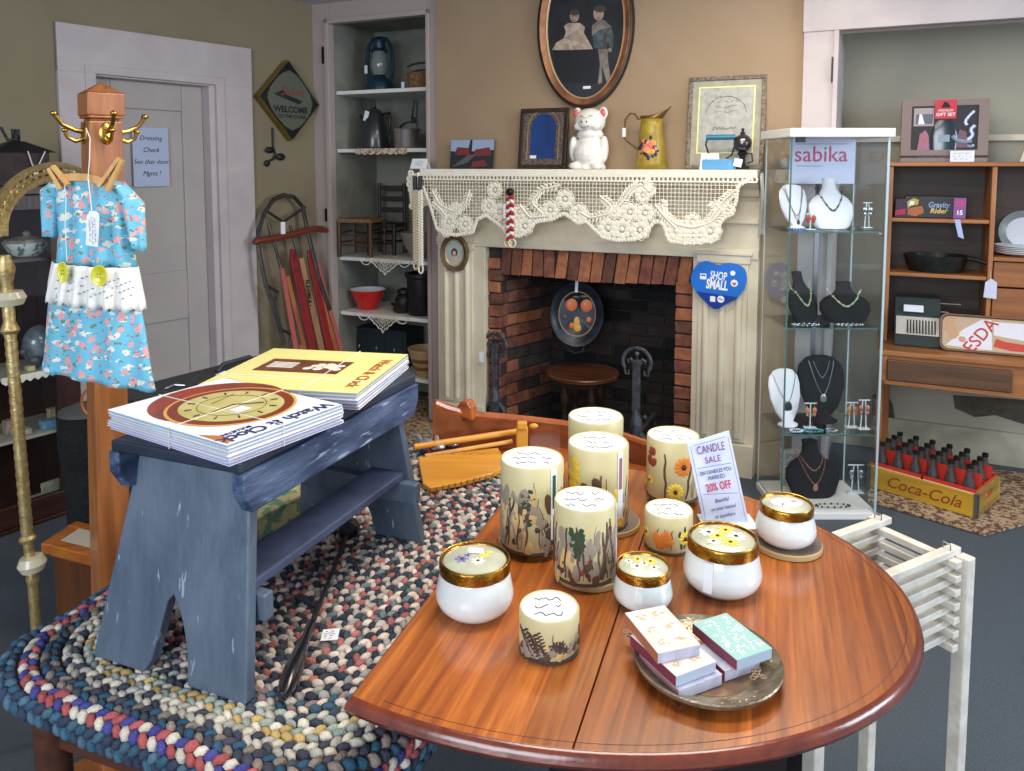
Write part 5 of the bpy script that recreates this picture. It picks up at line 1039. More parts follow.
q = lp[1]; b = MB(); b.pz([(q.x + .0, q.z - .03), (q.x + .075, q.z - .04), (q.x + .072, q.z + .000), (q.x + .058, q.z + .018), (q.x + .036, q.z + .016)], q.y + .035, q.y + .075); tag(b.build('side_bracket', m_tab, t, bevel=.006), 'orange rounded bracket behind the back rail')

# ---------------------------------------------------------------- braided rug
T_ = t; TM = PM[t.name]
def pal(*cs): return [c(*[int(v * .84 + sum(q) / 3 * .16) for v in q]) for q in cs]
PAL = [pal((62, 102, 128), (78, 116, 138), (60, 72, 96)), pal((196, 92, 92), (76, 76, 158), (222, 212, 192)), pal((50, 94, 122), (74, 76, 90), (150, 132, 120)), pal((218, 208, 186), (192, 186, 170), (72, 76, 92)),
       pal((212, 176, 106), (226, 216, 196), (160, 174, 162)), pal((222, 212, 194), (170, 180, 168), (66, 74, 92)), pal((62, 98, 120), (218, 202, 184), (148, 126, 124)), pal((226, 202, 188), (60, 66, 84), (168, 164, 156)),
       pal((184, 104, 100), (220, 198, 180), (58, 70, 86)), pal((222, 202, 188), (116, 130, 134), (58, 62, 78)), pal((188, 112, 106), (224, 208, 192), (72, 86, 94)), pal((208, 184, 172), (62, 70, 88), (188, 182, 168)),
       pal((182, 102, 98), (216, 202, 188), (62, 72, 84)), pal((220, 198, 186), (126, 136, 138), (64, 68, 82)), pal((188, 114, 108), (222, 208, 192), (60, 76, 88)), pal((58, 64, 82), (216, 194, 184), (150, 156, 150)), pal((190, 116, 110), (218, 204, 190), (68, 72, 88)), pal((214, 196, 182), (62, 72, 88), (176, 112, 106))]
SL = math.atan(KS) * .16; RA = SL                       # the rug lies slightly turned on the table
RWd, RLn = .405, (Lr + .085) / 2; PIT = .0265
ca, sa = math.cos(RA), math.sin(RA)
RCy = RLn - .055; RCx = RWd / ca + (RCy - .25) * sa / ca - .026; RC = (RCx, RCy)
def ringpt(s, w, l):                          # rounded rectangle of half sizes w, l; s = arc length
    rc = min(w * .42, l * .9); sx_, sy_ = 2 * (w - rc), 2 * (l - rc); ar = PI * rc / 2; tot = 2 * sx_ + 2 * sy_ + 4 * ar; s %= tot
    for k, (L_, ox, oy, ax_, ay_) in enumerate(((sy_, w, -(l - rc), 0, 1), (sx_, w - rc, l, -1, 0), (sy_, -w, l - rc, 0, -1), (sx_, -(w - rc), -l, 1, 0))):
        if s < L_:
            p = Vector((ox + ax_ * s, oy + ay_ * s)); tg = Vector((ax_, ay_)); nr = Vector((ay_, -ax_)); break
        s -= L_
        if s < ar:
            a = k * PI / 2 + s / max(rc, 1e-6); cx_, cy_ = ((w - rc, l - rc), (-(w - rc), l - rc), (-(w - rc), -(l - rc)), (w - rc, -(l - rc)))[k]
            nr = Vector((math.cos(a), math.sin(a))); tg = Vector((-math.sin(a), math.cos(a))); p = Vector((cx_, cy_)) + nr * rc; break
        s -= ar
    R2 = lambda v: Vector((v.x * ca + v.y * sa, -v.x * sa + v.y * ca))
    return R2(p), R2(tg), R2(nr), tot
BR = .028
def bendax(v, lo_, hi_):
    if v < lo_: d = lo_ - v; s = -1; e = lo_
    elif v > hi_: d = v - hi_; s = 1; e = hi_
    else: return v, 0, 0
    if d < BR * PI / 2: return e + s * BR * math.sin(d / BR), -BR * (1 - math.cos(d / BR)), s * d / BR
    return e + s * (BR + .08 * (d - BR * PI / 2)), -(BR + d - BR * PI / 2), s * PI / 2
def rugmap(x, y, h):
    X, dz1, ax = bendax(x, -.012, Wr + .012 + KS * max(y, 0)); Y, dz2, ay = bendax(y, -.014, 9)
    wv = .0025 * math.sin(x * 19 + y * 7) + .0015 * math.sin(y * 23)
    nz = math.cos(ax) * math.cos(ay)
    return Vector((X + math.sin(ax) * h, Y + math.sin(ay) * h, RZ + .0040 + wv + dz1 + dz2 + max(nz, 0) * h))
b = MB(); R = random.Random(9); k = 0
segA = [2 * PI * i / 6 for i in range(6)]
while RWd - k * PIT > .006:
    w, l = RWd - k * PIT, RLn - k * PIT
    tot = ringpt(0, w, l)[3]; pal_ = PAL[k] if k < len(PAL) else PAL[8 + k % 10]; n = max(6, int(tot / .0185)); off = R.random()
    for i in range(n):
        for side in (-1, 1):
            s = (i + (.5 if side > 0 else 0) + off) / n * tot; p, tg, nr, _ = ringpt(s, w, l); p = p + nr * side * PIT * .25
            idx = (2 * i + (1 if side > 0 else 0)) % 3; col = pal_[idx]
            if R.random() < .15: col = R.choice(pal_)
            f = R.uniform(.75, 1.12); b.cc = (min(col[0] * f, 1), min(col[1] * f, 1), min(col[2] * f, 1), 1)
            th_ = side * .55; t2 = tg * math.cos(th_) + nr * math.sin(th_); n2 = nr * math.cos(th_) - tg * math.sin(th_)
            la, lb2, hh = .0128 * R.uniform(.88, 1.15), .0077 * R.uniform(.9, 1.1), .0105 * R.uniform(.8, 1.2)
            vs = []
            for (rr_, h) in ((1.0, .000), (.86, .62), (.45, .93)):
                for a in segA: q = p + t2 * (la * rr_ * math.cos(a)) + n2 * (lb2 * rr_ * math.sin(a)); vs.append(rugmap(q.x + RC[0], q.y + RC[1], h * hh))
            vs.append(rugmap(p.x + RC[0], p.y + RC[1], hh))
            fs = [(a, (a + 1) % 6, 6 + (a + 1) % 6, 6 + a) for a in range(6)] + [(6 + a, 6 + (a + 1) % 6, 12 + (a + 1) % 6, 12 + a) for a in range(6)] + [(12 + a, 12 + (a + 1) % 6, 18) for a in range(6)]
            b.add(vs, fs)
    k += 1
b.cc = c(60, 56, 60)
rows = []
for j in range(18):
    f = 1 - j / 17.001; w, l = max((RWd + .006) * f, .0005), max(RLn + .006 - (RWd + .006) * (1 - f), .001); M_ = 110; rows.append([])
    tt = ringpt(0, w, l)[3]
    for i in range(M_): p, tg, nr, _ = ringpt(i / M_ * tt, w, l); rows[-1].append(rugmap(p.x + RC[0], p.y + RC[1], .0015))
b.grid(rows, closeu=True)
b.v = [TM @ Vector(v) for v in b.v]
m, nt, bs_ = newm('braided rag wool'); N = nt.nodes; L = nt.links; at = N.new('ShaderNodeAttribute'); at.attribute_name = 'tone'; bs_.inputs['Roughness'].default_value = .9; bs_.inputs['Specular IOR Level'].default_value = .2
tc = N.new('ShaderNodeTexCoord'); ns = N.new('ShaderNodeTexNoise'); ns.inputs['Scale'].default_value = 260; ns.inputs['Detail'].default_value = 3; L.new(tc.outputs['Object'], ns.inputs['Vector'])
mx = N.new('ShaderNodeMixRGB'); mx.blend_type = 'OVERLAY'; mx.inputs[0].default_value = .4; L.new(at.outputs['Color'], mx.inputs[1]); L.new(ns.outputs[0], mx.inputs[2]); L.new(mx.outputs[0], bs_.inputs['Base Color'])
bp = N.new('ShaderNodeBump'); bp.inputs['Strength'].default_value = .7; bp.inputs['Distance'].default_value = .005; L.new(ns.outputs[0], bp.inputs['Height']); L.new(bp.outputs[0], bs_.inputs['Normal'])
rug = b.build('braided_rug', m, smooth=80); tag(rug, 'multicoloured oval braided rag rug spread over the low table', 'rug')
b = MB(); q = UZ(196, 770, RZ - .06)
# stray threads and a grey tag below the rug edge
t = thing('price_tag', 'grey card tag hanging below the front edge of the braided rug', 'price tag', (q.x, q.y - .03, q.z - .02), math.atan2(nv.y, nv.x)); b.box(-.022, .022, -.001, .001, -.05, .022); b.build('card', mat('grey brown card', c(120, 112, 108), .7), t)
RT = RZ + .0150                                        # walking surface of the rug

# ---------------------------------------------------------------- blue bench
BT = RT + .385
nr_, nl_, fr_ = UZ(240, 463, BT), UZ(107, 438, BT), UZ(416, 374, BT)
e1 = (fr_ - nr_); e1.z = 0; BL = e1.length; e1.normalize(); BW = (nl_ - nr_).length; BW = .275
bench = thing('milk_bench', 'weathered blue grey wooden bench with arched splayed legs standing on the braided rug', 'bench', (nr_.x, nr_.y, RT), math.atan2(e1.y, e1.x))   # local x away along the bench, y to its left
m_bl = mat('worn blue grey paint', c(72, 86, 103), .42, col2=c(106, 120, 136), vs=14, bump=.25, bs=90, stretch=(1, 1, .35), contrast=(.3, .8)); m_bl2 = mat('dark blue worn paint', c(42, 60, 90), .42, col2=c(96, 114, 144), vs=26, bump=.5, bs=70, stretch=(.25, 1, 1), contrast=(.4, .72)); 
scratch(m_bl, c(158, 170, 180), 30, (2.2, 2.2, .35), .66, .70); scratch(m_bl2, c(150, 166, 190), 30, (.4, 2.2, 2.2), .63, .69); m_blk = mat('dark blue black paint', c(30, 38, 52), .45, col2=c(44, 54, 70), vs=10)
HB = BT - RT
b = MB(); b.box(-.0, BL, 0, BW, HB - .02, HB); b.build('top_board', m_blk, bench, bevel=.004)
for y0, y1 in ((-.006, .018), (BW - .018, BW + .006)):
    b = MB(); b.prism([(.0, y0, HB - .02), (BL, y0, HB - .02), (BL, y0, HB - .055), (BL - .02, y0, HB - .088), (.02, y0, HB - .088), (.0, y0, HB - .055)], (0, y1 - y0, 0)); b.build('side_rail', m_bl2, bench, bevel=.003)
for end in (0, 1):
    # leg board outline in its own plane: u across (y), v down from the top
    hL = HB - .022; sp_ = .045; xt = .055 if end == 0 else BL - .055; xbm = xt - (.06 if end == 0 else -.06)
    yt0, yt1 = .02, BW - .02; yb0, yb1 = -.012, BW + .045
    def lp_(y, z, dx): f = z / hL; return (xbm + (xt - xbm) * f + dx, y, z)
    mid = (yb0 + yb1) / 2 ; nw, nh = .040, .130
    out = [(yb0, 0), (mid - nw - .006, 0)] + [(mid + (-nw * (1 - j / 8) ** .8 - .012 * math.sin(PI * j / 8) ** .5), nh * (j / 8)) for j in range(1, 8)] + [(mid, nh + .004)] + [(mid + .010 + (nw - .010) * (j / 8) ** 1.5, nh * (1 - (j / 8) ** 1.3)) for j in range(1, 8)] + [(mid + nw + .008, 0), (yb1, 0), (yt1, hL), (yt0, hL)]
    b = MB(); b.prism([lp_(y, z, -.011) for y, z in out], (.022, 0, 0)); b.build('leg_board', m_bl, bench, bevel=.003)
    zc_ = .155; xc = xbm + (xt - xbm) * zc_ / hL + (.022 if end == 0 else -.022)
    b = MB(); b.box(xc - .011, xc + .011, -.014 - .012 * end, BW + .02, zc_ - .045, zc_ + .0); b.build('cleat', m_bl, bench, bevel=.003)
b = MB(); b.box(.03, BL - .03, .012, .012 + .085, .155, .172); b.build('lower_shelf', mat('bluish violet paint', c(58, 66, 92), .5, col2=c(74, 84, 112), vs=14), bench, bevel=.003)

# ---------------------------------------------------------------- magazines in two tied stacks
def magstack(cors, ztop, n, zb, lbs, group, cover, cn):
    rc, nc, lc = [UZ(x, y, ztop) for x, y in cors]          # right corner, near corner, left corner (of the cover)
    ex = (nc - rc); wx = ex.length; ex.normalize(); ly = (lc - nc).length * 1.04; ang = math.atan2(ex.y, ex.x)
    th = (ztop - zb) / n; R = random.Random(n); O = None
    for i in range(n):
        j1, j2, ja = (R.uniform(-.003, .003), R.uniform(-.004, .004), R.uniform(-.012, .012)) if i < n - 1 else (0, 0, 0)
        z0 = zb + th * i; T = thing('magazine', lbs[n - 1 - i], 'magazine', (rc.x + j1, rc.y + j2, z0), ang + ja, group)
        b = MB(); b.box(.002, wx - .001, -ly + .001, -.001, .0004, th - .0012); b.build('pages', mat('page edges %d%s' % (i, cn), c(190 + R.randint(-30, 16), 194 + R.randint(-30, 16), 208), .7, col2=c(140, 146, 164), vs=60, stretch=(.1, .1, 18)), T, bevel=.0006)
        b = MB(); b.box(0, wx, -ly, 0, th - .0012, th - .0004); b.box(0, wx, -ly, 0, 0, .0006); b.box(0, .001, -ly, 0, 0, th - .0004) ; b.build('cover', cover if i == n - 1 else m_paper, T)
        O = T
    return O, wx, ly, th, ang, rc
zt5 = BT + .036
o5 = ['top magazine with the gold watch dial cover on the front stack', 'second magazine down in the front tied stack', 'third magazine down in the front tied stack', 'fourth magazine down in the front tied stack', 'fifth magazine down in the front tied stack', 'bottom magazine of the front tied stack on the blue bench']
M1, wx, ly, th, ang, rc1 = magstack([(342, 404), (227, 445), (103, 413)], zt5, 6, BT + .0008, o5, 'magazines in the front tied stack', m_paper, 'a')
def disc(T, cx, cy, a, d, z, m, name, N=44, par=None, hole=None):
    b = MB(); P_ = [(cx + a * math.cos(2 * PI * k / N), cy + d * math.sin(2 * PI * k / N)) for k in range(N)]; b.py(P_, z, z + .0002); return b.build(name, m, par or T)
z = th; cx, cy = wx * .46, -ly * .52
disc(M1, wx * .44, -ly * .62, wx * .49, ly * .36, z, mat('red brown watch case print', c(170, 54, 30), .35, col2=c(110, 60, 50), vs=12), 'watch_case_print')
disc(M1, cx, cy + .01, wx * .46, ly * .345, z + .0003, mat('gold ring print', c(222, 168, 90), .35), 'gold_ring_print')
disc(M1, cx, cy + .01, wx * .435, ly * .33, z + .0006, mat('dark brown ring print', c(128, 56, 30), .35), 'dark_ring_print')
dl = disc(M1, cx, cy + .01, wx * .36, ly * .285, z + .0009, mat('cream dial print', c(206, 196, 132), .4, col2=c(188, 176, 108), vs=20), 'dial_print')
b = MB(); r1, r2 = wx * .33, ly * .26
for k in range(12):
    a = k * PI / 6; b.tube([(cx + r1 * .82 * math.cos(a), cy + .01 + r2 * .82 * math.sin(a), z + .0012), (cx + r1 * .97 * math.cos(a), cy + .01 + r2 * .97 * math.sin(a), z + .0012)], .0016, 4)
b.tube([(cx + r1 * .72 * math.cos(2 * PI * k / 36), cy + .01 + r2 * .72 * math.sin(2 * PI * k / 36), z + .0012) for k in range(36)], .0006, 4, closed=True)
b.tube([(cx, cy + .01, z + .0013), (cx - r1 * .5, cy + r2 * .55, z + .0013)], .0014, 4); b.tube([(cx, cy + .01, z + .0013), (cx + r1 * .6, cy + r2 * .2, z + .0013)], .0012, 4); b.tube([(cx + r1 * .2, cy - r2 * .3, z + .0013), (cx - r1 * .55, cy - r2 * .5, z + .0013)], .0007, 4)
b.build('hands_and_numerals', m_ink, M1)
m_tb = mat('navy print', c(36, 52, 110), .5)
lettering('Watch & Clock', .036, Matrix.Translation((wx * .52, -.020, z + .0004)), m_tb, M1, bold=.0006, spacing=1.0)
lettering('BULLETIN', .013, Matrix.Translation((wx * .80, -.041, z + .0004)), m_tb, M1)
b = MB(); b.box(wx * .02, wx * .98, -.0, .0, z, z); b.py([(wx - .004, -.004), (wx - .004, -.075), (wx - .022, -.04), (wx - .02, -.012)], z + .0002, z + .0005); b.build('corner_print', mat('gold red corner print', c(196, 120, 50), .4), M1)
b = MB(); b.box(cx - .006, cx + .022, cy + .03, cy + .055, z + .0014, z + .0018); b.build('price_sticker', m_paper, M1)
b = MB(); hh = BT + .0008 - (zt5 - th); 
for xx in (wx * .55,): b.tube([(xx, .0015, hh), (xx, .0015, th + .001), (xx + .01, -ly - .0015, th + .001), (xx + .01, -ly - .0015, hh)], .0009, 5)
for yy in (-ly * .45,): b.tube([(wx + .0015, yy, hh), (wx + .0015, yy, th + .001), (-.0015, yy - .01, th + .001), (-.0015, yy - .01, hh)], .0009, 5)
b.build('tying_string', m_string, M1)
m_yel = mat('pale yellow cover', c(238, 232, 150), .4)
o6 = ['top magazine with pale yellow cover on the rear stack', 'second magazine down in the rear tied stack', 'third magazine down in the rear tied stack', 'fourth magazine down in the rear tied stack', 'bottom magazine of the rear tied stack on the blue bench']
M2, wx, ly, th2, ang2, rc2 = magstack([(408, 354), (357, 393), (217, 379)], BT + .034, 5, BT + .0008, o6, 'magazines in the rear tied stack', m_yel, 'b')
z = th2; b = MB(); b.box(wx * .30, wx * .62, -ly * .85, -ly * .28, z, z + .0003); b.build('brown_picture', mat('brown photo print', c(132, 74, 46), .4, col2=c(100, 54, 36), vs=12), M2)
b = MB(); R = random.Random(4)
for k in range(16): b.sph(wx * .46 + R.uniform(-.02, .02), -ly * R.uniform(.3, .56), z + .0005, R.uniform(.006, .014), R.uniform(.006, .012), .0008, 8, rings=4)
for k in range(5): b.tube([(wx * (.40 + .03 * k), -ly * .62, z + .0006), (wx * (.40 + .03 * k), -ly * .80, z + .0006)], .0012, 4)
b.build('white_watch_print', mat('silver white print', c(232, 226, 210), .4), M2)
lettering('Watch & Clock', .034, Matrix.Translation((wx * .54, -.028, z + .0003)), mat('brown orange print', c(176, 96, 40), .5), M2, bold=.0005)
b = MB(); hh = BT + .0008 - (BT + .034 - th2); b.tube([(wx * .75, .0015, hh), (wx * .75, .0015, th2 + .001), (wx * .75, -ly - .001, th2 + .001), (wx * .75, -ly - .001, hh)], .0009, 5); b.tube([(wx + .0015, -ly * .35, hh), (wx + .0015, -ly * .35, th2 + .001), (-.0015, -ly * .35, th2 + .001), (-.0015, -ly * .35, hh)], .0009, 5); b.build('tying_string', m_string, M2)

# ---------------------------------------------------------------- things on the rug
a_, d_ = UZ(283, 696, RT + .015), UZ(350, 527, RT + .012)
t = thing('iron_tool', 'long black iron tool with a turned black wooden handle lying on the rug', 'tool', (a_.x, a_.y, RT), 0); I_ = PM[t.name].inverted(); A2 = I_ @ a_; D2 = I_ @ d_; d = (D2 - A2); Q = Matrix.Translation(A2) @ d.to_track_quat('Z', 'Y').to_matrix().to_4x4(); Ld = d.length
b = MB(); b.lathe([(.001, -.004), (.008, -.002), (.0145, .02), (.0165, .05), (.013, .085), (.009, .11), (.008, .13), (.0095, .14), (.007, .155)], 20, Q @ Matrix.Scale(Ld / .45, 4, (0, 0, 1))); b.build('handle', mat('black lacquer handle', c(28, 28, 34), .2, coat=.6), t, smooth=True)
b = MB(); b.lathe([(.0055, Ld * .34), (.004, Ld * .6), (.005, Ld * .95)], 10, Q); b.build('shaft', m_black, t, smooth=True)
b = MB(); b.lathe([(.004, Ld * .94), (.022, Ld * .96), (.024, Ld * 1.0), (.02, Ld * 1.01)], 16, Q @ Matrix.Translation((0, 0, 0))); b.build('round_head', m_black, t, smooth=True)
pz_ = UZ(329, 632, RT + .01); t = thing('price_tag', 'white card tag lying on the rug beside the black handled tool', 'price tag', (pz_.x, pz_.y, RT + .004), .15); b = MB(); b.py([(-.014, -.016), (.016, -.016), (.018, .018), (-.012, .018)], 0, .0008); b.build('card', m_paper, t); b = MB(); scribble(b, .001, .0, .022, .026, 4, .001, .0005, 3, 'xy'); b.build('writing', m_ink, t)
# yellow wooden rake head
z0 = RT + .004
R1 = [UZ(418, 462, z0), UZ(498, 452, z0), UZ(508, 470, z0), UZ(492, 478, z0), UZ(460, 487, z0), UZ(430, 493, z0), UZ(423, 488, z0)]
t = thing('wooden_rake', 'yellow wooden comb like rake with a round handle lying at the back of the rug', 'rake', tuple(R1[0]), 0); I_ = PM[t.name].inverted()
m_yw2 = wood('golden yellow pine', c(228, 164, 62), c(200, 132, 40), 0, .4, .2); m_yw3 = mat('ochre notch', c(120, 76, 24), .6)
b = MB(); b.prism([I_ @ p for p in R1], (0, 0, .014)); b.build('comb_board', m_yw2, t, bevel=.003)
b = MB()
for k in range(11):
    x = 430 + 62 * k / 10; p = I_ @ UZ(x, 492 - (x - 430) * .23, z0 + .014); b.cyl(p.x, p.y + .006, .0135, .0175, .0022, 6); b.tube([(p.x, p.y - .004, .006), (p.x, p.y + .02, .0155)], .0012, 4)
b.build('teeth', m_yw3, t)
b = MB(); p0, p1 = I_ @ UZ(414, 447, z0 + .03), I_ @ UZ(520, 431, z0 + .03); b.tube([p0, p1, p1 + (p1 - p0).normalized() * .02], [.0095, .0095, .006], 10); b.build('handle', m_yw2, t, smooth=True)
b = MB(); q = I_ @ UZ(522, 446, z0); b.cbox(q.x, q.y, .03, .035, .03, .06); b.cbox(q.x, q.y - .01, .068, .03, .024, .022); b.build('block', m_yw2, t, bevel=.004)
b = MB(); b.sph(q.x + .035, q.y, .062, .014, .008, .008); b.build('end_knob', m_yw2, t, smooth=True)
b = MB(); p0, p1 = I_ @ UZ(425, 459, z0), I_ @ UZ(512, 444, z0); b.tube([p0 + Vector((0, .0, .008)), p1 + Vector((0, 0, .008))], .007, 8); b.build('rear_bar', m_yw2, t, smooth=True)
b = MB(); scribble(b, (p0.x + p1.x) / 2 - .01, (p0.y + p1.y) / 2 - .06, .18, .012, 1, .0146, .0009, 12, 'xy'); b.build('pen_writing', MC['brown orange print'], t)
# loose silverware pieces
R = random.Random(8)
for i, (x0, y0, x1, y1, w_) in enumerate(((418, 437, 436, 441, .007), (428, 424, 440, 440, .007), (440, 420, 452, 437, .009), (412, 430, 424, 440, .006), (446, 434, 434, 428, .005))):
    y0 += 10; y1 += 10; a, d = UZ(x0, y0, RT + .006 + .006 * (i % 3)), UZ(x1, y1, RT + .006 + .006 * ((i + 1) % 3)); lb = ['first silver utensil of the small pile, lying lowest', 'silver curled handle piece in the pile behind the bench', 'largest pale silver shoehorn shape at the right of the pile', 'small silver piece half hidden by the blue bench leg', 'thin short silver piece between the larger ones'][i]
    T = thing('silver_utensil', lb, 'utensil', (a.x, a.y, RT), 0, 'silver utensils piled on the rug'); b = MB(); o_ = Vector((a.x, a.y, RT)); P_ = [(a.lerp(d, k / 8) - o_) + Vector((0, 0, .01 + .016 * math.sin(PI * k / 8))) for k in range(9)]
    b.tube(P_, [w_ * (.5 + .8 * math.sin(PI * k / 8)) for k in range(9)], 8); b.build('handle', mat('pale silver %d' % i, c(196, 202, 208), .25, .7), T, smooth=True)
    b = MB(); e = P_[-1]; b.sph(e.x, e.y, e.z, w_ * 2.2, w_ * 1.8, w_, 12); b.build('bowl', MC['pale silver %d' % i], T, smooth=True)
# floral box behind the bench
fb = [UZ(248, 525, RT), UZ(318, 492, RT)]; mxp = (fb[0] + fb[1]) / 2
a_, d_ = UZ(235, 532, RT + .05), UZ(318, 487, RT + .05); dr = d_ - a_; t = thing('floral_box', 'pale pink and green floral patterned box behind the blue bench', 'box', (a_.x, a_.y, RT), math.atan2(dr.y, dr.x)); L_ = dr.length
m_fl = mat('floral print paper', c(216, 204, 150), .6, col2=c(120, 168, 130), vs=34, contrast=(.5, .56))
b = MB(); b.box(0, L_, 0, .20, 0, .045); b.build('box_body', m_fl, t, bevel=.003)
b = MB(); b.box(-.002, L_ + .002, -.002, .202, .045, .055); b.build('lid', m_fl, t, bevel=.003)
b = MB(); b.box(L_ * .5, L_ * .98, .12, .19, .055, .0556); b.build('pink_print', mat('pink print', c(214, 120, 110), .6, col2=c(226, 190, 160), vs=50), t)
# ---------------------------------------------------------------- oval drop leaf table
TT = .75
ec = Vector((.077, 1.440)); ang_t = math.atan2(.951, .309)       # boards run along the short axis
tb = thing('oval_table', 'polished red brown oval wooden table with a straight left edge and scribed border', 'table', (ec.x, ec.y, 0), ang_t - PI / 2)
I_ = PM[tb.name].inverted()
RXo, RYo = .634, .494                                      # local x across the boards, local y along them
lA, lB = I_ @ UZ(345, 694, TT), I_ @ UZ(438, 604, TT); xl = (lA.x + lB.x) / 2 - .006
def oval(rx_, ry_, x_, n=72):
    P_ = []
    for k in range(n):
        a = 2 * PI * k / n; P_.append((rx_ * math.cos(a), ry_ * math.sin(a)))
    out = [p for p in P_ if p[0] > x_]; out.sort(key=lambda p: math.atan2(p[1], p[0] + 1e-9))
    ye = ry_ * math.sqrt(max(0, 1 - (x_ / rx_) ** 2)); return [(x_, -ye)] + out + [(x_, ye)]
m = bpy.data.materials.new('polished cherry boards'); m.use_nodes = True; nt = m.node_tree; N = nt.nodes; L = nt.links; bs_ = N['Principled BSDF']
bs_.inputs['Roughness'].default_value = .27; bs_.inputs['Coat Weight'].default_value = .35; bs_.inputs['Coat Roughness'].default_value = .1
tc = N.new('ShaderNodeTexCoord'); sx = N.new('ShaderNodeSeparateXYZ'); L.new(tc.outputs['Object'], sx.inputs[0])
ad = N.new('ShaderNodeMath'); ad.operation = 'ADD'; ad.inputs[1].default_value = 3.048; L.new(sx.outputs[0], ad.inputs[0])
dvv = N.new('ShaderNodeMath'); dvv.operation = 'DIVIDE'; dvv.inputs[1].default_value = .118; L.new(ad.outputs[0], dvv.inputs[0])
fl = N.new('ShaderNodeMath'); fl.operation = 'FLOOR'; L.new(dvv.outputs[0], fl.inputs[0]); wn = N.new('ShaderNodeTexWhiteNoise'); wn.noise_dimensions = '1D'; L.new(fl.outputs[0], wn.inputs['W'])
cmb = N.new('ShaderNodeCombineXYZ'); ml = N.new('ShaderNodeMath'); ml.operation = 'MULTIPLY'; ml.inputs[1].default_value = 7; L.new(wn.outputs[0], ml.inputs[0])
L.new(sx.outputs[0], cmb.inputs[0]); L.new(sx.outputs[1], cmb.inputs[1]); L.new(ml.outputs[0], cmb.inputs[2])
mp = N.new('ShaderNodeMapping'); mp.inputs['Scale'].default_value = (40, 1.5, 1); L.new(cmb.outputs[0], mp.inputs[0])
ns = N.new('ShaderNodeTexNoise'); ns.inputs['Scale'].default_value = 1.6; ns.inputs['Detail'].default_value = 8; ns.inputs['Distortion'].default_value = .7; L.new(mp.outputs[0], ns.inputs['Vector'])
mp2 = N.new('ShaderNodeMapping'); mp2.inputs['Scale'].default_value = (220, 14, 1); L.new(cmb.outputs[0], mp2.inputs[0]); ns2 = N.new('ShaderNodeTexNoise'); ns2.inputs['Scale'].default_value = 1; L.new(mp2.outputs[0], ns2.inputs['Vector'])
rp = N.new('ShaderNodeValToRGB'); e = rp.color_ramp.elements; e[0].position = .25; e[0].color = c(112, 54, 20); e[1].position = .75; e[1].color = c(190, 112, 46); e.new(.5).color = c(156, 84, 34); L.new(ns.outputs[0], rp.inputs[0])
hsv = N.new('ShaderNodeHueSaturation'); L.new(rp.outputs[0], hsv.inputs['Color'])
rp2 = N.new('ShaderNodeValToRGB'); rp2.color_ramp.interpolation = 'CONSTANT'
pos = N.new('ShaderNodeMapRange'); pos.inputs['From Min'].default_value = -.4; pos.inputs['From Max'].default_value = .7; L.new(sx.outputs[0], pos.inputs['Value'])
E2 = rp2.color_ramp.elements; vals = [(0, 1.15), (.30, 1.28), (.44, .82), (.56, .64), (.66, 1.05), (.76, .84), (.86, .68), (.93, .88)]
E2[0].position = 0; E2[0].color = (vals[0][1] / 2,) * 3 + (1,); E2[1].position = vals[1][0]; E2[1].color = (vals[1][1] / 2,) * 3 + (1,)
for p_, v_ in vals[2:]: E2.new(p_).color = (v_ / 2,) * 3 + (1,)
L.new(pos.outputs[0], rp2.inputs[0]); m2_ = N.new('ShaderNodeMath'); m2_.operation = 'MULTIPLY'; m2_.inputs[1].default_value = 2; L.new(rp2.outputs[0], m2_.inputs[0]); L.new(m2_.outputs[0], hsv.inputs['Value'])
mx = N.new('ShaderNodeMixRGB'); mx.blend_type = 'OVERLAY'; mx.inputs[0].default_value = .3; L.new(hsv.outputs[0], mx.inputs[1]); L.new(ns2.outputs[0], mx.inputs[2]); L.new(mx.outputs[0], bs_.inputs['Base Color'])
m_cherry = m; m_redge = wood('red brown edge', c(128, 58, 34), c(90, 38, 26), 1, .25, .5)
seam = (I_ @ UZ(617, 615, TT)).x
for nm, xa_, xb_ in (('tabletop', seam + .0012, 9), ('leaf', xl, seam - .0012)):
    P_ = [p for p in oval(RXo - .010, RYo - .010, xl, 120)]
    def clip(P_, x_, keep):
        out = []
        for i in range(len(P_)):
            a, d = P_[i], P_[(i + 1) % len(P_)]; ia, id_ = (a[0] - x_) * keep >= 0, (d[0] - x_) * keep >= 0
            if ia: out.append(a)
            if ia != id_: f = (x_ - a[0]) / (d[0] - a[0]); out.append((x_, a[1] + (d[1] - a[1]) * f))
        return out
    P1_ = clip(clip(P_, xa_, 1), min(xb_, 5), -1)
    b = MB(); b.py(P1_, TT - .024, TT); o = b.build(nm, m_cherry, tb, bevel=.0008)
b = MB(); P_ = oval(RXo, RYo, xl - .006, 110)
prof_ = [(.012, 0), (.006, -.0006), (.002, -.004), (0, -.009), (-.002, -.014), (.001, -.021), (.008, -.025), (.02, -.027), (.03, -.027)]
cxm = sum(p[0] for p in P_) / len(P_)
rows = []
for d, z in prof_:
    k_ = 1; rows.append([(max(p[0], xl - .006) * 1 - d * (p[0] / math.hypot(p[0], p[1])) if p[0] > xl - .005 else xl - .006 + d, p[1] - d * (p[1] / math.hypot(p[0], p[1])), TT + z) for p in P_])
b.grid(rows, closeu=True); o = b.build('moulded_edge', m_redge, tb, smooth=True); o['label'] = 'rounded dark red edge moulding'
b = MB(); b.tube([(p[0] * .962, p[1] * .955, TT - .0002) for p in oval(RXo, RYo, xl, 110)[2:-2]], .0007, 4); b.build('inlaid_line', mat('dark scribed line', c(60, 24, 16), .5), tb)
b = MB(); x0_, x1_, y0_, y1_ = .08, .44, -.30, .30
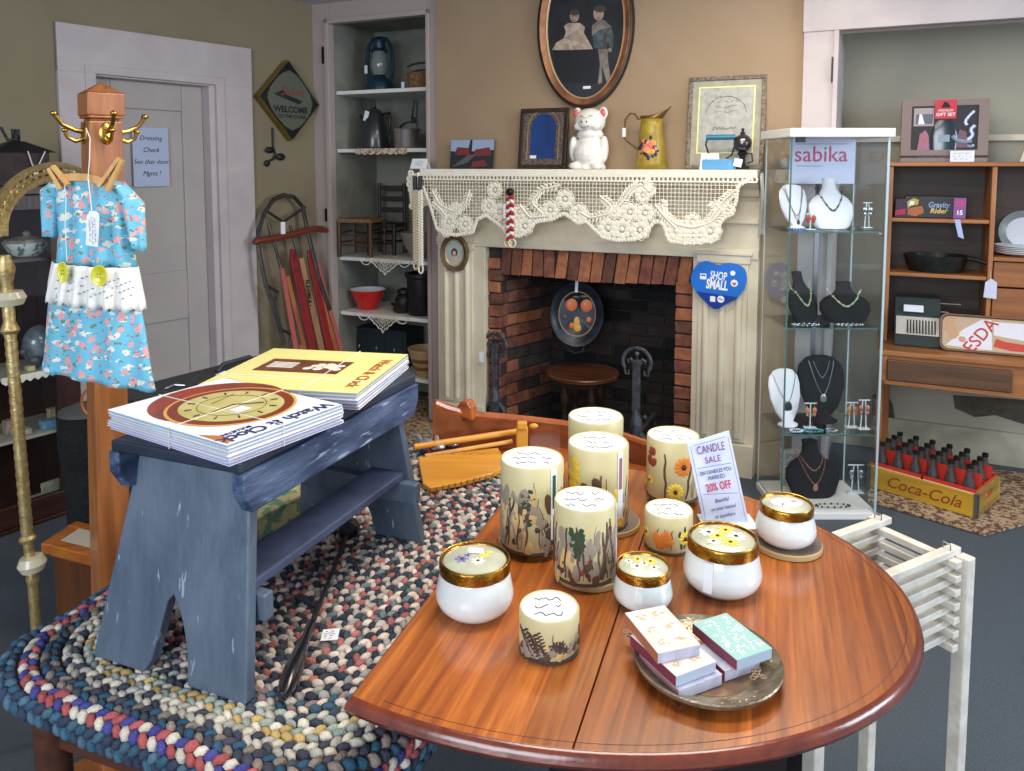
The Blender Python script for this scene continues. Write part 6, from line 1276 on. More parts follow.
for q in ((x0_, x1_, y0_, y0_ + .02), (x0_, x1_, y1_ - .02, y1_), (x0_, x0_ + .02, y0_, y1_), (x1_ - .02, x1_, y0_, y1_)): b.box(q[0], q[1], q[2], q[3], TT - .12, TT - .026)
b.build('apron', mat('near black table paint', c(34, 26, 26), .35, coat=.3), tb)
m_dk = MC['near black table paint']
for x in (x0_ + .02, x1_ - .02):
    for y in (y0_ + .02, y1_ - .02):
        b = MB(); b.lathe([(.014, 0), (.022, .03), (.016, .06), (.02, .2), (.03, .3), (.018, .36), (.03, .40), (.022, .46), (.032, .5), (.028, .54), (.028, TT - .12)], 16, Matrix.Translation((x, y, 0))); b.build('leg', m_dk, tb, smooth=True)
b = MB(); b.box(x0_, x1_, -.012, .012, .10, .13); b.build('stretcher', m_dk, tb)

# ---------------------------------------------------------------- candles
def foot_at(px, yb, w, z0=TT):
    f = UZ(px, yb, z0); r = w / 2 * f.y / 780; cpt = f + Vector((f.x, f.y, 0)).normalized() * r; r = w / 2 * (cpt.y) / 780 * .985
    return cpt, r
m_film = mat('dark base film', c(70, 66, 56), .4); m_waxA = mat('ivory wax', c(204, 193, 146), .45, sss=.2); m_waxB = mat('pale cream wax', c(230, 224, 204), .45, col2=c(206, 192, 160), vs=14, sss=.2)
m_top = mat('white paper candle label', c(244, 244, 244), .6); m_yglass = mat('pressed botanicals dark', c(74, 58, 48), .6); m_grn = mat('pressed moss green', c(44, 70, 46), .7); m_stem = mat('pressed stems brown', c(92, 64, 48), .6); m_grey = mat('pressed grey leaf', c(150, 140, 122), .6); m_tanp = mat('pressed tan petals', c(206, 176, 120), .6)
m_or = mat('orange gerbera petal', c(220, 130, 50), .55); m_ye = mat('yellow petal', c(236, 204, 70), .55); m_rd = mat('red petal', c(150, 62, 52), .55); m_wp = mat('white petal', c(240, 234, 214), .55); m_bk = mat('dark flower centre', c(50, 34, 28), .6)
PAL_M = {'g': m_grn, 's': m_stem, 'k': m_yglass, 'l': m_grey, 't': m_tanp, 'o': m_or, 'y': m_ye, 'r': m_rd, 'w': m_wp, 'b': m_bk}
m_coast = mat('grey wood coaster', c(122, 104, 88), .6, col2=c(98, 84, 74), vs=16); m_coast2 = mat('pale wood coaster side', c(182, 156, 108), .5)
def coaster(cpt, r, lb):
    T = thing('wooden_coaster', lb, 'coaster', (cpt.x, cpt.y, TT + .0005), 0)
    b = MB(); b.cyl(0, 0, 0, .012, r, 40); b.build('disc', m_coast2, T, bevel=.002, smooth=True)
    b = MB(); b.cyl(0, 0, .012, .0135, r - .002, 40); b.build('top_face', m_coast, T, smooth=True); return TT + .0142
def candle(px, yt, yb, w, lb, seed, kind, z0=TT + .0005, wax=None, tagside=None, tagcol=None):
    cpt, r = foot_at(px, yb, w, z0)
    cpt2 = cpt; a = UY(px, yt, cpt.y); h = a.z - z0
    T = thing('botanical_candle', lb, 'candle', (cpt.x, cpt.y, z0), 0); wax = wax or m_waxA
    b = MB(); b.lathe([(.001, .002), (r - .004, .002), (r, .008), (r, h - .004), (r - .002, h - .0005), (r - .004, h - .002), (r - .004, h - .006), (.001, h - .006)], 44); b.build('wax_body', wax, T, smooth=True)
    b = MB(); b.lathe([(.001, 0), (r + .0005, 0), (r + .0005, .003), (r - .002, .004)], 44); b.build('base_film', m_film, T, smooth=True)
    b = MB(); b.cyl(0, 0, h - .006, h - .0025, r - .0035, 44); lab = b.build('top_label', m_top, T, smooth=True)
    b = MB(); scribble(b, 0, 0, r * 1.4, r * 1.3, 3, h - .0022, .0010, seed, 'xy'); b.build('label_writing', mat('label grey ink %d' % seed, c(70, 74, 84), .6), lab)
    R = random.Random(seed); g = {}
    front = -PI / 2 - math.atan2(cpt.x, cpt.y)
    def S(a, z, dr=.0003): return Vector(((r + dr) * math.cos(front + a), (r + dr) * math.sin(front + a), z))
    def B(k): return g.setdefault(k, MB())
    def stem(k, a0, z0_, a1, z1, wd): B(k).tube([S(a0 + (a1 - a0) * i / 6 + .03 * math.sin(i * 2 + a0 * 9), z0_ + (z1 - z0_) * i / 6, -.0004) for i in range(7)], [wd * (.6 + .4 * math.sin(PI * i / 6)) for i in range(7)], 5)
    def blob(k, a, z, ra, rz_, rot=0):
        p = S(a, z, -.0004); nrm = front + a; M = Matrix.Translation(p) @ Matrix.Rotation(nrm + PI / 2, 4, 'Z') @ Matrix.Rotation(rot, 4, 'Y'); B(k).sph(0, 0, 0, ra, .0016, rz_, 9, M, 4)
    def flower(k, a, z, rad, n, cen='b'):
        for i in range(n):
            th_ = 2 * PI * i / n; blob(k, a + math.cos(th_) * rad * .62 / r, z + math.sin(th_) * rad * .62, rad * .26, rad * .46, PI / 2 - th_)
        p = S(a, z, .0012); B(cen).sph(p.x, p.y, p.z, rad * .28, rad * .28, rad * .28, 9, rings=5)
    if kind == 'twig':
        for i in range(46): blob(R.choice('lllts'), R.uniform(-1.6, 1.6), R.uniform(.05, .66) * h, R.uniform(.005, .011), R.uniform(.012, .028), R.uniform(-.35, .35))
        for i in range(30):
            a = R.uniform(-1.6, 1.6); s_ = R.uniform(-.45, .45); z1 = R.uniform(.5, .86) * h; stem(R.choice('sskkl'), a, .01, a + s_, z1, R.uniform(.0008, .0032))
        ga = R.uniform(-.45, -.1)
        for i in range(40): blob('g', ga + R.uniform(-.20, .20), h * R.uniform(.36, .74), R.uniform(.003, .007), R.uniform(.004, .010), R.uniform(-1, 1))
        for i in range(10): blob(R.choice('rkk'), R.uniform(-1.3, 1.3), R.uniform(.06, .35) * h, .0055, .0065)
    elif kind == 'yellow':
        for i in range(10): a = R.uniform(-1.5, 1.5); stem(R.choice('skr'), a, .01, a + R.uniform(-.3, .3), R.uniform(.5, .75) * h, R.uniform(.001, .0022))
        for i in range(18): blob('y', -.95 + R.uniform(-.25, .2), h * R.uniform(.45, .82), .008, .012, R.uniform(-1, 1)); blob('y', .75 + R.uniform(-.12, .12), h * R.uniform(.08, .5), .007, .010, R.uniform(-1, 1))
        for i in range(12): blob('s' if i % 3 else 't', R.uniform(-.7, .3), h * R.uniform(.30, .62), .010, .014, R.uniform(-1, 1))
        for i in range(16): blob(R.choice('tl'), R.uniform(-1.4, 1.4), h * R.uniform(.05, .5), .008, .016, R.uniform(-.4, .4))
    elif kind == 'flowers':
        stem('s', -.25, .01, -.3, h * .8, .003); stem('l', .8, .01, 1.0, h * .6, .006); stem('k', .55, .01, .75, h * .66, .003); stem('l', 1.2, .01, 1.2, h * .55, .005)
        flower('o', .42, h * .60, .021, 12); flower('y', .85, h * .78, .014, 10); flower('y', .12, h * .20, .018, 12); flower('y', -1.0, h * .3, .010, 8, 's')
        for i in range(9): blob('r', -.95 + R.uniform(-.14, .18), h * R.uniform(.6, .8), .007, .011, R.uniform(-1, 1))
    elif kind == 'small':
        flower('y', .75, h * .42, .014, 10); flower('y', -1.1, h * .45, .010, 9, 's')
        for i in range(16): blob('o', -.25 + R.uniform(-.32, .30), h * R.uniform(.25, .55), .008, .011, R.uniform(-1, 1))
        for a in (-.5, -.2, .1): stem('k', a, .012, a + .06, h * .68, .0014)
        for i in range(6): blob('g', .5 + R.uniform(-.06, .25), h * R.uniform(.15, .75), .003, .007, R.uniform(-.6, .6))
    elif kind == 'fern':
        for (a0, a1) in ((-1.0, -.3), (-.55, -.05)):
            stem('s', a0, h * .62, a1, .01, .002)
            for i in range(9):
                f = i / 9; a = a0 + (a1 - a0) * f; z = h * .60 * (1 - f); 
                for sg in (-1, 1): stem('k', a, z, a + sg * .26 * (1 - f * .4), z + .004 + .005 * (sg > 0), .0020)
        for i in range(6): flower('k', R.uniform(.0, .7), h * R.uniform(.3, .6), .007, 6, 'k')
        for i in range(30): blob(R.choice('tllsk'), R.uniform(-1.5, 1.5), h * R.uniform(.08, .46), .006, .009, R.uniform(-1, 1))
        stem('s', .25, h * .1, .1, h * .7, .0012); blob('s', 1.35, h * .42, .008, .020); blob('r', 1.35, h * .5, .006, .010)
    for k_, mb_ in g.items(): mb_.build({'g': 'pressed_moss', 's': 'pressed_stems', 'k': 'dark_twigs', 'l': 'grey_leaves', 't': 'tan_petals', 'o': 'orange_petals', 'y': 'yellow_petals', 'r': 'red_petals', 'w': 'white_petals', 'b': 'flower_centres'}[k_], PAL_M[k_], T, smooth=True)
    if tagside is not None:
        b = MB(); P_ = []
        z1, z0_ = h - .004, h * .16 if kind != 'x' else .01
        for zz_ in (z0_, z1): P_.append([S(tagside + (j / 3 - .5) * .22, zz_, .0012) for j in range(4)])
        b.grid(P_); tg_ = b.build('hang_label', m_paper, T, solid=.0006)
        b = MB(); b.grid([[S(tagside + (j / 3 - .5) * .13, zz_, .0018) for j in range(4)] for zz_ in (h * .52, h * .9)]); b.build('label_stripe', mat('label stripe %d' % seed, c(*tagcol), .5), tg_, solid=.0003)
    return T, cpt, r
k_, r_ = foot_at(532, 555, 66); zc1 = coaster(UZ(532, 540, TT), .068, 'round wooden coaster under the tallest left candle')
candle(532, 457, 556, 66, 'tall twig candle on a coaster, furthest left of the large candles', 21, 'twig', zc1, None, .72, (30, 84, 66))
zc2 = coaster(UZ(590, 574, TT), .066, 'round wooden coaster under the front twig and moss candle')
candle(584.5, 498, 587, 65, 'twig and moss pillar candle standing in front of the tall candles', 5, 'twig', zc2, None, 1.42, (150, 150, 160))
zc3 = coaster(UZ(606, 524, TT), .070, 'round wooden coaster under the yellow flower candle')
candle(597.5, 441, 534, 63, 'tall candle with yellow petals and a pink striped label behind the others', 33, 'yellow', zc3, None, .78, (150, 100, 104))
candle(595, 415, 500, 57, 'plain cream candle at the very back of the group', 41, 'none', TT + .0005)
zc4 = coaster(UZ(672, 487, TT), .062, 'round dark coaster under the gerbera candle')
candle(672, 434, 504, 54, 'candle with orange gerbera and yellow daisies beside the sale card', 52, 'flowers', zc4, None)
candle(668, 508, 556, 50, 'short candle with orange petals and a sunflower behind the small jar', 61, 'small', TT + .0005, m_waxA)
candle(549, 605, 665, 64, 'short candle with pressed fern leaves at the front of the table', 73, 'fern', TT + .0005)

# ---------------------------------------------------------------- lidded milk glass jars
m_milk = mat('milk white glass', c(226, 232, 230), .16, coat=.4, sss=.1); m_lidin = mat('pale resin lid face', c(196, 196, 170), .25, col2=c(170, 176, 160), vs=18, coat=.5)
def jar(px, yt, yb, wbody, wlid, lb, seed, fl, z0=TT + .0005):
    cpt, r = foot_at(px, yb, wbody * .62, z0); Y = cpt.y; k = Y / 780; R1_ = wbody * k / 2 * .99; RL_ = wlid * k / 2; h = UY(px, yt, Y).z - z0; lh = RL_ * .34
    T = thing('lidded_jar', lb, 'jar', (cpt.x, cpt.y, z0), 0)
    b = MB(); hb_ = h - lh
    b.lathe([(.001, 0), (R1_ * .66, .0005), (R1_ * .76, .004), (R1_ * .93, hb_ * .22), (R1_, hb_ * .40), (R1_ * .985, hb_ * .55), (R1_ * .93, hb_ * .80), (RL_ * .985, hb_ * .97), (RL_ * .97, hb_), (.001, hb_)], 48); b.build('body', m_milk, T, smooth=True)
    b = MB(); b.lathe([(RL_ * .985, hb_ + .0008), (RL_ * 1.0, hb_ + .0012), (RL_ * 1.0, h - .003), (RL_ * .985, h), (RL_ * .93, h + .001), (RL_ * .89, h - .001), (RL_ * .88, h - .003)], 48, cap=False); ld = b.build('gold_lid_band', m_gold, T, smooth=True); 
    b = MB(); b.lathe([(RL_ * .89, h - .003), (RL_ * .6, h + .0006), (RL_ * .3, h + .0016), (.0001, h + .002)], 40); fc = b.build('lid_face', m_lidin, T, smooth=True)
    b = MB(); b.tube([(RL_ * .95 * math.cos(a), RL_ * .95 * math.sin(a), h + .0008) for a in [2 * PI * j / 48 for j in range(48)]], .0012, 5, closed=True); b.build('lid_bead', m_brass, T, smooth=True)
    g = {}
    for (k_, x, y, rad, n) in fl:
        bb = g.setdefault(k_, MB()); x *= RL_; y *= RL_; rad *= RL_; zz_ = h + .0015
        if n == 0: bb.sph(x, y, zz_, rad, rad * .7, .0012, 10, rings=4); continue
        for i in range(n): a = 2 * PI * i / n; bb.sph(0, 0, 0, rad * .48, rad * .25, .0013, 8, Matrix.Translation((x + rad * .6 * math.cos(a), y + rad * .6 * math.sin(a), zz_)) @ Matrix.Rotation(a, 4, 'Z'), 4)
        g.setdefault('b', MB()).sph(x, y, zz_ + .0006, rad * .26, rad * .26, .0016, 8, rings=4)
    for k_, bb in g.items(): bb.build({'y': 'yellow_daisies', 'w': 'white_daisies', 'b': 'flower_centres', 'v': 'violet_petals', 'p': 'paper_label', 'o': 'orange_petals'}[k_], {**PAL_M, 'v': MC.get('violet') or mat('violet', c(120, 110, 170), .5), 'p': m_paper}[k_], fc, smooth=True)
    return T, R1_, RL_, h
T, a, d, h = jar(475, 558, 623, 82, 74, 'large white lidded jar at the left with violet petals and a sticker on the lid', 1, [('v', -.35, -.1, .2, 6), ('v', -.2, .1, .12, 5), ('y', .25, .1, .16, 0), ('w', .1, -.2, .2, 7), ('y', .4, .3, .12, 0), ('w', -.1, .4, .14, 6)])
b = MB(); b.py([(-.010, .012), (.016, .008), (.014, .026), (-.012, .030)], h + .003, h + .0036); b.build('price_sticker', m_paper, T)
jar(642.5, 565, 613, 62, 57, 'small white lidded jar in the middle with yellow and white flowers on the lid', 2, [('w', -.25, -.15, .25, 7), ('y', .3, .2, .22, 7), ('w', .35, -.25, .2, 6), ('y', -.15, .35, .2, 6), ('w', -.5, .2, .16, 6), ('w', .05, .05, .2, 6)])
T, a, d, h = jar(721.5, 537, 599, 81, 72, 'large white lidded jar with daisies on the lid in front of the sale card', 3, [('w', -.35, .25, .26, 8), ('w', .38, .0, .28, 8), ('y', -.15, .02, .24, 8), ('y', .18, .38, .22, 8), ('y', .12, -.35, .24, 8), ('w', -.35, -.3, .2, 7)])
b = MB(); M = Matrix.Rotation(-.62, 4, 'Z') @ Matrix.Rotation(-.12, 4, 'X'); b.box(-.008, .008, -a - .004, -a - .003, .012, .062, M); b.build('price_tag', m_paper, T)
z_ = coaster(UZ(787, 546, TT), .066, 'round wooden coaster under the right hand jar by the glass case')
jar(785, 503, 549, 61, 54, 'white lidded jar on a coaster nearest the glass display case', 4, [('p', 0, 0, .62, 0), ('o', .25, .05, .25, 0), ('v', -.2, -.2, .16, 6)], z_)

# ---------------------------------------------------------------- sale card
sc4 = [(687, 444), (729, 431), (749, 524), (703, 520)]
sy = UZ(722, 524, TT).y
t = thing('sale_card', 'leaning handwritten candle sale card in a clear stand behind the daisy jar', 'sign', (UZ(722, 524, TT).x, sy, TT + .0006), 0); I_ = PM[t.name].inverted()
pts = [I_ @ UY(x, y, sy + .03 * (524 - y) / 90) for x, y in sc4]; pts = [Vector((p.x, p.y, max(p.z, .0005))) for p in pts]
b = MB(); b.prism(pts, (0, .0015, 0)); b.build('card', mat('pale blue white card', c(206, 214, 236), .6), t)
b = MB(); fr2 = [p + Vector((0, .002, 0)) for p in pts]; b.prism(fr2, (0, .002, 0)); b.box(pts[3].x - .004, pts[2].x + .012, -.03, .04, 0, .003); b.build('clear_stand', m_plas, t)
xa2 = (pts[1] - pts[0]); xa2.y = 0; wd_ = xa2.length; xa2.normalize(); up2 = (pts[0] - pts[3]); hh_ = up2.length; up2.normalize()
xn = (xa2); yn = up2; zn = xn.cross(yn).normalized(); xn = yn.cross(zn).normalized()
def cardM(fx, fy): p = pts[3].lerp(pts[2], fx).lerp(pts[0].lerp(pts[1], fx), fy) + zn * .0028; return Matrix(((xn.x, yn.x, zn.x, p.x), (xn.y, yn.y, zn.y, p.y), (xn.z, yn.z, zn.z, p.z), (0, 0, 0, 1)))
m_pur = mat('purple marker', c(120, 70, 130), .6); m_nvm = mat('navy marker', c(60, 80, 130), .6); m_mag = mat('red marker', c(190, 50, 90), .6)
lettering('CANDLE', .0215, cardM(.5, .87), m_pur, t, sxy=(.72, 1.1)); lettering('SALE', .019, cardM(.5, .74), m_pur, t, sxy=(.85, 1))
lettering('ON CANDLES YOU', .0100, cardM(.5, .60), m_nvm, t, sxy=(.78, 1.1)); lettering('MARKED', .0115, cardM(.5, .53), m_nvm, t, sxy=(.8, 1))
lettering('20% OFF', .021, cardM(.5, .42), m_mag, t, bold=.0003, sxy=(.68, 1.1))
for s_, fy in (('Beautiful', .26), ('on your mantel', .17), ('or anywhere', .08)): lettering(s_, .0115, cardM(.5, fy), m_nvm, t, shear=.4, sxy=(.72, 1))
b = MB()
for fy in (.955, .665, .335): b.tube([cardM(.12, fy).to_translation(), cardM(.88, fy).to_translation()], .0005, 4)
for fx in (.06, .94): b.tube([cardM(fx, .04).to_translation(), cardM(fx, .955).to_translation()], .0004, 4)
b.build('ruled_lines', m_nvm, t)

# ---------------------------------------------------------------- plate with boxes
pc = UZ(707, 663, TT + .01); rp_ = (784 - 630) / 2 * pc.y / 780
t = thing('round_tray', 'round tarnished silver tray with ornate rim holding small boxes', 'tray', (pc.x, pc.y, TT + .0005), 0)
m_tarn = mat('tarnished silver', c(184, 170, 144), .36, .65, col2=c(126, 110, 88), vs=26, bump=.3, bs=120)
b = MB(); b.lathe([(.001, .003), (rp_ * .62, .003), (rp_ * .72, .006), (rp_ * .95, .016), (rp_ * .985, .0215), (rp_ * 1.0, .0195), (rp_ * .97, .012), (rp_ * .70, .001), (rp_ * .6, 0), (.001, 0)], 60); b.build('dish_body', m_tarn, t, smooth=True)
b = MB()
for i in range(44):
    a = 2 * PI * i / 44; 
    if i % 11 < 5:
        for q in (.80, .9): b.sph(0, 0, 0, .006, .0035, .0022, 7, Matrix.Translation((rp_ * q * math.cos(a), rp_ * q * math.sin(a), .0085 + (q - .8) * .03)) @ Matrix.Rotation(a + i, 4, 'Z'), 4)
b.build('rim_ornament', m_tarn, t, smooth=True)
b = MB(); b.lathe([(.001, .0035), (rp_ * .6, .0035), (rp_ * .6, .0032)], 40); b.build('dish_centre', mat('brown worn plate centre', c(150, 120, 92), .4, .3, col2=c(110, 84, 62), vs=20), t)
for nm_, (x_, y_), rot_ in (('chain_handle', (630, 635), 2.6), ('brooch', (757, 674), .3)):
    p = UZ(x_, y_, TT + .014); l = PM[t.name].inverted() @ p; b = MB()
    for i in range(9): b.tube([(l.x + .012 * math.cos(rot_ + i) * (i % 3) * .5 + .004 * math.cos(a), l.y + .008 * math.sin(i * 2.1) + .004 * math.sin(a), .0115 + .0006 * i) for a in [2 * PI * j / 8 for j in range(8)]], .0009, 4, closed=True)
    b.build(nm_, MC['dull gilt'], t, smooth=True)
def smallbox(A_, B_, C_, ztop, th_, lb, topm, sidem, pat=None, tilt=0):   # A_ left corner of near end, B_ right corner of near end, C_ far left corner (top face)
    a, d, e = UZ(*A_, ztop), UZ(*B_, ztop), UZ(*C_, ztop); ux = (d - a); w = ux.length; ux.normalize(); L_ = (e - a).length; ang = math.atan2(ux.y, ux.x)
    T = thing('card_deck_box', lb, 'box', (a.x, a.y, ztop - th_), ang, 'small boxes piled on the silver tray')
    del T['group']
    b = MB(); b.box(0, w, 0, L_, 0, th_ - .0015); b.build('box_body', sidem[0], T, bevel=.0006)
    b = MB(); b.box(-.0006, 0, 0, L_, .0005, th_ - .0005); tag(b.build('side_face', sidem[1], T), 'coloured long side')
    b = MB(); b.box(-.0004, w + .0004, -.0004, L_ + .0004, th_ - .0015, th_); b.build('lid', topm, T, bevel=.0005)
    if pat == 'scroll':
        b = MB(); R = random.Random(4)
        for i in range(58):
            x, y, r0_, a0 = R.uniform(.006, w - .006), R.uniform(.006, L_ - .006), R.uniform(.0024, .0046), R.uniform(0, 6.3)
            b.tube([(min(max(x + r0_ * (1 - j * .06) * math.cos(a0 + j * .5), .001), w - .001), min(max(y + r0_ * (1 - j * .06) * math.sin(a0 + j * .5), .001), L_ - .001), th_ + .0002) for j in range(9)], .0007, 4)
        b.build('scroll_pattern', mat('white scroll print', c(240, 242, 240), .5), T)
    if pat in ('cream', 'cream2'):
        b = MB(); R = random.Random(7 if pat == 'cream' else 9)
        for (fx, fy) in [(.28, .2), (.72, .2), (.28, .5), (.72, .52), (.28, .82), (.7, .84)][: 6 if pat == 'cream' else 4]:
            for i in range(9): b.sph(w * fx + R.uniform(-.008, .008), L_ * fy + R.uniform(-.006, .006), th_ + .0001, R.uniform(.0012, .004), R.uniform(.001, .002), .0004, 7, rings=4)
        b.build('printed_birds', mat('tan print ' + pat, c(196, 166, 130), .6), T, smooth=True)
    return T
m_cr = mat('cream box print', c(234, 222, 210), .5, col2=c(226, 206, 196), vs=40); m_ls = mat('lilac grey box side', c(196, 194, 210), .5, col2=c(170, 172, 190), vs=50); m_pk = mat('pinkish marbled side', c(190, 150, 150), .5, col2=c(160, 128, 138), vs=40); m_bs = mat('blue grey box end', c(170, 184, 200), .5); m_plum = mat('plum box side', c(126, 52, 72), .5); m_tq = mat('turquoise box print', c(150, 194, 188), .5); m_brn = mat('copper box side', c(176, 112, 84), .5)
Z0 = TT + .0045; h1 = .0165
smallbox((679, 690), (722, 674), (642, 652), Z0 + h1, h1, 'lowest lilac box under the stack at the left of the silver tray', m_ls, (m_ls, m_pk))
smallbox((676, 676), (716, 661), (650, 631), Z0 + 2 * h1 + .0006, h1, 'cream printed box in the middle of the left stack', m_cr, (m_bs, m_plum), 'cream2')
smallbox((658, 653), (700, 644), (630, 612), Z0 + 3 * h1 + .0012, h1, 'cream box with tan birds on top of the left stack', m_cr, (m_ls, m_brn), 'cream')
smallbox((725, 671), (760, 659), (702, 645), Z0 + h1, h1, 'pale box lying underneath the turquoise scroll box', m_ls, (m_ls, m_plum))
smallbox((737, 660), (772, 648), (690, 624), Z0 + 2 * h1 + .0006, h1, 'turquoise box with white scroll pattern on the right of the silver tray', m_tq, (m_bs, m_plum), 'scroll')

# ---------------------------------------------------------------- white slatted stand
WZ = .70
cN, cF, cFl = UZ(956, 553, WZ), UZ(878, 519, WZ), UZ(816, 530, WZ)      # near right, far right
dN = UZ(855, 575, WZ)
m_wst = mat('chalky white painted wood', c(222, 216, 202), .6, col2=c(200, 194, 182), vs=20, bump=.2)
ux = (cN - cF); ux.z = 0; Ls = ux.length; ux.normalize(); vx = Vector((ux.y, -ux.x, 0)); 
t = thing('slatted_stand', 'white painted square stand of crossed wooden slats behind the table', 'stand', (cF.x, cF.y, 0), math.atan2(ux.y, ux.x)); I_ = PM[t.name].inverted()
vv = I_.to_3x3() @ (dN - cN); sgn = 1 if vv.y > 0 else -1; Ws = .40
ex_ = .03; n = 7
for i in range(n):
    zt_ = WZ - i * .030
    for (x0, x1, y0, y1) in ((-ex_, Ls + ex_ * .3, -.011, .011), (-ex_, Ls + ex_ * .3, Ws - .011, Ws + .011)):
        b = MB(); b.box(x0, x1, min(sgn * y0, sgn * y1), max(sgn * y0, sgn * y1), zt_ - .030, zt_ - .0152); b.build('slat', m_wst, t, bevel=.0015)
    for xx in (0.0, Ls - .02):
        b = MB(); y0, y1 = -.035, Ws + .035; b.box(xx - .011, xx + .011, min(sgn * y0, sgn * y1), max(sgn * y0, sgn * y1), zt_ - .0150, zt_ - .0002); b.build('slat', m_wst, t, bevel=.0015)
for x, y in ((Ls + .004, -.028), (-.025, -.028), (Ls + .004, Ws + .028), (-.025, Ws + .028)):
    b = MB(); b.box(x - .014, x + .014, sgn * y - .014, sgn * y + .014, 0, WZ - .012); b.build('leg', m_wst, t, bevel=.003)
for x in (0.0, Ls - .02):
    b = MB(); b.tube([(x - .008, sgn * .0, WZ), (x - .008, sgn * .0, WZ + .012), (x + .008, sgn * .0, WZ + .012), (x + .008, 0, WZ)], .0015, 5); b.build('wire_loop', m_steel, t)

# ---------------------------------------------------------------- glass display case
g0 = UY(787, 300, 3.20); g1 = UY(884, 300, 3.20); GX0, GX1, GY0, GY1 = g0.x, g1.x, 3.20, 3.52
GT = UY(830, 137, 3.20).z
t = thing('glass_display_case', 'tall glass jewelry display case with white top', 'display case', ((GX0 + GX1) / 2, 3.36, 0), 0)
def wbx(name, m, bx, bev=.0, par=None, lab=None):
    b = MB(Fr((0, 0, 0), 0))
    for q in bx: b.box(*q)
    o = b.build(name, m, par or t, bevel=bev)
    if lab: o['label'] = lab
    return o
wbx('plinth', m_white, [(GX0 - .004, GX1 + .002, GY0 - .004, GY1 + .004, 0, .03)], .003)
ct = MB(Fr((0, 0, 0), 0)); ct.prism([(GX0 - .01, GY0 - .012, GT), (GX1 + .016, GY0 - .012, GT), (GX1 + .01, GY1 + .02, GT), (GX0 - .02, GY1 + .02, GT)], (0, 0, .036)); ct.build('top_board', m_white, t, bevel=.003)
for nm, q in (('glass_pane', (GX0, GX1, GY0, GY0 + .004, .03, GT)), ('glass_pane', (GX0, GX0 + .004, GY0 + .005, GY1, .03, GT)), ('glass_pane', (GX1 - .004, GX1, GY0 + .005, GY1, .03, GT)), ('glass_pane', (GX0 + .005, GX1 - .005, GY1 - .004, GY1, .03, GT))): wbx(nm, m_glass, [q])
wbx('glass_edge', m_edge, [(GX0 - .002, GX0 + .004, GY0 - .002, GY0 + .003, .03, GT)]); wbx('glass_edge', mat('pale glass edge', c(176, 196, 200), .15), [(GX1 - .008, GX1 + .001, GY0 - .002, GY0 + .003, .03, GT)]); wbx('glass_edge', MC['pale glass edge'], [(GX1 - .006, GX1, GY1 - .004, GY1, .03, GT), (GX0, GX0 + .004, GY1 - .004, GY1, .03, GT)]); wbx('door_frame', m_steel, [(GX0 + .56 * (GX1 - GX0), GX0 + .61 * (GX1 - GX0), GY1 - .014, GY1 - .006, .03, GT)])
wbx('lock', m_black, [(GX0 + .02, GX0 + .055, GY0 - .005, GY0 + .012, GT - .022, GT)])
JS = []
for yy in (231, 327, 433, 512):
    z = UY(830, yy, 3.23).z if yy < 512 else .04; JS.append(z)
    if yy < 512:
        wbx('glass_shelf', m_glass, [(GX0 + .008, GX1 - .010, GY0 + .012, GY1 - .02, z - .006, z)]); wbx('shelf_edge', m_edge, [(GX0 + .008, GX1 - .010, GY0 + .0095, GY0 + .0118, z - .006, z)])
        for x in (GX0 + .01, GX1 - .014):
            for y in (GY0 + .03, GY1 - .04): wbx('shelf_clip', m_steel, [(x - .004, x + .008, y, y + .012, z - .014, z - .0062)])
    else: wbx('cabinet_floor', m_white, [(GX0 + .006, GX1 - .006, GY0 + .006, GY1 - .006, .031, z)])
def incase(px, i, Y): p = UY(px, 300, Y); return (p.x, Y, JS[i] + .0012)
K = 3.34 / 780
t = thing('brand_card', 'white jewelry brand card in the top of the glass case', 'sign', incase(818, 0, 3.49), 0)
b = MB(); cz0, cz1 = UY(818, 184, 3.49).z - JS[0], UY(818, 138, 3.49).z - JS[0]; wk = 3.49 / 780
b.box(-33 * wk, 32 * wk, -.002, 0, cz0, cz1); b.build('card', mat('lilac white card', c(200, 206, 232), .5), t)
lettering('sabika', 22 * wk, upright(-2 * wk, -.003, cz0 + (cz1 - cz0) * .63), mat('magenta red print', c(186, 60, 98), .5), t, bold=.0003)
b = MB(); b.box(-26 * wk, 26 * wk, -.0025, -.002, cz0 + (cz1 - cz0) * .86, cz0 + (cz1 - cz0) * .87); b.box(-26 * wk, 0, -.0025, -.002, cz0 + (cz1 - cz0) * .38, cz0 + (cz1 - cz0) * .39); b.box(-.01, .01, -.006, 0, -.0, cz0); b.build('print_lines', MC['label grey ink 21'], t)
m_blv = mat('black velvet', c(16, 16, 20), .9); m_wlv = mat('white leatherette', c(226, 228, 236), .5)
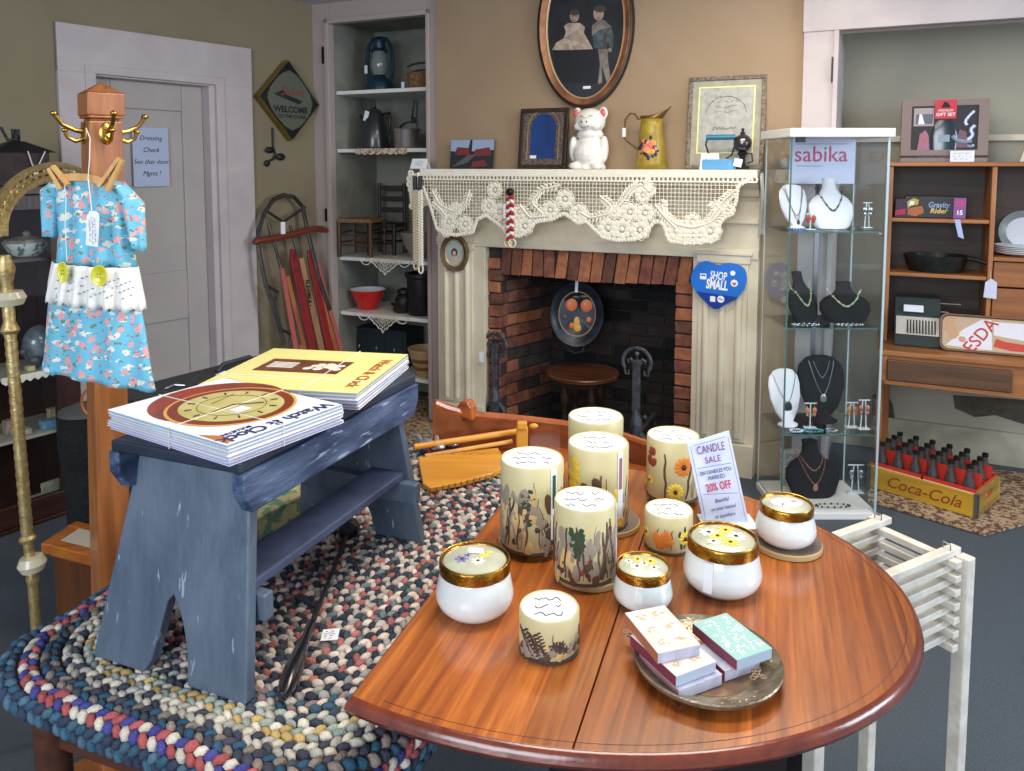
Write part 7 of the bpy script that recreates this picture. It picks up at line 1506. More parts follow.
def bust(px, i, Y, w, h, m, lb, beads, chain, drop=0, rz=0, kind='bust', two=False, ped=False):
    T = thing('necklace_bust', lb, 'jewelry bust', incase(px, i, Y), rz); w *= K; h *= K
    b = MB(); rows = []
    prof = [(.00, .62, .16), (.06, .80, .18), (.30, 1.0, .2), (.48, .98, .2), (.60, .80, .19), (.70, .46, .17), (.80, .32, .17), (.92, .28, .16), (1.0, .30, .16)] if kind == 'bust' else [(0, .55, .3), (.03, .6, .3), (.08, .3, .2), (.25, .7, .14), (.5, .95, .14), (.72, .98, .14), (.86, .9, .14), (.97, .6, .12), (1.0, .3, .08)]
    lean = .30 if kind == 'bust' else .22
    def yof(f): return lean * h * (f - .35)
    for f, a, d in prof: rows.append([(w / 2 * a * math.cos(2 * PI * k / 28), yof(f) + w * d * .62 * math.sin(2 * PI * k / 28) , h * f) for k in range(28)])
    b.grid(rows, closeu=True); b.add(rows[-1], [tuple(range(28))]); b.add(rows[0], [tuple(range(28))[::-1]]); b.build('bust_form', m, T, smooth=60)
    def surf(x, f):
        for j in range(len(prof) - 1):
            if prof[j][0] <= f <= prof[j + 1][0]:
                u_ = (f - prof[j][0]) / (prof[j + 1][0] - prof[j][0]); a = prof[j][1] + (prof[j + 1][1] - prof[j][1]) * u_; d = prof[j][2] + (prof[j + 1][2] - prof[j][2]) * u_; break
        s = max(0, 1 - (x / (w / 2 * a + 1e-6)) ** 2); return Vector((x, yof(f) - w * d * .62 * math.sqrt(s) - .003, h * f))
    for ni, (dep, ww, cm_) in enumerate(chain):
        b = MB(); n = 22; top = .80 if kind == 'bust' else .93; P_ = []
        for j in range(n + 1): s = -1 + 2 * j / n; P_.append(surf(w * .5 * ww * s, top - (top - dep) * (1 - abs(s) ** 1.6)))
        if beads: 
            for j, p in enumerate(P_): b.sph(p.x, p.y, p.z, beads * (1.2 if j % 3 == 0 else .8), seg=7, rings=4)
        b.tube(P_, .0011, 4); b.build('necklace', cm_, T, smooth=True)
    if drop: p = surf(0, chain[-1][0]); b = MB(); b.sph(p.x, p.y - .002, p.z - drop * .4 * K, drop * .32 * K, .003, drop * .5 * K, 10); b.tube([p + Vector((0, -.002, 0)), p + Vector((0, -.002, -drop * K))], .0018, 5); b.build('pendant', chain[-1][2], T, smooth=True)
    return T
jg = mat('dark green grey beads', c(50, 64, 60), .3, .3); js = mat('silver chain', c(176, 180, 186), .3, .9); jc = mat('copper rose beads', c(186, 130, 110), .3, .4); jm = mat('mixed pastel beads', c(206, 190, 120), .3, .2, col2=c(150, 200, 190), vs=120); jd = mat('dark pewter', c(70, 70, 78), .35, .6)
bust(828, 0, 3.36, 45, 50, m_wlv, 'white bust with dark green bead necklace on the top glass shelf', .0042, [(.36, .62, jg)])
bust(792, 0, 3.34, 34, 44, m_wlv, 'white tilted bust with thin dark necklace at the top left of the glass case', 0, [(.3, .7, jd), (.2, .6, jd)], 6, .35, 'plate')
bust(803, 1, 3.34, 40, 50, m_blv, 'black bust with colourful bead necklace, left on the second glass shelf', .0045, [(.34, .75, jm)], 0, .5)
bust(845, 1, 3.33, 50, 40, m_blv, 'black wide bust with pastel bead necklace, right on the second glass shelf', .0045, [(.42, .66, jm)], 0, -.1)
bust(825, 2, 3.40, 50, 66, m_blv, 'tall black board bust with two silver pendants on the third glass shelf', 0, [(.68, .34, js), (.42, .52, js)], 10, 0, 'plate')
bust(789, 2, 3.34, 37, 56, m_wlv, 'white bust with chunky dark pendant on the third glass shelf', 0, [(.42, .72, jd)], 16, .25, 'plate')
bust(818, 3, 3.36, 56, 54, m_blv, 'black bust with copper double necklace at the bottom of the glass case', .0028, [(.5, .5, jc), (.26, .56, jc)], 8)
def estand(px, i, Y, w, h, lb, mm, kind=0):
    T = thing('earring_stand', lb, 'earring stand', incase(px, i, Y), 0); w *= K; h *= K
    b = MB(); b.box(-w / 2, w / 2, -.015, .015, 0, .004); 
    for sg in ((-1, 1) if kind else (0,)): b.tube([(sg * w * .25, 0, 0), (sg * w * .12, 0, h)], .0025, 5)
    b.box(-w / 2, w / 2, -.003, .003, h - .004, h); b.build('clear_rack', m_plas, T)
    for sg in (-1, 1): b = MB(); b.sph(sg * w * .3, -.006, h * .72, 2.4 * K, .004, 3 * K, 8); b.tube([(sg * w * .3, -.005, h * .72), (sg * w * .3, -.005, h - .002)], .0008, 4); b.sph(sg * w * .3, -.006, h * .55, 1.6 * K, .003, 2 * K, 8); b.build('earring', mm, T, smooth=True)
estand(808, 0, 3.28, 9, 16, 'tiny clear stand with red earrings on the top glass shelf', mat('red stone', c(170, 60, 50), .3))
estand(864, 0, 3.38, 9, 26, 'clear two legged earring stand at the right of the top glass shelf', js, 1)
estand(856, 2, 3.30, 12, 26, 'clear stand with orange earrings, left of the pair on the third glass shelf', mat('orange stone', c(196, 126, 84), .3), 1)
estand(868, 2, 3.28, 11, 30, 'clear stand with copper earrings, right of the pair on the third glass shelf', jc, 1)
estand(814, 2, 3.29, 12, 26, 'small stand with orange earrings before the tall black bust', MC['orange stone'])
estand(862, 3, 3.38, 16, 30, 'metal earring tree at the bottom right of the glass case', js, 1)
def trinket(px, i, Y, w, lb, mm, seed):
    T = thing('bracelet', lb, 'bracelet', incase(px, i, Y), 0); R = random.Random(seed); b = MB(); w *= K
    for j in range(16): a = 2 * PI * j / 16; b.sph(w / 2 * math.cos(a), .018 * math.sin(a), .005, .0045, seg=7, rings=4)
    b.build('beads', mm, T, smooth=True)
    b = MB(); b.tube([(w / 2 * math.cos(a), .018 * math.sin(a), .005) for a in [2 * PI * j / 20 for j in range(20)]], .001, 4, closed=True); b.build('thread', js, T)
m_tqs = mat('turquoise beads', c(60, 170, 180), .3); m_blb = mat('bright blue beads', c(40, 100, 190), .3)
trinket(817, 2, 3.245, 20, 'turquoise bead bracelet at the front of the third glass shelf', m_tqs, 1)
trinket(800, 2, 3.245, 12, 'white bead bracelet beside the turquoise one', m_wlv, 2); trinket(836, 2, 3.25, 10, 'small pale bracelet right of the turquoise one', js, 3)
trinket(806, 1, 3.25, 26, 'silver bracelet at the front left of the second glass shelf', js, 4); trinket(850, 1, 3.25, 26, 'silver bracelet at the front right of the second glass shelf', js, 5); trinket(795, 0, 3.24, 14, 'dark blue bead bracelet at the front of the top glass shelf', m_blb, 6); trinket(840, 3, 3.235, 34, 'silver bracelet lying on the white floor of the glass case', jd, 7)
t = thing('gift_box', 'white lace patterned gift box at the bottom left of the glass case', 'box', incase(793, 3, 3.47), 0); b = MB(); b.box(-7 * K, 12 * K, -.02, .02, 0, 34 * K); b.build('box_body', mat('lace print', c(214, 210, 206), .6, col2=c(160, 160, 164), vs=70, contrast=(.5, .56)), t, bevel=.003); b = MB(); b.box(-7.2 * K, 12.2 * K, -.022, .022, 34 * K, 37 * K); b.build('lid', MC['lace print'], t)

# ---------------------------------------------------------------- secretary hutch
m_h = wood('hutch oak edge', c(180, 118, 66), c(142, 86, 46), 2, .45, .1); m_hx = wood('hutch oak rail', c(184, 120, 66), c(146, 90, 48), 0, .45, .1); m_hd = wood('hutch dark inside', c(72, 52, 40), c(50, 36, 30), 0, .5); m_dr = wood('drawer front oak', c(166, 106, 58), c(130, 80, 44), 0, .4, .2)
HF, HBk = .33, .61
t = thing('secretary_hutch', 'brown oak secretary hutch with open shelves and a desk drawer below', 'cabinet', FW.w(FW.p(960, 300, .45).x, .45, 0), FW.rot)
hx0 = FW.p(886, 250, HF).x; hx1 = hx0 + .98; htop = FW.p(955, 162, HF).z; hdk = FW.p(955, 352, HF - .12).z
def hbx(name, m, bx, bev=.003, par=None):
    b = MB(FW)
    for q in bx: b.box(*q)
    return b.build(name, m, par or t, bevel=bev)
hbx('side_panel', m_h, [(hx0, hx0 + .02, HF, HBk, hdk, htop - .02)]); hbx('side_panel', m_h, [(hx1 - .02, hx1, HF, HBk, hdk, htop - .02)]); dvx = FW.p(991, 200, HF).x; hbx('divider', m_h, [(dvx, dvx + .02, HF, HBk, hdk, htop - .02)])
hbx('top', m_hx, [(hx0 - .015, hx1 + .015, HF - .015, HBk, htop - .02, htop)]); hbx('back_panel', m_hd, [(hx0, hx1, HBk - .012, HBk, hdk, htop - .02)])
HS = {}
for yy in (219, 274.5): z = FW.p(940, yy, HF).z; HS[yy] = z; hbx('shelf', m_hx, [(hx0 + .02, dvx, HF + .005, HBk - .012, z - .018, z)])
z2s = FW.p(1010, 258, HF).z; hbx('shelf', m_hx, [(dvx + .02, hx1 - .02, HF + .005, HBk - .012, z2s - .018, z2s)])
zA, zB, zC = z2s - .02, FW.p(1010, 288, HF).z, FW.p(1010, 322, HF).z
for k_, (za, zb_) in enumerate(((zB + .004, zA - .002), (zC, zB - .004))):
    d_ = hbx('drawer', m_dr, [(dvx + .024, hx1 - .024, HF - .004, HF + .02, za, zb_)]); q = FW.p(1024, 305, HF); b = MB(FW); b.sph(hx1 - .30 + .02, HF - .018, (za + zb_) / 2, .016, .014, .016, 12); b.build('knob', m_white if k_ else m_hd, d_, smooth=True)
hbx('drawer_rail', m_hx, [(dvx + .02, hx1 - .02, HF + .0, HF + .02, zC - .02, zC - .001)])
DF = HF - .22; zd0 = FW.p(955, 352, DF).z; hbx('desk_top', m_hx, [(hx0 - .02, hx1 + .02, DF, HBk, hdk - .022, hdk)])
za, zb_ = FW.p(950, 392, DF).z, hdk - .024
hbx('desk_rail', m_hx, [(hx0, hx1, DF + .015, DF + .035, za + .0, za + .02), (hx0, hx0 + .02, DF + .015, HBk, za, zb_), (hx1 - .02, hx1, DF + .015, HBk, za, zb_), (hx0, hx1, DF + .03, DF + .04, za, zb_)])
d_ = hbx('desk_drawer', wood('wide drawer brown', c(108, 74, 50), c(82, 56, 38), 0, .4, .2), [(hx0 + .022, FW.p(1013, 380, DF).x, DF + .006, DF + .029, za + .024, zb_ - .02)])
hbx('leg', m_h, [(hx0, hx0 + .045, HBk - .06, HBk - .015, 0, za)]); hbx('leg', m_h, [(hx1 - .05, hx1 - .005, DF + .03, DF + .075, 0, za)]); hbx('leg', m_h, [(hx1 - .05, hx1 - .005, HBk - .06, HBk - .015, 0, za)]); hbx('leg', m_h, [(hx0 - .018, hx0 + .010, HF - .06, HF - .03, 0, za)])
def onh(px, off, z): q = FW.p(px, 200, off); return FW.w(q.x, off, z + .001)
# gift set box on top
kh = FW.sc(940, HF)
t = thing('gift_set_box', 'large brown boxed gift set with clear window and red badge on the hutch', 'box', onh(941, HF + .04, htop), FW.rot)
m_bx = mat('taupe card', c(142, 122, 116), .6); w2, h2 = 38.5 * kh, 62 * kh
b = MB(); b.box(-w2, w2, .003, .09, 0, h2); b.build('box_body', mat('dark taupe card', c(70, 60, 58), .6), t, bevel=.003)
b = MB(); wi, z0_, z1_ = w2 - 9 * kh, 12 * kh, h2 - 6 * kh
for q in ((-w2, w2, 0, z0_), (-w2, w2, z1_, h2), (-w2, -wi, z0_, z1_), (wi, w2, z0_, z1_)): b.box(q[0], q[1], -.006, .003, q[2], q[3])
b.build('front_frame', m_bx, t)
b = MB(); b.box(-wi, wi, .0015, .0029, z0_, z1_); b.build('dark_inside', mat('dark box inside', c(34, 32, 36), .5), t)
b = MB(); b.box(-w2, w2, -.007, -.006, 4 * kh, 6.4 * kh); b.build('dark_stripe', MC['dark box inside'], t)
b = MB(); b.cm = 0; b.box(-wi + 2 * kh, -wi + 20 * kh, -.002, .001, z0_ + 24 * kh, z1_ - 2 * kh); b.cm = 1; b.box(-wi + 4 * kh, -wi + 19 * kh, -.003, .001, z0_ + 26 * kh, z1_ - 8 * kh); b.cm = 2; b.pz([(-wi + 6 * kh, z0_ + 26 * kh), (-wi + 12 * kh, z0_ + 26 * kh), (-wi + 9 * kh, z0_ + 36 * kh), (-wi + 7 * kh, z0_ + 36 * kh)], -.0036, -.003); b.build('dog_card', [mat('pale mauve card', c(176, 160, 160), .5), mat('slate picture', c(96, 100, 116), .5), m_wc], t)
b = MB(); b.pz([(-wi + 6 * kh, z0_), (-wi + 17 * kh, z0_), (-wi + 16 * kh, z0_ + 14 * kh), (-wi + 13 * kh, z0_ + 20 * kh), (-wi + 8 * kh, z0_ + 16 * kh)], -.003, .001); b.build('orange_packet', mat('orange mauve packet', c(184, 96, 90), .5, col2=c(150, 120, 160), vs=60), t)
b = MB(); b.lathe([(11 * kh, z0_), (12 * kh, z0_ + 14 * kh), (9 * kh, z0_ + 26 * kh), (5 * kh, z0_ + 30 * kh)], 20, Matrix.Diagonal((1, .12, 1, 1))); b.build('dark_bottle', mat('dark bottle', c(34, 48, 56), .2, coat=.5), t, smooth=True)
b = MB(); b.box(-5 * kh, 5 * kh, -.012, -.008, z0_ + 8 * kh, z0_ + 15 * kh); b.build('bottle_label', mat('grey blue label', c(140, 160, 176), .5), t)
b = MB(); R = random.Random(1)
for (pts_, r0_) in ((((-4, 38), (-8, 34), (-12, 28), (-10, 24)), 1.8), (((-3, 24), (-7, 20), (-4, 14), (-9, 10)), 2.0), (((-22, 14), (-18, 9), (-12, 8), (-5, 9)), 2.2), (((-9, 4), (-5, 3), (-3, 5)), 1.6)):
    P_ = [Vector((wi + x * kh, -.003, z0_ + z * kh)) for x, z in pts_]; P_ = [P_[0]] + [P_[i].lerp(P_[i + 1], f) for i in range(len(P_) - 1) for f in (.25, .75)] + [P_[-1]]; b.tube([(p.x, -.002, p.z) for p in P_], r0_ * kh, 7)
b.build('shiny_wrap', mat('silver blue wrap', c(190, 200, 230), .2, .5), t, smooth=True)
b = MB(); b.pz([(wi - 20 * kh, z0_ + 2 * kh), (wi - 8 * kh, z0_ + 2 * kh), (wi - 10 * kh, z0_ + 18 * kh), (wi - 16 * kh, z0_ + 20 * kh)], -.002, .001); b.build('mauve_packet', mat('mauve packet', c(120, 84, 96), .5), t)
b = MB(); b.box(-9 * kh, 10 * kh, -.009, -.006, h2 - 19 * kh, h2 - .2 * kh); rb = b.build('red_badge', mat('red badge', c(206, 50, 62), .5), t)
b = MB(); b.pz([(-3.5 * kh, h2 - 8 * kh), (5 * kh, h2 - 8 * kh), (2 * kh, h2 - 3 * kh), (-1 * kh, h2 - 2 * kh)], -.0096, -.009); b.build('badge_emblem', m_ink, rb); lettering('GIFT SET', 4.4 * kh, upright(.5 * kh, -.0095, h2 - 15 * kh), m_wc, rb, bold=.0004); lettering('PREMIUM', 3.2 * kh, upright(.5 * kh, -.0095, h2 - 11 * kh), m_wc, rb)
lettering('COLLECTION', 4.4 * kh, upright(-9 * kh, -.0073, 5.2 * kh), MC['slate picture'], t)
b = MB(); b.box(6 * kh, 27 * kh, -.02, -.018, 0, 11 * kh); tg_ = b.build('price_card', m_paper, t); b = MB(); scribble(b, 16 * kh, 5.5 * kh, 16 * kh, 8 * kh, 3, -.0205, .0006, 2); b.build('writing', m_ink, tg_)
# toy car box, packet
t = thing('toy_box', 'dark boxed toy with a yellow and orange picture on the upper hutch shelf', 'box', onh(929, HF + .06, HS[219]), FW.rot)
b = MB(); b.box(-22 * kh, 24 * kh, 0, .08, 0, 22 * kh); b.build('box_body', mat('black printed card', c(30, 28, 34), .4), t, bevel=.002)
b = MB(); b.cm = 0; b.pz([(-22 * kh + x * kh, z * kh) for x, z in ((3, 3), (10, 1), (18, 5), (16, 12), (10, 11), (3, 9))], -.001, 0); b.cm = 1; b.pz([(-22 * kh + x * kh, z * kh) for x, z in ((3, 9), (2, 16), (8, 20), (13, 18), (12, 13), (6, 12))], -.0015, 0); b.cm = 2; b.pz([(-22 * kh + x * kh, z * kh) for x, z in ((4, 12), (8, 13), (9, 16), (5, 17))], -.002, -.0015); b.build('printed_picture', [mat('dull orange print', c(180, 100, 60), .5), mat('olive yellow print', c(190, 170, 60), .5), m_wc], t)
lettering('Gravity', 8 * kh, upright(9 * kh, -.0006, 13 * kh), mat('pale blue letters', c(150, 170, 210), .5), t, shear=.15, bold=.0008, sxy=(.8, 1)); lettering('Rider', 7 * kh, upright(9 * kh, -.0006, 7 * kh), mat('yellow letters', c(226, 190, 110), .5), t, shear=.15, bold=.0008)
t = thing('toy_packet', 'dark purple and red boxed toy at the left end of the upper hutch shelf', 'box', onh(901, HF + .05, HS[219]), FW.rot); b = MB(); b.box(-5 * kh, 5 * kh, 0, .06, 0, 19 * kh); b.build('box_body', mat('purple card', c(64, 36, 66), .5), t, bevel=.002); b = MB(); b.pz([(-5 * kh, 2 * kh), (4 * kh, 3 * kh), (5 * kh, 9 * kh), (-5 * kh, 7 * kh)], -.001, 0); b.build('red_print', mat('crimson print', c(176, 40, 66), .5), t)
t = thing('candy_packet', 'small pink and purple packet with a blue hang tag on the upper hutch shelf', 'packet', onh(960, HF + .03, HS[219]), FW.rot); b = MB(); b.box(-5.5 * kh, 5.5 * kh, 0, .02, 0, 21 * kh); b.build('wrapper', mat('violet wrapper', c(130, 76, 140), .4), t, bevel=.002)
lettering('CB', 6 * kh, upright(0, -.0006, 15 * kh), mat('red pink letters', c(226, 60, 100), .5), t, bold=.001); lettering('15', 6 * kh, upright(0, -.0006, 6 * kh), m_wc, t, bold=.001)
b = MB(); b.prism([(-5 * kh, -.052, 0), (0, -.052, 0), (4 * kh, -.054, -19 * kh), (-1 * kh, -.054, -17 * kh)], (0, -.001, 0)); b.build('hang_tag', mat('pale blue paper', c(176, 190, 226), .6), t)
# skillet
t = thing('skillet', 'black cast iron skillet with handle on the middle hutch shelf', 'pan', onh(938, HF + .13, HS[274.5]), FW.rot)
m_ci = mat('cast iron', c(34, 38, 38), .38, .4, col2=c(46, 50, 48), vs=30, bump=.2); b = MB(); b.lathe([(.001, .002), (24 * kh, .002), (27 * kh, 6 * kh), (30 * kh, 17 * kh), (28.5 * kh, 17 * kh), (25 * kh, 7 * kh), (23 * kh, 4 * kh), (.001, 4 * kh)], 40, sy=.8); b.build('pan_body', m_ci, t, smooth=True)
b = MB(); b.tube([(26 * kh, -.02, 15 * kh), (36 * kh, -.04, 14 * kh), (48 * kh, -.07, 11 * kh)], [.012, .010, .013], 8, M=None); b.build('handle', m_ci, t, smooth=True)
b = MB(); b.tube([(47 * kh, -.10, 9 * kh), (46 * kh, -.148, 4 * kh), (46 * kh, -.148, -2 * kh)], .0012, 4); b.pz([(41 * kh, -20 * kh), (52 * kh, -21 * kh), (52 * kh, -5 * kh), (47 * kh, -1 * kh), (42 * kh, -5 * kh)], -.15, -.1485); b.build('price_tag', mat('lilac white tag', c(206, 210, 230), .6), t)
# old grinder / adding machine
km = FW.sc(920, HF - .05)
t = thing('adding_machine', 'old dark green metal adding machine with a crank on the hutch desk', 'machine', onh(922, HF + .0, hdk), FW.rot)
m_mg = mat('dark green grey metal', c(52, 62, 62), .45, .3); b = MB(); w = 21 * km; b.prism([(-w, -.09, 0), (-w, .10, 0), (-w, .10, 47 * km), (-w, .02, 47 * km), (-w, -.04, 30 * km), (-w, -.09, 12 * km)], (2 * w, 0, 0)); b.build('housing', m_mg, t, bevel=.006)
sl_ = math.atan2(18 * km, .05); b = MB(); b.prism([(-w * .92, -.0915, 12.5 * km), (w * .92, -.0915, 12.5 * km), (w * .92, -.0435, 29 * km), (-w * .92, -.0435, 29 * km)], (0, -.003, .0)); pl_ = b.build('slot_plate', mat('pale plate', c(196, 190, 176), .4), t)
b = MB()
for i in range(10): x = -w * .45 + i * w * .13; b.prism([(x, -.0955, 14 * km), (x + .006, -.0955, 14 * km), (x + .006, -.0475, 28 * km), (x, -.0475, 28 * km)], (0, -.001, 0))
b.build('slots', m_ink, pl_)
b = MB(); b.prism([(-w * .6, -.0335, 34 * km), (w * .25, -.0335, 34 * km), (w * .25, -.0135, 40 * km), (-w * .6, -.0135, 40 * km)], (0, -.012, .0)); b.build('white_label', m_paper, t)
b = MB(); b.tube([(w, 0, 34 * km), (w + 6 * km, 0, 34 * km), (w + 9 * km, -.02, 30 * km), (w + 8 * km, -.02, 12 * km), (w + 5 * km, 0, 8 * km)], .005, 7); b.tube([(w, .02, 42 * km), (w + 18 * km, .02, 42 * km)], .004, 6); b.build('crank', m_steel, t, smooth=True)
# tray with print leaning on the hutch
p0 = FW.p(953, 350, HF - .09); t = thing('printed_tray', 'rectangular metal tray printed with a wrapped loaf and red letters on the hutch desk', 'tray', onh(994, HF - .10, hdk + .0), tilt=Matrix.Rotation(FW.rot, 4, 'Z') @ Matrix.Rotation(-.30, 4, 'X'))
kt = FW.sc(994, HF - .1); w, h = 42 * kt, 38 * kt
def rrect(w, h, r, n=5): return [(sx * (w - r) + r * math.cos(a), h / 2 + sy_ * (h / 2 - r) + r * math.sin(a)) for sx, sy_, a0 in ((1, 1, 0), (-1, 1, PI / 2), (-1, -1, PI), (1, -1, 1.5 * PI)) for a in [a0 + PI / 2 * j / n for j in range(n + 1)]]
b = MB(); o_, i_ = rrect(w, h, .03), rrect(w - .012, h - .024, .022); i_ = [(x, z + .012) for x, z in i_]; n = len(o_)
b.grid([[(x, 0, z) for x, z in o_], [(x, -.016, z) for x, z in o_], [(x * .97, -.016, (z - h / 2) * .94 + h / 2) for x, z in o_], [(x * .94, -.003, (z - h / 2) * .88 + h / 2) for x, z in o_]], closeu=True); b.build('rim', mat('brown tin rim', c(112, 84, 70), .4, .3), t, smooth=True)
b = MB(); f_ = lambda x, z: ((x * .94), (z - h / 2) * .88 + h / 2); b.pz([f_(x, z) for x, z in o_], -.003, 0); b.build('printed_face', mat('tan print ground', c(186, 162, 130), .4), t)
b = MB(); b.cm = 0; b.pz([(-w * .86, h * .14), (-w * .2, h * .10), (w * .12, h * .1), (w * .1, h * .9), (-w * .1, h * .9), (-w * .5, h * .6)], -.0038, -.003); b.cm = 1
R = random.Random(2)
for i in range(12): b.sph(-w * R.uniform(.5, .85), -.0034, h * R.uniform(.3, .85), .018, .0012, .012, 8, rings=4)
b.cm = 2; b.pz([(w * .15, h * .2), (w * .5, h * .12), (w * .9, h * .12), (w * .9, h * .3), (w * .4, h * .35), (w * .2, h * .42)], -.0042, -.003); b.cm = 0; b.pz([(w * .15, h * .5), (w * .9, h * .4), (w * .9, h * .86), (w * .14, h * .86)], -.0038, -.003)
b.build('loaf_print', [mat('white wrapper print', c(218, 216, 222), .4), mat('bread print', c(196, 150, 112), .5), mat('red knife print', c(190, 60, 40), .4)], t)
lettering('ESDA', 17 * kt, upright(-w * .12, -.0042, h * .46, .95), mat('brick red letters', c(186, 56, 50), .5), t, bold=.0008)
# plates
for i in range(6):
    T = thing('dinner_plate', ['bottom pale plate of the stack in the hutch', 'second plate from the bottom of the hutch stack', 'third plate from the bottom of the hutch stack', 'fourth plate from the bottom of the hutch stack', 'fifth plate from the bottom of the hutch stack', 'grey rimmed plate leaning upright behind the stack in the hutch'][i], 'plate', onh(1024, HF + .14, z2s + i * .008) if i < 5 else onh(1027, HF + .20, z2s), FW.rot)
    if i == 5:
        M = Matrix.Translation((0, .05, .10)) @ Matrix.Rotation(PI / 2 - .25, 4, 'X'); b = MB(); b.lathe([(.001, 0), (.06, 0), (.075, .006), (.105, .012), (.105, .009), (.07, -.003), (.001, -.004)], 40, M); b.cm = 1; b.lathe([(.001, .0008), (.062, .001), (.072, .0065)], 40, M); b.build('plate_body', [mat('green grey rim', c(120, 130, 128), .25), mat('white china', c(214, 218, 226), .2)], T, smooth=True)
    else: b = MB(); b.lathe([(.001, 0), (.06, 0), (.11, .014), (.11, .017), (.06, .004), (.001, .004)], 40); b.build('plate_body', m_wlv, T, smooth=True)
# thing at the top right of the hutch
t = thing('leaning_frame', 'slanted cream and dark frame at the right end on top of the hutch', 'frame', onh(1022, HF + .12, htop), FW.rot)
b = MB(); b.pz([(-4 * kh, 0), (22 * kh, 0), (22 * kh, 30 * kh), (4 * kh, 28 * kh)], 0, .02); b.build('board', m_cream, t, bevel=.003); b = MB(); b.pz([(2 * kh, 3 * kh), (20 * kh, 3 * kh), (20 * kh, 25 * kh), (8 * kh, 24 * kh)], -.002, 0); b.build('dark_face', MC['dark box inside'], t)

# ---------------------------------------------------------------- patterned floor rug and bottle crate
b = MB(); fr4 = [UZ(868, 502, .004), UZ(985, 536, .004), UZ(1060, 516, .004), UZ(1060, 478, .004), UZ(985, 470, .004), UZ(868, 470, .004)]
b.prism(fr4, (0, 0, .008)); o = b.build('floor_rug', mat('brown cream patterned pile', c(190, 166, 132), .95, col2=c(110, 76, 60), vs=55, bump=.6, bs=300, contrast=(.46, .54)), None); tag(o, 'brown and cream patterned rug under the yellow bottle crate', 'rug')
b = MB(); fr5 = [UZ(452, 545, .003), UZ(452, 395, .003), UZ(330, 402, .003), UZ(330, 520, .003)]
b.prism(fr5, (0, 0, .008)); o = b.build('floor_rug', MC['brown cream patterned pile'], None); tag(o, 'brown patterned rug on the floor before the shelf alcove', 'rug')
CZ = .0135
cA, cB, cC = UZ(862, 494, CZ), UZ(977, 519, CZ), UZ(1004, 496, CZ)
ux = Vector((.67, -.74, 0)); ux.normalize(); Lc = .46; Wc = .29; cA = cB - ux * Lc
t = thing('bottle_crate', 'yellow wooden soda bottle crate with red script lettering on the patterned rug', 'crate', (cA.x, cA.y, CZ), math.atan2(ux.y, ux.x))
m_cy = wood('yellow crate paint', c(220, 176, 50), c(172, 130, 40), 0, .55, vs=5); HC = .10
b = MB(); b.box(0, Lc, 0, .012, 0, HC); b.build('side_board', m_cy, t, bevel=.002); b = MB(); b.box(0, Lc, Wc - .012, Wc, 0, HC); b.build('side_board', m_cy, t, bevel=.002)
for x in (0, Lc - .014):
    b = MB(); b.box(x, x + .014, .012, Wc - .012, 0, HC * .5); b.box(x, x + .014, .012, Wc * .34, HC * .5, HC * .82); b.box(x, x + .014, Wc * .66, Wc - .012, HC * .5, HC * .82); b.box(x, x + .014, .012, Wc - .012, HC * .82, HC + .012); tag(b.build('end_board', wood('end board %.1f' % x, c(176, 140, 60), c(130, 96, 44), 1, .6), t, bevel=.002))
b = MB(); b.box(.002, Lc - .002, .012, Wc - .012, .002, .012); b.build('floor_board', m_cy, t)
b = MB(); b.box(Lc - .016, Lc + .001, -.001, .012, 0, HC + .002); b.box(Lc - .001, Lc + .001, -.001, .02, 0, HC + .002); b.box(-.001, .016, -.001, .001, 0, HC); b.build('corner_strap', mat('grey tin strap', c(120, 120, 116), .4, .6), t)
lettering('Coca-Cola', .085, Matrix.Translation((Lc * .52, -.0006, HC * .48)) @ Matrix.Rotation(PI / 2, 4, 'X'), mat('faded red letters', c(150, 70, 30), .6), t, shear=.35, bold=.0006, sxy=(.85, .85))
b = MB(); 
for i in (1, 2, 3): b.box(Lc * i / 4 - .002, Lc * i / 4 + .002, .014, Wc - .014, .012, HC * .6)
b.build('partition', m_cy, t)
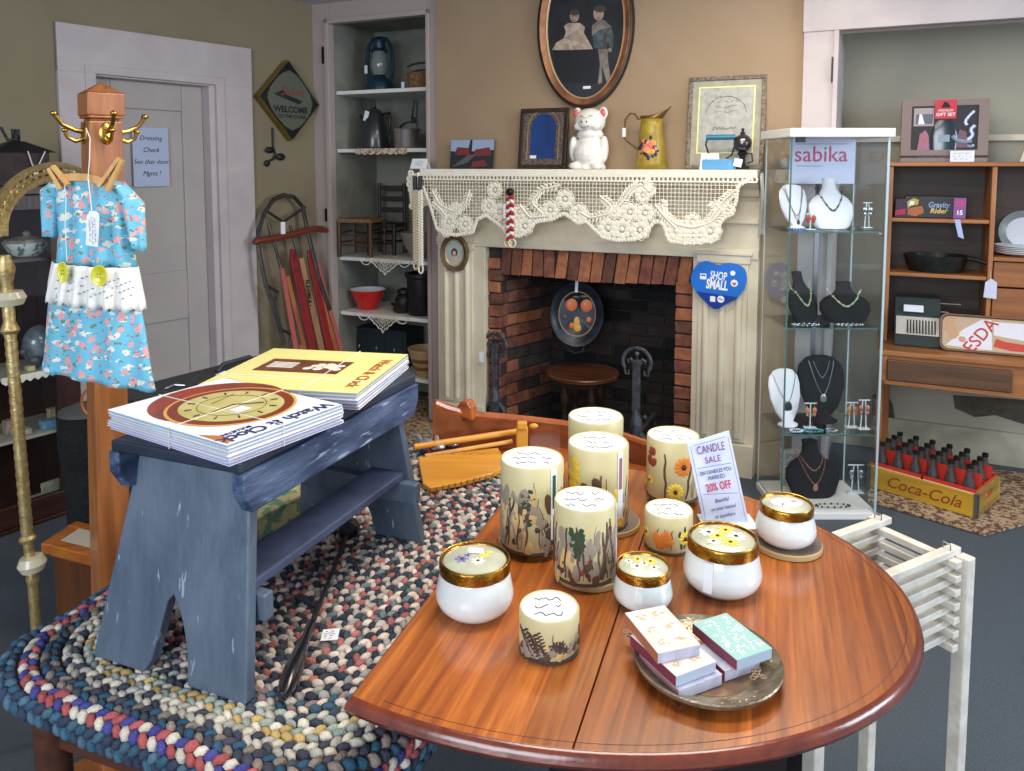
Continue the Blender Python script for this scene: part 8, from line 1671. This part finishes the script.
m_bot = mat('dark cola glass', c(58, 48, 46), .12, coat=.6, col2=c(90, 84, 84), vs=30); m_cap = mat('dark bottle cap', c(44, 44, 44), .35, .6); m_lab = mat('red carton', c(206, 58, 44), .5)
bot = None; IM = PM[t.name]; n_ = 0
for r_i in range(4):
    for c_i in range(6):
        x, y = .045 + c_i * .073, .045 + r_i * .0655; p = IM @ Vector((x, y, .0135)); jz = .0
        if bot is None:
            bot = thing('glass_bottle', 'small dark glass soda bottle with dark cap standing in the yellow crate', 'bottle', tuple(p), IM.to_euler().z, 'soda bottles in the yellow crate')
            b = MB(); b.lathe([(.001, 0), (.022, 0), (.024, .01), (.022, .05), (.025, .075), (.024, .11), (.015, .145), (.0105, .17), (.0105, .19), (.001, .19)], 16); b.build('bottle_glass', m_bot, bot, smooth=True)
            b = MB(); b.lathe([(.0125, .181), (.0135, .184), (.0125, .196), (.001, .197)], 12); b.build('cap', m_cap, bot, smooth=True)
        else: dup(bot, tuple(p), IM.to_euler().z)
for j, (px_, py_) in enumerate(((0, 0), (0, 1), (1, 0), (1, 1))):
    T = thing('bottle_carton', ['red six pack carton in the front left of the crate', 'red six pack carton in the back left of the crate', 'red six pack carton in the front right of the crate', 'red six pack carton in the back right of the crate'][j], 'carton', tuple(IM @ Vector((.008 + px_ * .222 + .004, .014 + py_ * .131 , .013))), IM.to_euler().z)
    b = MB(); w, d = .215, .125; b.box(.002, w, .0625, .065, .0, .155); b.build('handle_panel', m_lab, T)
    b = MB(); b.box(.002, w, .0005, .0022, 0, .105); b.box(.002, w, d, d + .0017, 0, .105); b.box(.002, .004, .003, d, 0, .105); b.box(w - .002, w, .003, d, 0, .105); b.build('carton_wall', m_lab, T)
    b = MB(); b.box(.002, w, -.0003, .0003, .08, .088); b.build('white_band', m_wc, T); 
    lettering('Coca-Cola', .05, Matrix.Translation((w * .5, -.0003, .045)) @ Matrix.Rotation(PI / 2, 4, 'X'), m_wc, T, shear=.3)
# wall clutter: outlet-like fan seen dark at right of table under display (floor lamp base)
